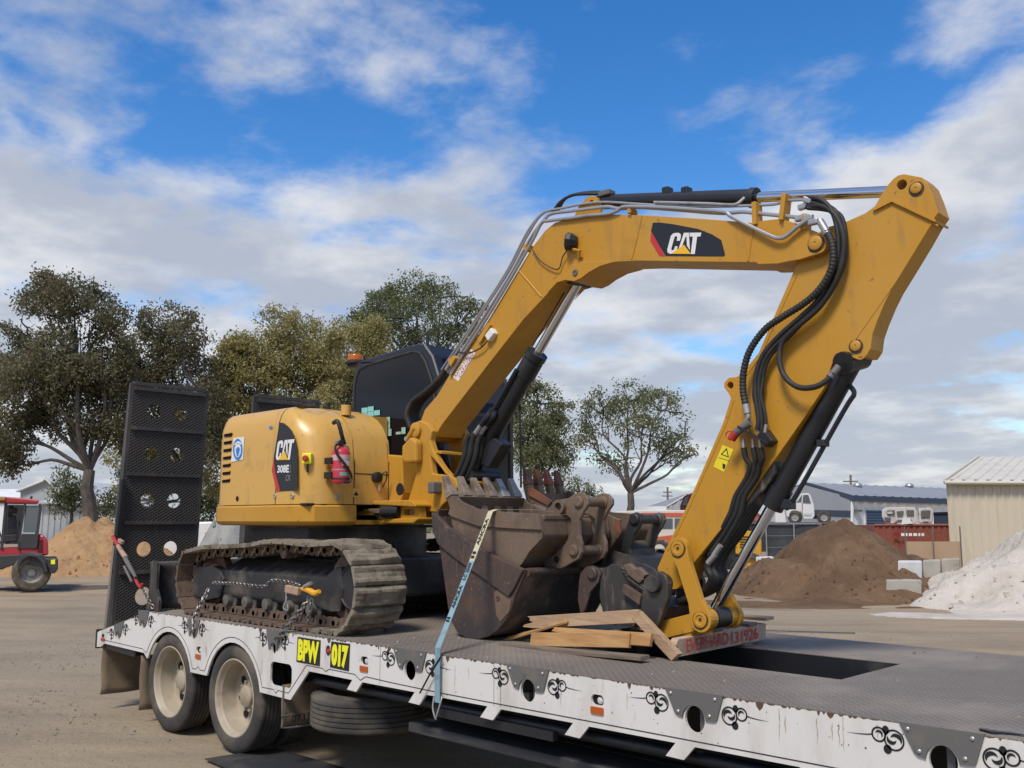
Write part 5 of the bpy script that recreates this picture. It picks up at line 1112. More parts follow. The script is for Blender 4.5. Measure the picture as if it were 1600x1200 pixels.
# -- narrow bucket curled on the quick hitch
nb = thing('hitched_bucket', (3.05, 1.13, DZ), 'scraped black narrow bucket curled on the quick hitch above the broken boards', 'bucket')
Y0 = 1.0
npx = [(938, 905), (944, 888), (955, 881), (968, 883), (980, 890), (1000, 905), (1006, 925), (1002, 960), (990, 980), (960, 978), (942, 960), (936, 930)]
for ya in (Y0, Y0 + .27): MB().prism(P(npx, Y0), ya, ya + .025).build('side_plate', M_wear, nb, bevel=.006)
MB().prism(P([(940, 906), (946, 891), (956, 884), (968, 886), (979, 893), (998, 907), (1003, 925), (999, 958), (988, 977), (961, 975), (945, 958), (939, 930)], Y0), Y0 + .0255, Y0 + .2695).build('bucket_shell', M_under, nb)
for pp in ([(975, 883), (985, 880), (1003, 896), (1008, 905), (1000, 912), (982, 898)], [(976, 912), (1003, 930), (1001, 946), (972, 925)], [(990, 889), (1000, 886), (1012, 898), (1006, 904)]):
    MB().prism(P(pp, Y0 - .03), Y0 - .045, Y0 - .005).build('wear_block', M_rust, nb, bevel=.008)
for k in range(4):
    a_, b_ = at(972 + k * 3, 888 + k * 5, Y0 - .02), at(1004 + k * 2, 906 + k * 6, Y0 - .02)
    MB().tube([a_, b_], .012, 6).build('lip_strip', M_wear, nb)

# ================================================================== timber
def wood(name, c1, c2, c3):
    def cu(col, noi, pos):
        c = mixc(mapr(noi(6, 6, .6, (.5, 3, 3), 2), .4, .65), c1, c2)
        return mixc(math_n('MULTIPLY', mapr(noi(30, 5, .6, (.12, 2.5, 2.5), 5), .5, .7), .6), c, c3)
    return mat(name, (.3, .2, .1), .75, custom=cu, bump=(60, .25, .003))
M_wood1 = wood('fresh_pine', (.46, .27, .11), (.36, .19, .07), (.24, .13, .06))
M_wood2 = wood('dusty_pine', (.44, .31, .19), (.35, .23, .135), (.20, .13, .08))
M_wood3 = wood('grey_board', (.20, .155, .115), (.15, .115, .085), (.09, .075, .06))
M_wood4 = wood('pale_bearer', (.50, .38, .28), (.42, .31, .22), (.30, .22, .16))
M_redprint = mat('red_stencil', (.55, .04, .04), .7, dirt=((.45, .2, .15), 25, .55, .7, .7))
def board(p0, p1, wv, th, m, label, ragged=0, seed=0, name='broken_board', parent=None):
    """plank from p0 to p1, wv = width vector, th = thickness"""
    g = random.Random(seed); p0, p1, wv = Vector(p0), Vector(p1), Vector(wv); d = (p1 - p0).normalized(); n_ = d.cross(wv).normalized() * th / 2
    k = 6; mb = MB(); e0 = [p0 - d * (g.uniform(0, ragged)) + wv * (i / k - .5) for i in range(k + 1)]; e1 = [p1 + wv * (i / k - .5) for i in range(k + 1)]
    mb.grid([[v - n_ for v in e0], [v - n_ for v in e1], [v + n_ for v in e1], [v + n_ for v in e0], [v - n_ for v in e0]])
    mb.add([v - n_ for v in e0] + [v + n_ for v in e0], [(i, i + 1, i + 8, i + 7) for i in range(k)]); mb.add([v - n_ for v in e1] + [v + n_ for v in e1], [(i, i + 1, i + 8, i + 7) for i in range(k)])
    mb.f = [f for f in mb.f]
    for s_ in (0, k):                                # long edges
        mb.add([e0[s_] - n_, e0[s_] + n_, e1[s_] + n_, e1[s_] - n_], [(0, 1, 2, 3)])
    o = mb.build(name, m, parent, bevel=.002, seg=1)
    if label: tag(o, label, 'board', 'broken pallet boards')
    return o
board(at(842, 972, .80), at(999, 963, .80), (0, .012, .080), .03, M_wood2, 'long split pine board propped on edge below the hitched bucket', .16, 1)
board(at(884, 991, .72), at(1018, 1000, .72), (0, .02, .075), .028, M_wood1, 'splintered honey-coloured board on edge between two other boards', .14, 2)
board(at(831, 999, .66), at(985, 1001, .70), (0, .015, .085), .03, M_wood1, 'short honey-coloured board on edge with a clean sawn left end', 0, 3)
board(at(785, 1009, .60), at(1008, 1028, .58), (.0, .09, .0), .026, M_wood3, 'flat grey plank lying on the deck in front of the other boards', .05, 4)
board(at(995, 960, .80), at(1058, 1027, .78), (.05, .0, .045), .045, M_wood2, 'pine board leaning diagonally against the broken pallet', 0, 5)
board(at(800, 996, .80), at(888, 970, .78), (0, .05, .02), .016, M_wood1, 'thin torn splinter of pine slanting beside the mud bucket', .12, 6)
pal = thing('broken_pallet', (3.4, 1.4, DZ), 'broken timber pallet stencilled in red under the bucket linkage', 'pallet')
PZ = DZ + .012
bearer = board(V(3.60, .86, PZ + .052), V(3.57, 1.92, PZ + .060), (.004, 0, .105), .05, M_wood4, None, .06, 7, 'bearer', pal)
for w_, ya, yb in (('EVERHARD', .93, 1.42), ('131926', 1.46, 1.80)):
    xa, xb = 3.6285 - .0305 * (ya - .93), 3.6285 - .0305 * (yb - .93)
    lettering('stencil', w_, V(xa, ya, PZ + .094), V(xb, yb, PZ + .098), V(xa + .001, ya, PZ + .020), V(xb + .001, yb, PZ + .024), M_redprint, bearer, .008, (.004, 0, 0))
board(V(3.05, .95, PZ + .05), V(3.03, 1.95, PZ + .05), (0, 0, .10), .05, M_wood3, None, 0, 8, 'bearer', pal)
for i, (y, x0, x1, dz) in enumerate(((1.10, 3.2, 3.50, .0), (1.33, 2.9, 3.60, .004), (1.52, 2.9, 3.58, .0), (1.70, 2.85, 3.62, .004), (1.88, 2.85, 3.64, .03))):
    board(V(x0, y, PZ + .118 + dz), V(x1, y + .02, PZ + .118 + dz), (0, .11, .004), .02, M_wood3 if i % 2 else M_wood2, None, .08, 20 + i, 'slat', pal)
board(V(2.95, 1.6, PZ + .0), V(3.62, 1.66, PZ - .0), (0, .10, 0), .02, M_wood3, None, 0, 30, 'slat', pal)

# ================================================================== strap
M_str1 = mat('blue_webbing', (.20, .33, .38), .8, dirt=((.13, .19, .21), 9, .45, .7, .7), bump=(180, .2, .002))
M_str2 = mat('cream_webbing', (.50, .46, .30), .8, dirt=((.34, .30, .19), 9, .45, .7, .7), bump=(180, .2, .002))
strap = thing('ratchet_strap', (2.48, -.03, .66), 'pale blue tie-down strap printed with black lettering pulled over the buckets', 'strap')
def web(name, pts, m, wd=.048):
    pts = [Vector(p) for p in pts]; vs = []
    for i, p in enumerate(pts):
        vs += [p + V(-wd / 2, 0, 0), p + V(wd / 2, 0, 0)]
    return MB().add(vs, [(2 * i, 2 * i + 1, 2 * i + 3, 2 * i + 2) for i in range(len(pts) - 1)]).build(name, m, strap, solid=.002)
pe = at(684, 1012, -.03); ph = at(683, 1098, -.03); ptop = at(768, 797, .68); pm = pe.lerp(ptop, .60)
web('webbing', [ph, pe.lerp(ph, .5) + V(0, -.004, 0), pe, pm], M_str1)
web('webbing', [pm, ptop + V(0, -.01, -.01), ptop + V(.01, .03, .005), ptop + V(.10, .30, .005), ptop + V(.25, .8, .0), ptop + V(.3, 1.2, -.1), V(2.5, 2.43, DZ), V(2.5, 2.45, .75)], M_str2)
u_ = (ptop - pe).normalized()
def strap_text(t, f0, f1, m=M_decalblk):
    a, b = pe.lerp(ptop, f0), pe.lerp(ptop, f1); off = V(0, -.004, .0015)
    lettering('print', t, a + V(-.015, 0, 0) + off, b + V(-.015, 0, 0) + off, a + V(.015, 0, 0) + off, b + V(.015, 0, 0) + off, m, strap, .02, (0, -.002, .001))
strap_text('ANCRA', .26, .42); strap_text('LC 2500', .46, .585); strap_text('ANCRA', .72, .93); strap_text('II', .62, .67); strap_text('II', .17, .20)
MB().tube(catmull([ph + V(-.03, 0, .03), ph + V(-.028, -.01, -.03), ph + V(-.01, -.012, -.075), ph + V(.0, -.008, -.095), ph + V(.012, -.012, -.07), ph + V(.026, -.005, -.02), ph + V(.03, .01, .03), ph + V(.01, .02, .035)], 5), .005, 8).build('hook', M_steel, strap, smooth=True)
mb = MB(); mb.tube(catmull([at(689, 1026, -.035), at(676, 1046, -.035), at(664, 1068, -.035), at(656, 1083, -.035)], 4), .006, 6); mb.build('loose_tail', M_decalblk, strap)

# ================================================================== chains
def chain_links(path, pitch, r, w_):
    path = [Vector(p) for p in path]; Ls = [0]
    for i in range(len(path) - 1): Ls.append(Ls[-1] + (path[i + 1] - path[i]).length)
    n = int(Ls[-1] / pitch); mb = MB(); i = 0
    for k in range(n):
        d = (k + .5) * pitch
        while i < len(Ls) - 2 and Ls[i + 1] < d: i += 1
        c = path[i].lerp(path[i + 1], (d - Ls[i]) / (Ls[i + 1] - Ls[i])); t = (path[i + 1] - path[i]).normalized()
        a = t.cross(V(.2, .9, .3)).normalized(); b = t.cross(a); a2 = (a * .75 + b * .66 if k % 2 else a * -.66 + b * .75).normalized()
        lp = [c + t * (pitch * .62 * math.cos(g) if abs(math.cos(g)) < .5 else pitch * (.22 * math.copysign(1, math.cos(g)) + .42 * math.cos(g))) + a2 * w_ * math.sin(g) for g in [2 * math.pi * j / 12 for j in range(12)]]
        mb.tube(lp, r, 6, closed=True)
    return mb
ch = thing('lashing_chain', at(232, 955, .03), 'steel chain with red hooks and lever binder running from ramp side to deck', 'chain', None)
tag(chain_links(catmull([at(221, 916, -.01), at(229, 932, -.005), at(236, 944, .0), at(242, 954, .02)], 5), .032, .005, .013).build('links', M_chain, ch, smooth=True), kind='stuff')
M_tan = mat('worn_tan_paint', (.40, .26, .18), .6, dirt=((.16, .13, .11), 12, .45, .65, .8))
MB().tube(catmull([at(176, 836, .02), at(180, 843, .0), at(184, 852, -.01), at(190, 858, -.02)], 4), [.016] * 12 + [.016], 8).build('red_hook', M_redpl, ch, smooth=True) if False else MB().tube([at(176, 838, .02), at(181, 847, .0), at(187, 856, -.02)], .017, 8).build('hook', M_redpl, ch, smooth=True)
MB().tube([at(185, 853, -.02), at(190, 862, -.02), at(197, 872, -.02)], .024, 8).build('binder_barrel', M_tan, ch, smooth=True)
MB().box(at(189, 846, -.03), (.09, .03, .035), Matrix.Rotation(R(15), 3, 'Y')).build('binder_tag', M_tan, ch, bevel=.005)
MB().tube([at(195, 871, -.03), at(204, 888, -.03), at(212, 902, -.03)], [.022, .02, .014], 8).build('binder_lever', M_greypl, ch, smooth=True)
MB().tube([at(194, 885, -.05), at(200, 897, -.05), at(206, 909, -.05)], .012, 8).build('binder_handle', M_greypl, ch, smooth=True)
MB().tube(catmull([at(211, 903, -.02), at(215, 912, -.02), at(220, 918, -.02), at(222, 912, -.02)], 4), .014, 8).build('hook', M_redpl, ch, smooth=True)
c2_ = thing('lashing_chain', at(305, 985, .0), 'short doubled chain hooked from track frame into pocket above the rear wheels', 'chain')
for k in (0, 1): tag(chain_links(catmull([at(326 - k, 920, .12), at(318 + k * 2, 935, .07), at(309 + k * 2, 950, .03), at(303 + k, 965, .0), at(302 + k, 980, -.02), at(303, 990, -.01)], 5), .034, .0055, .014).build('links', M_chain, c2_, smooth=True), kind='stuff')
c3_ = thing('lashing_chain', at(428, 1005, .0), 'doubled chain with yellow-handled tensioner slanting from track frame to the deck rail', 'chain')
for k in (0, 1): tag(chain_links(catmull([at(490 - k * 4, 930 + k, .10), at(478 - k * 3, 946, .06), at(458 - k * 3, 970, .0), at(440 - k * 3, 992, -.03), at(429 - k, 1003, -.03)], 5), .034, .0055, .014).build('links', M_chain, c3_, smooth=True), kind='stuff')
tag(chain_links(catmull([at(487, 936, .06), at(485, 950, .05), at(482, 965, .05), at(483, 975, .05)], 5), .03, .005, .012).build('links', M_chain, c3_, smooth=True), kind='stuff')
tag(chain_links(catmull([at(333, 910, .125), at(370, 912, .12), at(412, 916, .12), at(424, 907, .12), at(450, 909, .12), at(470, 915, .10)], 6), .030, .005, .012).build('links', M_chain, c3_, smooth=True), kind='stuff')
MB().box(at(458, 922, .09), (.18, .04, .06), Matrix.Rotation(R(4), 3, 'Y')).build('tensioner_body', M_tan, c3_, bevel=.008)
MB().tube(catmull([at(472, 920, .07), at(482, 922, .06), at(492, 927, .05), at(499, 924, .05)], 4), [.014, .016, .018, .02, .022, .022, .022, .022, .022, .022, .02, .018, .016], 8).build('handle', mat('handle_yellow', (.75, .38, .02), .5), c3_, smooth=True)
MB().tube([at(475, 917, .05), at(486, 911, .05)], .014, 8).build('pawl', M_steel, c3_, smooth=True)
MB().tube(catmull([at(447, 925, .10), at(447, 938, .08), at(443, 950, .07), at(450, 953, .07), at(449, 944, .07)], 4), .005, 6).build('ring', M_steel, c3_, smooth=True)

# ================================================================== litter on the deck
g = random.Random(41); mb = MB()
for i in range(150):
    x, y = g.uniform(1.6, 7.5), g.uniform(.05, 2.35)
    if HX0 - .1 < x < HX1 + .1 and HY0 - .1 < y < HY1 + .1: continue
    r = g.choice((.004, .005, .006, .009, .014)); a = g.uniform(0, 6)
    b = [V(x + r * math.cos(a + k * 1.571) * g.uniform(.7, 1.3), y + r * math.sin(a + k * 1.571) * g.uniform(.7, 1.3), DZ + .001) for k in range(4)]
    mb.add(b + [V(x, y, DZ) + (v - V(x, y, DZ)) * .6 + V(0, 0, r) for v in b], [(4, 5, 6, 7), (0, 1, 5, 4), (1, 2, 6, 5), (2, 3, 7, 6), (3, 0, 4, 7)])
tag(mb.build('deck_grit', M_stone), 'pebbles and grit scattered over the trailer deck', 'grit', kind='stuff')
c0_ = atz(1566, 1146, DZ + .006)
rag = catmull([c0_ + V(-.10, .05, 0), c0_ + V(-.04, .0, .006), c0_ + V(.02, .03, .002), c0_ + V(.09, .02, .004)], 5)
tag(MB().ribbon(rag, [.004, .02, .035, .03, .025, .035, .04, .03, .022, .03, .028, .022, .016, .012, .008, .004][:len(rag)], (0, 0, 1)).build('torn_rag', M_decalblk, solid=.004), 'torn scrap of black rubber lying near the deck edge at right', 'scrap')
for x_ in (1.95, 7.2):
    MB().bx(x_ - .004, x_ + .004, .02, DW - .02, DZ - .001, DZ + .0012).build('plate_joint', M_greypl, trailer)
# worn grease round the pins
M_grease = mat('grease', (.06, .04, .02), .5)
for c_, r_ in ((at(1275, 380, BY0 - .002), .052), (at(1432, 294.5, SY0 - .001), .042), (at(1337.5, 540.5, SY0 - .001), .042), (V(la[0], .954, la[1]), .055), (V(lb[0], .954, lb[1]), .055)):
    pts = [(r_ * (1 + .12 * noise.noise(V(math.cos(t_) * 2, math.sin(t_) * 2, r_ * 99))) * math.cos(t_), r_ * (1 + .12 * noise.noise(V(math.cos(t_) * 2, math.sin(t_) * 2, r_ * 99))) * math.sin(t_) - .004) for t_ in [2 * math.pi * k / 24 for k in range(24)]]
    MB().extrude(pts, lambda a, b: c_ + V(a, -.0012, b), lambda a, b: c_ + V(a, .0, b)).build('grease_stain', M_grease, exc)
# ================================================================== background
def gy(d): return 812.6 + 1.8 * 1490 / d * 1.0       # image height of flat ground at distance d
def fz(px, d, z): p = far(px, 800, d); return V(p.x, p.y, z)
def away(px):                                        # level direction of sight towards a thing
    d_ = ray(px, 800); d_ = Vector((d_.x, d_.y, 0)); return d_.normalized()
AXIS = None                                          # depth axis of the thing being built
def bprism(name, px, d, th, m, parent=None, bevel=0.0, smooth=False):
    """outline seen side-on at distance d, carried back by th metres"""
    ax = (WO[parent.name] - SURVEY) if parent is not None else (far(px[0][0], px[0][1], d) - SURVEY); ax.z = 0; ax.normalize()
    return MB().extrude(px, lambda a, b: far(a, b, d), lambda a, b: far(a, b, d) + ax * th).build(name, m, parent, bevel=bevel, smooth=smooth)
def bwheel(name, px, py, d, r, w_, mt, mr, parent, off=0.0):
    ax = WO[parent.name] - SURVEY; ax.z = 0; ax.normalize(); c = far(px, py, d) + ax * off
    t = MB().lathe(c, ax, [(r * .55, -w_ * .42), (r * .62, -w_ * .5), (r * .9, -w_ * .48), (r, -w_ * .36), (r, w_ * .36), (r * .9, w_ * .48), (r * .62, w_ * .5), (r * .55, w_ * .42)], 32).build(name, mt, parent, smooth=True)
    MB().lathe(c, ax, [(r * .56, -w_ * .40), (r * .52, -w_ * .30), (r * .46, -w_ * .1), (r * .22, -w_ * .08), (r * .2, -w_ * .2), (0, -w_ * .22)], 24).build('rim', mr, t, smooth=True)
    return t

# ---- heaps
def heap(name, c, ru, rv, H, m, label, seed, ridge=0.0, rough=.10, flat=.0, n=110):
    mb = MB(); rows = []
    for i in range(n + 1):
        rr = []
        for j in range(n + 1):
            a = (i / n * 2 - 1) * 1.15; b = (j / n * 2 - 1) * 1.15
            p = c + RIGHT * (a * ru) + FH * (b * rv)
            wob = 1 + .16 * noise.noise(V(math.atan2(b, a) * 1.1, seed, 0)) + .05 * noise.noise(V(math.atan2(b, a) * 4, seed, 3))
            r_ = math.hypot(a, b) / wob
            h = max(0, 1 - r_); h = min(h, 1 - flat) / (1 - flat) if flat else h
            h = (h ** .92) if r_ < 1 else 0
            z = H * h * (1 + .10 * noise.noise(p * .7 + V(0, 0, seed))) + rough * H * .5 * noise.fractal(p * 1.4 + V(seed, 0, 0), 1, 2, 4) * min(1, h * 4)
            z += .05 * noise.fractal(p * 5 + V(0, seed, 0), .9, 2, 3) * min(1, h * 5) - .10 * H * max(0, 1 - abs(noise.noise(V(a * 2.2 + b * .5, b * .6, seed + 4))) * 7) * min(1, h * 3)
            z += ridge * noise.noise(V(a * 3, b * 1.2, seed)) * min(1, h * 3)
            if r_ > 1: z = -.06
            rr.append(V(p.x, p.y, max(z, -.06)))
        rows.append(rr)
    mb.grid(rows); o = mb.build(name, m, smooth=True, angle=70); tag(o, label, 'heap')
    g = random.Random(int(seed * 7)); cl = MB(); pool = [v for r in rows for v in r if -.02 < v.z]
    low = [v for v in pool if v.z < H * .35]
    for q in range(520):
        v = g.choice(low if g.random() < .7 else pool); r_ = g.uniform(.012, .035) if g.random() < .85 else g.uniform(.04, .075); v = v + V(g.uniform(-.1, .1), g.uniform(-.1, .1), 0); rot = g.uniform(0, 6)
        b_ = [v + V(r_ * math.cos(rot + k * 1.571) * g.uniform(.7, 1.3), r_ * math.sin(rot + k * 1.571) * g.uniform(.7, 1.3), -r_ * .4) for k in range(4)]
        cl.add(b_ + [v + (w_ - v) * .6 + V(0, 0, r_ * g.uniform(.9, 1.3)) for w_ in b_], [(4, 5, 6, 7), (0, 1, 5, 4), (1, 2, 6, 5), (2, 3, 7, 6), (3, 0, 4, 7)])
    tag(cl.build('clods', m, o), kind='stuff'); return o
M_sand_o = mat('orange_sand', (.40, .25, .125), .95, dirt=((.30, .175, .085), .8, .42, .66, .8), dirt2=((.50, .34, .19), 3.0, .5, .75, .5), bump=(6, .8, .10), spec=.15)
M_soil = mat('brown_soil', (.165, .105, .062), .95, dirt=((.115, .072, .043), .7, .42, .62, .8), dirt2=((.24, .16, .10), 2.5, .5, .75, .5), bump=(7, .8, .10), spec=.15)
M_sand_w = mat('white_sand', (.56, .515, .45), .95, dirt=((.46, .41, .34), 1.0, .42, .66, .8), dirt2=((.62, .57, .51), 3.0, .5, .75, .5), bump=(6, .8, .10), spec=.15)
M_grav = mat('grey_heap', (.30, .30, .28), .95, dirt=((.22, .22, .20), 2.0, .42, .66, .7), bump=(12, .7, .05))
heap('sand_heap', fz(150, 35, 0), 3.6, 4.0, 1.82, M_sand_o, 'orange sand heap behind the red loader', 2.0, .05, .12, .12)
heap('soil_heap', fz(1305, 25.0, 0), 3.1, 3.6, 1.80, M_soil, 'dark brown soil heap left of the concrete blocks', 5.0, .12, .14, .05)
heap('soil_spill', fz(1415, 24.5, 0), 2.2, 2.6, .95, M_soil, 'low brown spill of soil running against the concrete blocks', 7.0, .10, .12, .1)
heap('white_sand_heap', fz(1690, 21.0, 0), 3.7, 3.4, 2.0, M_sand_w, 'white sand heap in front of the beige shed', 9.0, .10, .13, .12)
heap('gravel_heap', fz(362, 27, 0), 1.25, 1.6, 1.72, M_grav, 'pale grey gravel heap seen between the ramps', 11.0, .03, .06, .35, 40)
# sand and soil washed over the yard in front of the heaps: shallow aprons
def apron(name, c, ru, rv, m, seed, n=40):
    mb = MB(); rows = []
    for i in range(n + 1):
        rr = []
        for j in range(n + 1):
            a = i / n * 2 - 1; b = j / n * 2 - 1; p = c + RIGHT * (a * ru) + FH * (b * rv)
            h = .055 * (1 - math.hypot(a, b)) + .045 * noise.fractal(p * .8 + V(seed, 0, 0), 1, 2, 4) - .015
            rr.append(V(p.x, p.y, h if math.hypot(a, b) < .98 else -.05))
        rows.append(rr)
    o = MB().grid(rows).build(name, m, smooth=True); tag(o, kind='structure')
apron('spread_sand', fz(1600, 18.9, 0), 3.2, .9, M_sand_w, 3.0); apron('spread_soil', fz(1290, 21.6, 0), 3.4, 1.5, M_soil, 6.0)
apron('dark_apron', fz(105, 26.5, 0), 1.8, 1.2, mat('dark_ground', (.10, .082, .065), .95, bump=(8, .6, .05)), 8.0)  # darker shallow patch of ground right of the loader

# ---- red compact loader on the left
D = 24.6
ld = thing('compact_loader', fz(30, D, 0), 'red compact wheel loader parked at left beside the orange sand heap', 'loader')
M_lred = mat('loader_red', (.34, .022, .03), .4, dirt=((.22, .05, .045), 4, .5, .75, .6))
M_lblk = mat('loader_charcoal', (.028, .030, .034), .55, dirt=((.09, .08, .07), 3, .5, .75, .6))
M_tyre2 = mat('dusty_loader_tyre', (.085, .072, .055), .9, dirt=((.17, .14, .10), 5, .42, .7, .8))
M_gla2 = mat('cab_glass', (.10, .12, .13), .08, spec=.6)
bprism('rear_frame', [(-8, 868), (30, 866), (48, 862), (66, 866), (72, 872), (91, 872), (91, 888), (86, 896), (70, 896), (66, 886), (30, 880), (-8, 893)], D, 1.35, M_lblk, ld, .03)
bprism('mudguard', [(26, 894), (26, 880), (32, 870), (46, 865), (62, 868), (71, 878), (75, 894), (70, 894), (66, 880), (58, 872), (46, 870), (36, 875), (31, 884), (30, 894)], D - .12, 1.6, M_lblk, ld, .02)
hd = bprism('engine_hood', [(30, 858), (52, 845), (60, 834), (70, 837), (75, 846), (76, 868), (30, 866)], D + .05, 1.2, M_lred, ld, .06)
for i in range(6): bprism('hood_louvre', [(58.5, 843.5 + i * 3.4), (67, 844 + i * 3.4), (67, 845.8 + i * 3.4), (58.5, 845.3 + i * 3.4)], D + .035, .02, M_dark, hd)
bprism('cab_roof', [(-30, 776), (8, 776), (52, 780), (61, 781), (60, 787), (-30, 785)], D - .05, 1.45, M_lred, ld, .05)
for q in ([(62, 786), (66, 790), (58, 855), (53, 858)], [(38, 787), (41, 787), (30, 858), (27, 858)], [(7, 786), (11, 786), (4, 858), (0, 858)], [(-28, 786), (-24, 786), (-22, 858), (-26, 858)]):
    for off in (0, 1.25): MB().extrude(q, lambda a, b: far(a, b, D) + away(30) * off, lambda a, b: far(a, b, D) + away(30) * (off + .08)).build('cab_post', M_lblk, ld, bevel=.01)
bprism('door_pane', [(40, 790), (63, 790), (56, 832), (36, 832)], D + .03, .012, M_gla2, ld)
bprism('door_panel', [(34, 834), (57, 834), (54, 857), (30, 857)], D + .01, .03, M_lblk, ld, .01)
bprism('rear_pane', [(10, 789), (38, 789), (30, 850), (6, 850)], D + 1.28, .012, M_gla2, ld)
bprism('cab_floor', [(-26, 858), (32, 856), (32, 870), (-26, 872)], D + .05, 1.2, M_lred, ld, .02)
st_ = bprism('seat_back', [(12, 806), (26, 805), (27, 835), (10, 838)], D + .5, .45, M_lblk, ld, .05)
bprism('head_rest', [(15, 793), (28, 793), (28, 802), (15, 802)], D + .55, .3, M_lblk, ld, .04); bprism('seat_cushion', [(6, 836), (27, 834), (27, 846), (6, 848)], D + .5, .45, M_lblk, ld, .04)
MB().cyl(far(2, 840, D + .7), far(-6, 815, D + .7), .02, n=8).build('steering_column', M_lblk, ld); 
bwheel('tyre', 49.5, 895, D, .46, .38, M_tyre2, mat('loader_rim', (.30, .30, .29), .5, dirt=((.2, .17, .13), 5, .45, .7, .8)), ld, .22); bwheel('tyre', 49.5, 895, D, .46, .38, M_tyre2, MATS['loader_rim'], ld, 1.35)
bwheel('tyre', -72, 895, D, .46, .38, M_tyre2, MATS['loader_rim'], ld, .22); bwheel('tyre', -72, 895, D, .46, .38, M_tyre2, MATS['loader_rim'], ld, 1.35)
bprism('front_frame', [(-110, 865), (-12, 868), (-12, 885), (-110, 890)], D + .3, .8, M_lred, ld, .04)
for off in (.35, 1.0): bprism('lift_arm', [(-60, 852), (-52, 850), (-135, 898), (-145, 896)], D + off, .08, M_lblk, ld)
bprism('loader_bucket', [(-145, 880), (-135, 885), (-135, 916), (-185, 919), (-183, 914), (-150, 908)], D - .1, 1.8, M_lblk, ld, .02)
bprism('rear_reflector', [(79.5, 875), (86, 874), (86, 881.5), (79.5, 881.5)], D - .005, .01, M_signyel, ld)
MB().tube([far(48, 779, D + .2), far(50, 775.5, D + .2)], .03, 6).build('roof_lamp', M_lblk, ld); MB().box(far(2, 779, D - .08), (.16, .16, .1)).build('work_lamp', mat('lamp_warm', (.55, .35, .12), .3), ld, bevel=.02)

# ---- profiled sheets for sheds and containers
def sheet(a, b, c, d, pitch, depth, out, ribw=.5):
    """ribbed sheet over quad a-b (bottom edge) c-d (top edge above b, a); ribs run from bottom to top"""
    a, b, c, d, out = map(Vector, (a, b, c, d, out)); n = max(2, int((b - a).length / pitch)); rows = [[], []]
    for i in range(n):
        for t, o_ in ((0, 0), (.5 - ribw / 2 - .08, 0), (.5 - ribw / 2, 1), (.5 + ribw / 2, 1), (.5 + ribw / 2 + .08, 0)):
            f_ = (i + t) / n
            rows[0].append(a.lerp(b, f_) + out * depth * o_); rows[1].append(d.lerp(c, f_) + out * depth * o_)
    rows[0].append(b); rows[1].append(c)
    return MB().grid(rows)
M_beige = mat('beige_sheeting', (.56, .50, .38), .55, dirt=((.44, .38, .28), 1.2, .45, .72, .5, (3, 3, .4)))
M_beiger = mat('beige_roofing', (.60, .57, .48), .5, dirt=((.48, .45, .38), .9, .45, .7, .5))
M_cream = mat('cream_trim', (.62, .58, .48), .5)
M_lgrey = mat('light_grey_sheeting', (.42, .44, .46), .5, dirt=((.36, .38, .40), .5, .45, .7, .5))
M_wsh = mat('white_sheeting', (.76, .77, .76), .5, dirt=((.56, .56, .54), .4, .45, .7, .5))
M_groof = mat('grey_roofing', (.24, .25, .265), .5, dirt=((.30, .31, .32), .3, .42, .7, .6))
M_navy = mat('navy_trim', (.035, .055, .095), .45); M_navyd = mat('navy_roller_door', (.06, .11, .19), .5)
UP = V(0, 0, 1)
def drop(p, z=0.0): return V(p.x, p.y, z)
# beige shed at right
sh = thing('beige_shed', fz(1540, 36, 0), 'beige ribbed metal shed standing behind the white sand heap', 'shed')
eL, rL = far(1478, 752, 33), far(1536, 716, 39.5); wd = (far(1800, 745, 33.5) - eL); wd.z = 0; wd.normalize(); Lw = 11.0
eR, rR = eL + wd * Lw, rL + wd * Lw; nb_ = (rL - eL); nb_.z = 0; nb_n = nb_.normalized(); outn = -(UP.cross(wd)).normalized(); outn = outn if outn.dot(FH) < 0 else -outn
sheet(drop(eL), drop(eR), eR, eL, .30, .035, outn, .22).build('front_wall', M_beige, sh)
gback = drop(rL) + nb_; bk = V(gback.x, gback.y, eL.z)
MB().add([drop(eL), eL, rL, bk, drop(gback)], [(0, 1, 2, 3, 4)]).build('gable_wall', M_beige, sh)
ov = outn * .25 - UP * .05
sheet(eL + ov - wd * .15 + UP * .06, eR + ov + UP * .06, rR + UP * .06, rL - wd * .15 + UP * .06, .42, .04, UP, .22).build('roof', M_beiger, sh)
MB().add([eR, rR, V(eR.x, eR.y, eR.z) + nb_ * 2, drop(eR) + nb_ * 2, drop(eR)], [(0, 1, 2, 3, 4)]).build('gable_wall', M_beige, sh)
MB().add([rL + UP * .06, rR + UP * .06, rR + nb_ - UP * (rL.z - eL.z), rL + nb_ - UP * (rL.z - eL.z)], [(0, 1, 2, 3)]).build('rear_roof', M_beiger, sh)
MB().tube([eL + ov - wd * .2 + UP * .0, eR + ov], .07, 8).build('gutter', M_cream, sh); MB().tube([eL + ov - wd * .17 + UP * .1, rL - wd * .17 + UP * .1], .05, 6).build('barge_board', M_cream, sh)
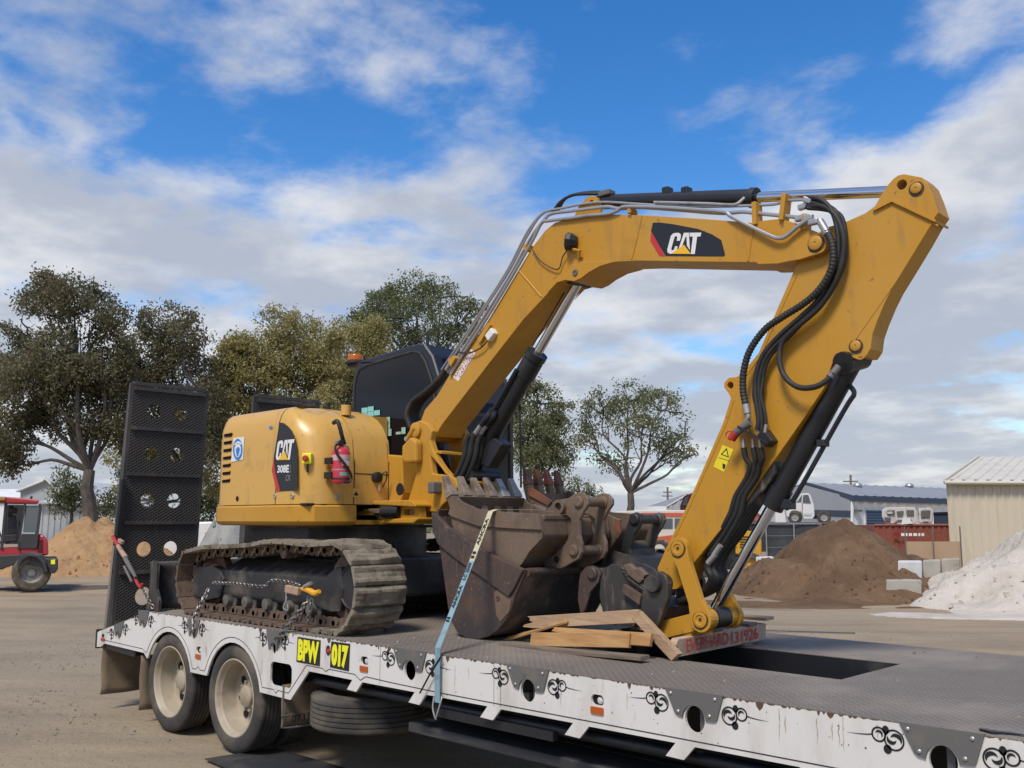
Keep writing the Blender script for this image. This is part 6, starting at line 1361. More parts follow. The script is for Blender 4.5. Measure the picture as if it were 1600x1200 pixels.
# white and grey shed in the distance
s2 = thing('white_shed', fz(1400, 66, 0), 'white long shed with navy trim, grey roof and roller door', 'shed')
c0, cr, cl, ap, ar = far(1328, 777, 60), far(1600, 786, 68), far(1195, 777, 74), far(1258, 757, 67), far(1560, 768, 84)
sheet(drop(c0), drop(cr), cr, c0, .9, .04, -FH, .3).build('long_wall', M_wsh, s2)
w0, w1 = drop(cl), drop(c0); n_g = 26; rows = [[], []]
for i in range(n_g + 1):
    f_ = i / n_g; b_ = w0.lerp(w1, f_); fa = (ap - cl).length / ((ap - cl).length + (c0 - ap).length); zt = cl.z + (ap.z - cl.z) * min(1, f_ / fa) if f_ < fa else ap.z + (c0.z - ap.z) * (f_ - fa) / (1 - fa)
    o_ = -FH * (.05 if i % 2 else 0); rows[0].append(b_ + o_); rows[1].append(V(b_.x, b_.y, zt) + o_)
MB().grid(rows).build('gable_wall', M_lgrey, s2)
k_ = -RIGHT * .0 - FH * .3
rf = sheet(c0 + k_ + UP * .1, cr + k_ + UP * .1, ar + UP * .1, ap + k_ + UP * .1, .8, .04, UP, .3).build('roof', M_groof, s2)
MB().add([ap + UP * .08, ar + UP * .08, ar + (ar - cr) * .9 - UP * 1.6, cl + UP * .08], [(0, 1, 2, 3)]).build('rear_roof', M_groof, s2)
def band(name, a, b, h, t, m, parent): return MB().add([a, b, b - UP * h, a - UP * h, a + FH * t, b + FH * t, b - UP * h + FH * t, a - UP * h + FH * t], [(0, 1, 2, 3), (0, 4, 5, 1), (3, 2, 6, 7), (4, 7, 6, 5), (0, 3, 7, 4), (1, 5, 6, 2)]).build(name, m, parent)
band('fascia', c0 + k_ * 1.6 + UP * .10, cr + k_ * 1.6 + UP * .10, .34, .15, M_navy, s2); band('fascia', cl + k_ * 1.6 + UP * .14, ap + k_ * 1.6 + UP * .14, .30, .12, M_navy, s2); band('fascia', ap + k_ * 1.6 + UP * .14, c0 + k_ * 1.6 + UP * .12, .30, .12, M_navy, s2)
def on_wall(px, py, a=c0, b=cr, off=.1):
    nrm = UP.cross(b - a).normalized(); d_ = ray(px, py); t = (a - SURVEY).dot(nrm) / d_.dot(nrm); return SURVEY + d_ * t - FH * off
dr = MB().add([on_wall(*q) for q in ((1353, 797), (1400, 798), (1400, 840), (1353, 840))], [(0, 1, 2, 3)]).build('roller_door', M_navyd, s2)
for i in range(8): MB().tube([on_wall(1353, 800 + i * 4.2, off=.11), on_wall(1400, 801 + i * 4.2, off=.11)], .03, 4).build('door_slat', M_navy, dr)
MB().add([on_wall(*q) for q in ((1352, 795.5), (1401, 796.5), (1401, 798.5), (1352, 797.5))], [(0, 1, 2, 3)]).build('door_hood', M_wsh, s2)
MB().box(on_wall(1337, 798, off=.2), (.5, .5, .12)).build('wall_light', M_greypl, s2)
MB().tube([on_wall(1331, 780, off=.15), on_wall(1330, 786, off=.2), on_wall(1329, 840, off=.15)], .09, 6).build('downpipe', M_wsh, s2)
aw0, aw1 = on_wall(1250, 796, cl, c0, .2), on_wall(1327, 798, cl, c0, .2)
band('awning', aw0, aw1, .4, 0.6, M_navy, s2)
for px_ in (1340, 1421):
    p_ = on_wall(px_, 772, ap, ar, 0); p_ = far(px_, 763, 68 if px_ < 1400 else 74)
    v_ = MB().cyl(p_ - UP * .35, p_, .16, n=12).build('vent_pipe', M_steel, s2); MB().lathe(p_, (0, 0, 1), [(.14, 0), (.28, .08), (.33, .2), (.26, .33), (.1, .4), (0, .41)], 14).build('vent_cowl', M_steel, v_, smooth=True)
# grey shed glimpsed behind the stick
s3 = thing('grey_shed', fz(1090, 62, 0), 'plain grey shed half hidden behind the lower stick', 'shed')
a_, b_, c_ = far(1042, 793, 62), far(1078, 772, 62), far(1175, 757, 62)
sheet(drop(a_), drop(b_), b_, a_, .5, .04, -FH, .3).build('end_wall', M_lgrey, s3); sheet(drop(b_), drop(c_), c_, b_, .5, .04, -FH, .3).build('front_wall', M_lgrey, s3)
MB().add([a_ + UP * .1, b_ + UP * .1, c_ + UP * .1, c_ + FH * 9 + UP * .2, a_ + FH * 9 + UP * .2], [(0, 1, 2, 3, 4)]).build('roof', M_groof, s3); MB().tube([a_ + UP * .05, b_ + UP * .05, c_ + UP * .05], .07, 6).build('roof_edge', M_lgrey, s3)
# sheds at the left
s4 = thing('gabled_shed', fz(75, 62, 0), 'blue-grey gabled shed beyond the red loader', 'shed')
D4 = 62
M_bgrey = mat('blue_grey_wall', (.36, .40, .42), .55)
MB().add([far(30, 840, D4), far(108, 840, D4), far(106, 788, D4), far(75, 751, D4), far(32, 768, D4)], [(0, 1, 2, 3, 4)]).build('gable_wall', M_bgrey, s4)
for p0, p1 in (((75, 750), (108, 789)), ((75, 750), (28, 769))):
    a_, b_ = far(*p0, D4) - FH * .3, far(*p1, D4) - FH * .3; MB().add([a_, b_, b_ + FH * 14, a_ + FH * 14, a_ + UP * .12, b_ + UP * .12, b_ + FH * 14 + UP * .12, a_ + FH * 14 + UP * .12], [(3, 2, 1, 0), (4, 5, 6, 7), (0, 1, 5, 4), (1, 2, 6, 5), (3, 0, 4, 7)]).build('roof', M_wsh, s4)
s5 = thing('white_sheeted_shed', fz(110, 56, 0), 'low white ribbed shed with flat eave behind the orange sand heap', 'shed')
a_, b_ = far(62, 786, 56), far(215, 790, 56)
sheet(drop(a_), drop(b_), b_, a_, .34, .05, -FH, .3).build('front_wall', M_wsh, s5); MB().add([a_ - FH * .4 + UP * .05, b_ - FH * .4 + UP * .05, b_ + FH * 5 + UP * .6, a_ + FH * 5 + UP * .6], [(0, 1, 2, 3)]).build('roof', M_wsh, s5, solid=.1)
MB().add([drop(b_), b_, b_ + FH * 5, drop(b_) + FH * 5], [(0, 1, 2, 3)]).build('end_wall', M_wsh, s5); MB().add([drop(a_), a_, a_ + FH * 5, drop(a_) + FH * 5], [(0, 1, 2, 3)]).build('end_wall', M_wsh, s5)
s6 = thing('far_white_shed', fz(0, 75, 0), 'far white shed roof at the left edge behind the loader cab', 'shed')
bprism('front_wall', [(-60, 776), (33, 776), (33, 840), (-60, 840)], 75, 8, M_wsh, s6); MB().add([far(-62, 777, 74.6), far(35, 777, 74.6), far(30, 764, 79), far(-55, 764, 79)], [(0, 1, 2, 3)]).build('roof', M_wsh, s6, solid=.12)

# ---- containers, wrecks and vehicles on the right
M_contr = mat('container_red', (.25, .08, .055), .6, dirt=((.20, .05, .035), 1.5, .42, .7, .7, (2, 2, .5)), dirt2=((.36, .16, .10), 4, .55, .75, .5))
cn = thing('shipping_container', fz(1425, 42, 0), 'rust-red shipping container under the white car wreck', 'container')
a_, b_ = far(1366, 820, 42), far(1490, 821, 42.5); zt = 1.58
sheet(drop(a_), drop(b_), drop(b_, zt), drop(a_, zt), .28, .04, -FH, .4).build('side_wall', M_contr, cn)
MB().add([drop(a_, zt), drop(b_, zt), drop(b_ + FH * 2.4, zt), drop(a_ + FH * 2.4, zt)], [(0, 1, 2, 3)]).build('roof', M_contr, cn)
MB().add([drop(a_), drop(a_, zt), drop(a_ + FH * 2.4, zt), drop(a_ + FH * 2.4)], [(0, 1, 2, 3)]).build('end_wall', M_contr, cn); MB().add([drop(b_), drop(b_, zt), drop(b_ + FH * 2.4, zt), drop(b_ + FH * 2.4)], [(0, 1, 2, 3)]).build('end_wall', M_contr, cn)
MB().tube([drop(a_, zt) - FH * .03, drop(b_, zt) - FH * .03], .06, 4).build('top_rail', M_contr, cn)
for x0, x1 in ((1408, 1418), (1420, 1425), (1427, 1433), (1435, 1438), (1440, 1444)): MB().add([far(a, b, 41.9) for a, b in ((x0, 833), (x1, 833), (x1, 837.5), (x0, 837.5))], [(0, 1, 2, 3)]).build('painted_mark', M_wsh, cn)
MB().add([far(a, b, 41.9) for a, b in ((1396, 832), (1406, 832), (1406, 838), (1396, 838))], [(0, 1, 2, 3)]).build('painted_mark', mat('dark_red_mark', (.22, .02, .03), .6), cn)
M_car = mat('old_white_car', (.58, .57, .54), .5, dirt=((.35, .32, .28), 2.5, .48, .7, .8), dirt2=((.20, .17, .14), 6, .58, .74, .7))
wr = thing('car_wreck', far(1418, 820, 42.6), 'stripped white car shell lying on top of the red container', 'car')
bprism('body_shell', [(1378, 797), (1384, 793), (1412, 792), (1430, 793), (1433, 800), (1434, 815), (1428, 819), (1412, 818), (1409, 813), (1403, 813), (1398, 818), (1384, 818), (1378, 808)], 42.4, 1.4, M_car, wr, .06)
bprism('cab_shell', [(1435, 794), (1455, 793), (1459, 799), (1457, 818), (1436, 818)], 42.4, 1.4, M_car, wr, .06)
for q in ([(1386, 798), (1398, 797), (1398, 804), (1386, 804)], [(1401, 799), (1412, 798), (1411, 806), (1402, 806)], [(1416, 797), (1428, 797), (1428, 805), (1417, 806)], [(1439, 798), (1454, 797), (1453, 808), (1439, 808)], [(1403, 812), (1413, 812), (1410, 817), (1400, 817)], [(1382, 808), (1392, 809), (1391, 815), (1383, 814)]):
    bprism('body_opening', q, 42.33, .05, mat('wreck_recess', (.12, .11, .10), .8), wr, .01)
for q in ((1390, 801), (1420, 810), (1446, 813)): bprism('dent', [(q[0] - 4, q[1] - 1), (q[0] + 4, q[1] - 2), (q[0] + 5, q[1] + 2), (q[0] - 3, q[1] + 2)], 42.30, .06, mat('wreck_silver', (.5, .5, .5), .5), wr, .01)
bprism('loose_panel', [(1410, 812), (1422, 811), (1426, 818), (1408, 819.5)], 42.1, .3, M_wsh, wr)
dk = thing('dark_skip', far(1468, 820, 43), 'dark flatbed crate beside the white car wreck on the container', 'crate'); bprism('box', [(1459, 803), (1484, 802), (1484, 820), (1459, 819.5)], 43, 1.5, M_navy, dk, .03); bprism('lid', [(1458, 800.5), (1485, 799.5), (1485, 803), (1458, 804)], 42.95, 1.6, M_black, dk, .02)
# platform container carrying the white ute, behind a shade-cloth fence
D2 = 56
pc = thing('steel_platform', fz(1235, D2, 0), 'dark raised container platform behind the black shade-cloth fence', 'platform'); bprism('side_wall', [(1140, 818), (1300, 818), (1300, 862), (1140, 862)], D2, 2.4, M_lblk, pc); bprism('top_deck', [(1139, 816), (1301, 816), (1301, 818.5), (1139, 818.5)], D2 - .1, 2.6, M_greypl, pc)
ut = thing('white_ute', far(1265, 816, D2), 'white utility cab and bare chassis parked on the raised platform', 'ute')
M_carw = mat('clean_white_car', (.68, .68, .67), .4, dirt=((.5, .48, .45), 2, .5, .75, .5))
bprism('cab_body', [(1228, 797), (1229, 790), (1236, 788), (1244, 785), (1252, 771), (1264, 770.5), (1267, 775), (1272, 790), (1273, 806), (1270, 811), (1256, 811), (1251, 800), (1240, 800), (1234, 809), (1229, 807)], D2 + .3, 1.5, M_carw, ut, .05)
bprism('windscreen', [(1240, 784.5), (1246, 783.5), (1253, 772.5), (1252, 784)], D2 + .26, .05, M_gla2, ut); bprism('side_pane', [(1254, 785), (1255, 773.5), (1263, 773), (1267, 786)], D2 + .25, .05, M_gla2, ut)
bprism('door_line', [(1253, 786), (1254, 786), (1254, 808), (1253, 808)], D2 + .27, .02, M_greypl, ut); bprism('headlamp', [(1228, 792), (1232, 791), (1232, 796), (1228, 797)], D2 + .27, .05, M_amber, ut); bprism('number_sticker', [(1255.5, 801.5), (1268, 801.5), (1268, 805.5), (1255.5, 805.5)], D2 + .27, .02, M_lamp, ut)
bprism('chassis_rail', [(1270, 804), (1293, 806), (1293, 810), (1266, 811)], D2 + .5, .9, M_black, ut)
for px_ in (1242, 1287.5): bwheel('tyre', px_, 808, D2, .40, .28, M_tyre, M_steel, ut, .35); bwheel('tyre', px_, 808, D2, .40, .28, M_tyre, M_steel, ut, 1.6)
bw = thing('white_bonnet', far(1213, 817, D2 - 1), 'white ute body panel standing beside the utility cab on the platform', 'car part'); bprism('panel', [(1197, 817), (1200, 803), (1212, 798), (1226, 797), (1229, 817)], D2 - .6, 1.3, M_carw, bw, .05); bprism('grille', [(1200, 806), (1211, 803), (1211, 815), (1199, 815)], D2 - .64, .03, M_lgrey, bw)
rdw = thing('red_wreck', far(1182, 817, D2), 'red car body on the platform just behind the bucket cylinder rod', 'car'); bprism('body', [(1140, 817), (1142, 806), (1152, 800), (1162, 793), (1178, 793), (1186, 803), (1194, 806), (1194, 817)], D2 + .1, 1.4, mat('faded_red_car', (.26, .05, .045), .5, dirt=((.35, .3, .27), 2, .5, .7, .6)), rdw, .06); bprism('window', [(1158, 800), (1164, 795), (1176, 795), (1182, 802)], D2 + .06, .05, M_gla2, rdw)
rdv = thing('maroon_van', far(1070, 800, D2), 'maroon vehicle cabin glimpsed left of the lower stick', 'van'); bprism('body', [(1062, 820), (1063, 790), (1068, 776), (1074, 772), (1110, 772), (1110, 820)], D2 + 1, 1.6, mat('maroon_paint', (.16, .025, .035), .45), rdv, .06); bprism('pane', [(1066, 789), (1070, 778), (1075, 775), (1074, 790)], D2 + .95, .06, M_gla2, rdv); bprism('leg', [(1064, 820), (1108, 820), (1108, 862), (1064, 862)], D2 + 1, 1.5, M_black, rdv)
# shade-cloth fence
fn = thing('shade_cloth_fence', fz(1240, 34, 0), 'black shade-cloth fence panel beside the brown soil heap', 'fence')
M_cloth = mat('shade_cloth', (.045, .052, .058), .85, dirt=((.075, .08, .082), 2, .45, .7, .6), bump=(30, .3, .02))
a_, b_ = far(1196, 822, 34), far(1282, 819, 34.6)
rows = [[V(p.x, p.y, z) + FH * (.04 * noise.noise(V(p.x * 2, p.y * 2, z))) for p in (a_.lerp(b_, i / 24) for i in range(25))] for z in (.05, .45, .85, 1.25, 1.62)]
MB().grid(rows).build('cloth', M_cloth, fn, smooth=True)
for f_ in (0, .5, 1): p_ = a_.lerp(b_, f_); MB().cyl(drop(p_) - FH * .06, drop(p_, 1.66) - FH * .06, .025, n=8).build('post', M_steel, fn)
MB().tube([drop(a_, 1.66) - FH * .05, drop(b_, 1.66) - FH * .05], .02, 6).build('top_rail', M_steel, fn)
for z in (.45, .85, 1.25):
    MB().tube([drop(a_, z) - FH * .05, drop(b_, z) - FH * .05], .006, 4).build('wire', M_steel, fn)
# tan windbreak in front of the container
tw = thing('tan_windbreak', fz(1455, 30, 0), 'low tan cloth windbreak fence in front of the red container', 'fence')
a_, b_ = far(1414, 850, 31), far(1500, 847, 31)
MB().add([drop(a_), drop(b_), drop(b_, 1.12), drop(a_, 1.12)], [(0, 1, 2, 3)]).build('cloth', mat('tan_cloth', (.40, .28, .18), .85, dirt=((.34, .22, .14), 1, .4, .7, .6)), tw, solid=.01)
for f_ in (0, .5, 1): p_ = a_.lerp(b_, f_); MB().cyl(drop(p_) - FH * .05, drop(p_, 1.6) - FH * .05, .022, n=6).build('post', M_greypl, tw)
# white bus with orange stripe
D3 = 50
bus = thing('parked_bus', fz(1000, D3, 0), 'old white bus with orange roof stripe between black bucket and stick', 'bus')
bprism('body', [(948, 812), (952, 803), (965, 799), (1000, 797), (1090, 797), (1090, 858), (948, 858)], D3, 2.4, mat('bus_cream', (.60, .57, .50), .5, dirt=((.45, .42, .36), 1, .45, .7, .6)), bus, .12)
bprism('roof_stripe', [(1002, 801), (1088, 801.5), (1088, 808), (1012, 807), (1002, 805)], D3 - .03, .05, mat('bus_orange', (.50, .11, .05), .5), bus)
for i in range(5): bprism('side_window', [(966 + i * 22, 810), (985 + i * 22, 810), (985 + i * 22, 826), (966 + i * 22, 826)], D3 - .03, .05, M_gla2, bus)
bprism('windscreen', [(951, 811), (962, 809), (962, 827), (950, 827)], D3 - .02, .05, M_gla2, bus)
bprism('side_mark', [(1018, 840), (1050, 836), (1052, 850), (1044, 850), (1040, 843), (1018, 845)], D3 - .03, .05, MATS['bus_orange'], bus)
for px_ in (1031, 1075, 965): bwheel('tyre', px_, 858, D3, .5, .3, M_tyre, M_rim, bus, .1)
bprism('chassis', [(950, 855), (1090, 855), (1090, 863), (950, 863)], D3 + .3, 1.8, M_black, bus)
# scaffold gate next to the bus
# yellow machine behind the bucket cylinder
D5 = 31
ym = thing('yellow_telehandler', fz(1165, D5, 0), 'yellow and black work machine parked left of the brown soil heap', 'machine')
M_yel2 = mat('machine_yellow', (.62, .32, .02), .45, dirt=((.4, .24, .06), 3, .5, .75, .6))
bprism('rear_hood', [(1149, 831), (1166, 829), (1186, 832), (1190, 845), (1190, 866), (1172, 868), (1149, 866)], D5, 1.3, M_yel2, ym, .06)
bprism('chassis', [(1096, 858), (1150, 852), (1180, 866), (1186, 885), (1150, 890), (1096, 888)], D5 + .1, 1.3, M_black, ym, .04)
for q in ([(1150, 812), (1153, 812), (1152, 850), (1149, 850)], [(1168, 814), (1170.5, 814), (1172, 832), (1169, 832)], [(1108, 808), (1111, 808), (1106, 855), (1103, 855)]): bprism('cab_post', q, D5 + .1, .07, M_black, ym)
bprism('cab_roof', [(1104, 806), (1172, 811), (1172, 815), (1104, 811)], D5, 1.2, M_black, ym, .03)
for i in range(5): bprism('hood_slot', [(1156, 838 + i * 4), (1176, 838 + i * 4), (1176, 839.6 + i * 4), (1156, 839.6 + i * 4)], D5 - .02, .03, M_dark, ym)
for px_ in (1172, 1110): bwheel('tyre', px_, 884, D5, .42, .34, M_tyre, M_yel2, ym, .1)
bprism('work_light', [(1146, 846), (1150, 846), (1150, 850), (1146, 850)], D5 - .1, .1, M_lamp, ym)
# concrete blocks
M_conc = mat('block_concrete', (.40, .385, .33), .85, dirt=((.27, .25, .19), 1.8, .42, .68, .8), dirt2=((.18, .15, .11), 5, .58, .75, .6), bump=(20, .4, .02))
M_concw = mat('pale_concrete', (.55, .56, .55), .8, dirt=((.38, .37, .33), 3, .5, .72, .7), bump=(20, .4, .02))
def cblock(px, d, m, th, label):
    o = bprism('concrete_block', px, d, th, m, None, .03); tag(o, label, 'concrete block', 'interlocking concrete blocks'); return o
cblock([(1403, 877), (1441, 877), (1441, 905), (1431, 907), (1410, 901), (1403, 893)], 22.5, M_concw, .6, 'pale concrete block with chipped lower corner, right of the brown soil')
cblock([(1442, 876), (1470, 875), (1470, 900), (1442, 906)], 22.7, M_conc, .6, 'stained concrete block in the middle of the raised row by white sand')
cblock([(1471, 874), (1500, 873), (1500, 898), (1471, 899)], 22.9, M_conc, .6, 'concrete block at the right end of the raised row, half under sand')
cblock([(1385, 907), (1420, 907), (1440, 908), (1440, 930), (1385, 926)], 21.6, M_conc, .6, 'low concrete block at the foot of the row beside white sand')
cblock([(1181, 871), (1205, 870), (1215, 873), (1215, 893), (1181, 893)], 29, M_concw, .6, 'pale concrete block behind the left end of the brown soil')
cblock([(1160, 897), (1188, 895), (1190, 915), (1160, 917)], 26, M_conc, .6, 'small weathered concrete block at the left foot of the brown soil')
# steel bar lying on the yard
a_, b_ = atz(1196, 984.5, .02), atz(1336, 988.5, .02); tag(MB().tube([a_, b_], .016, 6).build('steel_bar', M_greypl), 'thin grey steel bar lying on the dirt beyond the deck', 'bar')
# white van behind the ramps
vn = thing('white_van', fz(300, 36, 0), 'white van partly hidden behind the upright rear ramps', 'van')
bprism('body', [(222, 836), (236, 832), (250, 822), (262, 817), (330, 815), (344, 818), (347, 832), (347, 872), (222, 872)], 36, 1.8, M_carw, vn, .08); bprism('side_pane', [(252, 824), (263, 820), (282, 820), (282, 832), (250, 832)], 35.96, .05, M_gla2, vn); bprism('door_line', [(288, 820), (289, 820), (289, 868), (288, 868)], 35.96, .05, M_dark, vn)
for px_ in (240, 326): bwheel('tyre', px_, 874, 36, .34, .22, M_tyre, M_steel, vn, .05)
# power poles
def pole(px, ytop, d, h_arm, label):
    b_ = fz(px, d, 0); t_ = far(px, ytop, d); pl = thing('power_pole', b_, label, 'power pole')
    M_pole = mat('pole_timber', (.16, .14, .12), .85); MB().cyl(b_, t_, .15, .11, n=8).build('pole', M_pole, pl)
    for dy, w_ in h_arm: c_ = far(px, ytop + dy, d); MB().box(c_, (1, 1, 1)).v; m_ = MB(); m_.tube([c_ - RIGHT * w_, c_ + RIGHT * w_], .06, 5); ar_ = m_.build('cross_arm', M_pole, pl); [MB().cyl(c_ + RIGHT * s_, c_ + RIGHT * s_ + UP * .22, .05, n=6).build('insulator', M_lamp, ar_) for s_ in (-w_ * .9, w_ * .9)]
pole(1329, 742, 95, ((10, .75),), 'leaning power pole above the white long shed roof'); pole(1043, 761, 110, ((8, .5), (14, .6)), 'distant power pole beside the spreading gum tree')

# ---- trees
M_bark = mat('gum_bark', (.10, .085, .07), .9, dirt=((.05, .042, .036), 3, .42, .68, .8), dirt2=((.20, .18, .15), 5, .58, .75, .6))
def leafmat(name, a, b, c):
    def cu(col, noi, pos):
        k = mixc(mapr(noi(.55, 4, .6, None, 3), .40, .62), a, b); return mixc(math_n('MULTIPLY', mapr(noi(4.5, 3, .6, None, 8), .48, .68), .7), k, c)
    return mat(name, a, .6, custom=cu, transl=.45, spec=.3)
LF = [leafmat('leaf_dark_olive', (.14, .138, .072), (.18, .162, .09), (.23, .20, .13)), leafmat('leaf_olive', (.30, .275, .11), (.37, .325, .13), (.42, .38, .19)), leafmat('leaf_green', (.13, .155, .066), (.17, .192, .08), (.22, .235, .115)), leafmat('leaf_grey_green', (.165, .178, .085), (.205, .22, .105), (.26, .275, .16))]
def tree(name, px, d, blobs, m, label, seed, dens=1.0, fork=None, trunk_r=.30, leaf=.185, droop=.6, gap=.30):
    g = random.Random(seed); k = d / 1490
    base = fz(px, d, -.1); fk = far(*(fork or (px, 770)), d)
    t = thing(name, (base.x, base.y, 0), label, 'tree', 'gum trees behind the yard')
    limb = MB(); lv = []; lf = []
    def wig(a, b, n_, amp):
        out_ = []
        for i in range(n_ + 1):
            f_ = i / n_; p = a.lerp(b, f_); s_ = math.sin(math.pi * f_) * amp * (b - a).length
            out_.append(p + V(g.uniform(-1, 1), g.uniform(-1, 1), g.uniform(-.4, .7)) * s_)
        return out_
    tp = wig(base, fk, 5, .05); limb.tube(tp, [trunk_r * (1.25 - .5 * i / 5) for i in range(6)], 9)
    blobs0 = list(blobs); blobs = [b + (-1,) for b in blobs0]; cents = []
    for q in range(int(len(blobs0) * 1.6)):                # small sprays round the edges for a ragged outline
        bi = g.randrange(len(blobs0)); b0 = blobs0[bi]; t_ = g.uniform(-.4, 3.6); k_ = g.uniform(.75, 1.15)
        blobs.append((b0[0] + b0[2] * k_ * math.cos(t_), b0[1] - b0[3] * k_ * math.sin(t_), b0[2] * g.uniform(.22, .42), b0[3] * g.uniform(.20, .36), bi))
    for (bx_, by_, rx, ry, par) in blobs:
        c = far(bx_, by_, d) + FH * g.uniform(-1, 1) * rx * k * .7; RX, RY = rx * k, ry * k; RD = (RX + RY) / 2
        cents.append(c); lp = catmull(wig(fk if par < 0 else cents[par], c, 4, .10), 3); n_ = len(lp); r0 = trunk_r * (.36 if par < 0 else .10) * g.uniform(.7, 1.0); limb.tube(lp, [r0 * (1 - i / (n_ - 1)) + .03 for i in range(n_)], 7)
        subs = []
        for s_ in range(6 if par < 0 else 2):
            a_ = V(0, 0, 0)
            while True:
                v = V(g.uniform(-1, 1), g.uniform(-1, 1), g.uniform(-.6, 1))
                if .3 < v.length < 1: break
            e = c + RIGHT * v.x * RX * .9 + FH * v.y * RD * .9 + UP * v.z * RY * .9; st0 = lp[g.randrange(n_ // 2, n_)]
            tw_ = wig(st0, e, 3, .12); limb.tube(tw_, [.035, .026, .018, .010], 5); subs.append(tw_)
        nclump = int(dens * 88 * (rx * ry) / 400)
        for q in range(nclump):
            while True:
                v = V(g.uniform(-1, 1), g.uniform(-1, 1), g.uniform(-1, 1))
                if v.length < 1: break
            v = v * (v.length ** -.35)
            p = c + RIGHT * v.x * RX + FH * v.y * RD + UP * v.z * RY
            if noise.noise(p * .75 + V(seed, 0, 0)) < gap - .55 + (.15 if v.length > .8 else 0): continue
            cr_ = g.uniform(.18, .46)
            for l_ in range(g.randint(8, 13)):
                o_ = p + V(g.gauss(0, 1), g.gauss(0, 1), g.gauss(0, .8)) * cr_ * .6
                dr_ = V(g.uniform(-1, 1), g.uniform(-1, 1), g.uniform(-1.3, .5) - droop * .4).normalized(); sd_ = dr_.cross(V(g.uniform(-1, 1), g.uniform(-1, 1), g.uniform(-1, 1))).normalized()
                ln = leaf * g.uniform(.7, 1.3); wdt = ln * .24; i0 = len(lv)
                lv.extend((o_, o_ + dr_ * ln * .45 + sd_ * wdt, o_ + dr_ * ln, o_ + dr_ * ln * .45 - sd_ * wdt)); lf.append((i0, i0 + 1, i0 + 2, i0 + 3))
    limb.build('trunk', M_bark, t, smooth=True)
    me = bpy.data.meshes.new('crown'); o0 = WO[t.name]; me.from_pydata([v - o0 for v in lv], [], lf); me.materials.append(m)
    o = bpy.data.objects.new('crown', me); COL.objects.link(o); o.parent = t; WO[o.name] = o0
    return t
tree('gum_tree', 140, 46, [(70, 470, 45, 38), (128, 468, 42, 36), (165, 490, 38, 38), (38, 525, 30, 26), (110, 545, 60, 42), (165, 550, 45, 50), (55, 615, 58, 50), (120, 640, 66, 55), (28, 680, 38, 36), (172, 640, 40, 60), (10, 720, 26, 24), (95, 590, 60, 40)], LF[0], 'large dark gum tree with curved trunk at left behind the sand heap', 1, .95, (140, 735), .34)
tree('gum_tree', 292, 50, [(250, 498, 42, 32), (302, 525, 36, 40), (228, 560, 42, 46), (280, 590, 58, 55), (318, 640, 40, 58), (245, 670, 46, 55), (325, 715, 30, 45), (205, 600, 30, 46)], LF[0], 'dark gum tree rising directly behind the nearer upright ramp', 2, .95, (290, 740), .30)
tree('gum_tree', 430, 52, [(432, 512, 40, 36), (385, 560, 46, 46), (460, 560, 50, 50), (418, 620, 60, 50), (360, 640, 36, 55), (475, 640, 60, 42), (415, 565, 50, 50), (350, 570, 25, 35), (345, 720, 30, 60), (500, 560, 40, 40), (450, 690, 60, 40)], LF[1], 'olive-yellow gum tree behind the excavator body', 3, 1.0, (430, 720), .28)
tree('gum_tree', 535, 55, [(515, 525, 42, 32), (560, 550, 45, 45), (520, 590, 50, 50), (560, 620, 40, 50), (490, 520, 35, 28), (575, 520, 34, 34), (590, 590, 36, 40)], LF[1], 'olive gum tree just left of the excavator cab', 4, .95, (535, 720), .26)
tree('gum_tree', 650, 62, [(640, 452, 46, 34), (690, 468, 42, 34), (605, 490, 44, 32), (655, 505, 66, 36), (722, 500, 32, 36), (570, 498, 34, 28), (680, 545, 60, 40), (610, 540, 50, 40)], LF[2], 'tall green gum tree above the excavator cab roof', 5, .95, (650, 640), .32)
tree('gum_tree', 830, 56, [(845, 630, 36, 36), (872, 690, 30, 46), (812, 670, 40, 60), (850, 735, 40, 36), (785, 625, 36, 40), (830, 690, 40, 50)], LF[3], 'grey-green gum tree right of the boom cylinder', 6, .9, (825, 780), .26)
tree('gum_tree', 985, 54, [(985, 625, 40, 34), (945, 645, 36, 34), (1030, 645, 38, 34), (925, 690, 30, 28), (1070, 680, 26, 22), (1000, 680, 46, 30), (960, 720, 34, 20), (1050, 705, 26, 18), (915, 660, 20, 24), (1085, 710, 14, 12)], LF[3], 'spreading gum tree with several bare stems beneath the boom arch', 7, .55, (985, 770), .24, gap=.46)
tree('gum_tree', -30, 50, [(-10, 590, 34, 40), (-40, 640, 46, 50), (-60, 580, 50, 45), (-20, 700, 40, 40)], LF[0], 'dark gum tree at the extreme left edge', 8, .9, (-35, 740), .28)
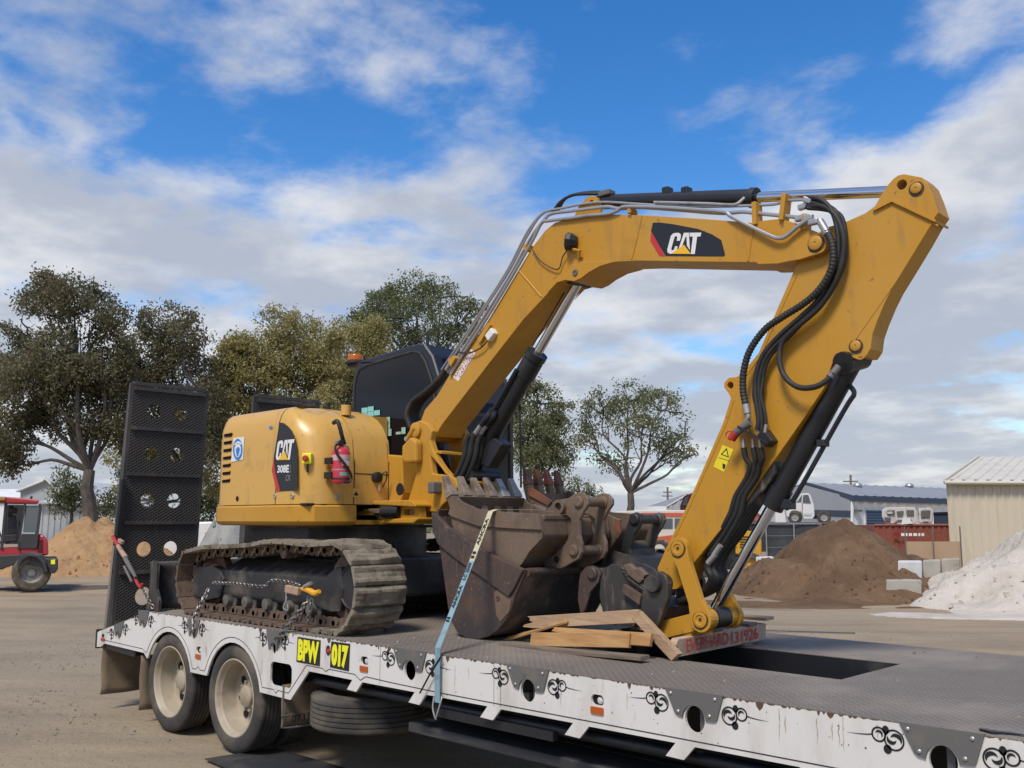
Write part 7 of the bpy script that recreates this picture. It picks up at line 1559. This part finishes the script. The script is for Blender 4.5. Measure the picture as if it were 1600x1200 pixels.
tree('young_tree', 112, 52, [(108, 755, 22, 30), (125, 780, 24, 24), (95, 790, 18, 20)], LF[2], 'small bushy tree between the left sheds and the big trunk', 9, .8, (112, 800), .10, .16)
tree('young_tree', 905, 62, [(905, 762, 24, 14), (930, 775, 16, 12), (880, 770, 18, 18)], LF[3], 'low shrubby tree beneath the grey-green gum', 10, .8, (905, 790), .10, .16)
tree('young_tree', 180, 54, [(175, 790, 26, 26), (200, 770, 20, 30), (345, 780, 26, 34), (320, 800, 20, 22)], LF[2], 'bushy green undergrowth tree behind the ramp base', 11, .8, (200, 800), .10, .16)
tree('gum_tree', 235, 58, [(215, 700, 40, 45), (262, 735, 44, 40), (225, 765, 40, 32), (300, 770, 34, 34), (340, 690, 30, 50), (345, 610, 24, 50)], LF[1], 'olive gum filling the gap behind the nearer ramp', 12, 1.0, (250, 790), .2)
# ---- scrub along the far edge of the plain
g = random.Random(77); lv, lf = [], []
for i in range(2600):
    a_ = g.uniform(-75, 75); dd = g.uniform(125, 165); dirv = Matrix.Rotation(R(a_), 3, 'Z') @ FH
    hgt = 1.5 + 1.6 * max(0, noise.noise(V(a_ * .25, 3, 0))) + .8 * noise.noise(V(a_ * 1.3, 7, 0))
    p0 = SURVEY + dirv * dd; p0.z = 0
    for l_ in range(9):
        o_ = p0 + V(g.gauss(0, .9), g.gauss(0, .9), g.uniform(0, max(.5, hgt))); i0 = len(lv); s_ = g.uniform(.25, .5)
        d1 = V(g.uniform(-1, 1), g.uniform(-1, 1), g.uniform(-1, 1)).normalized(); d2 = d1.cross(V(g.uniform(-1, 1), g.uniform(-1, 1), g.uniform(-1, 1))).normalized()
        lv.extend((o_ - d1 * s_, o_ + d2 * s_ * .6, o_ + d1 * s_, o_ - d2 * s_ * .6)); lf.append((i0, i0 + 1, i0 + 2, i0 + 3))
me = bpy.data.meshes.new('scrub'); me.from_pydata(lv, [], lf); me.materials.append(LF[3]); o = bpy.data.objects.new('scrub', me); COL.objects.link(o)
tag(o, 'low grey-green scrub along the far edge of the flat ground', 'scrub', kind='stuff')
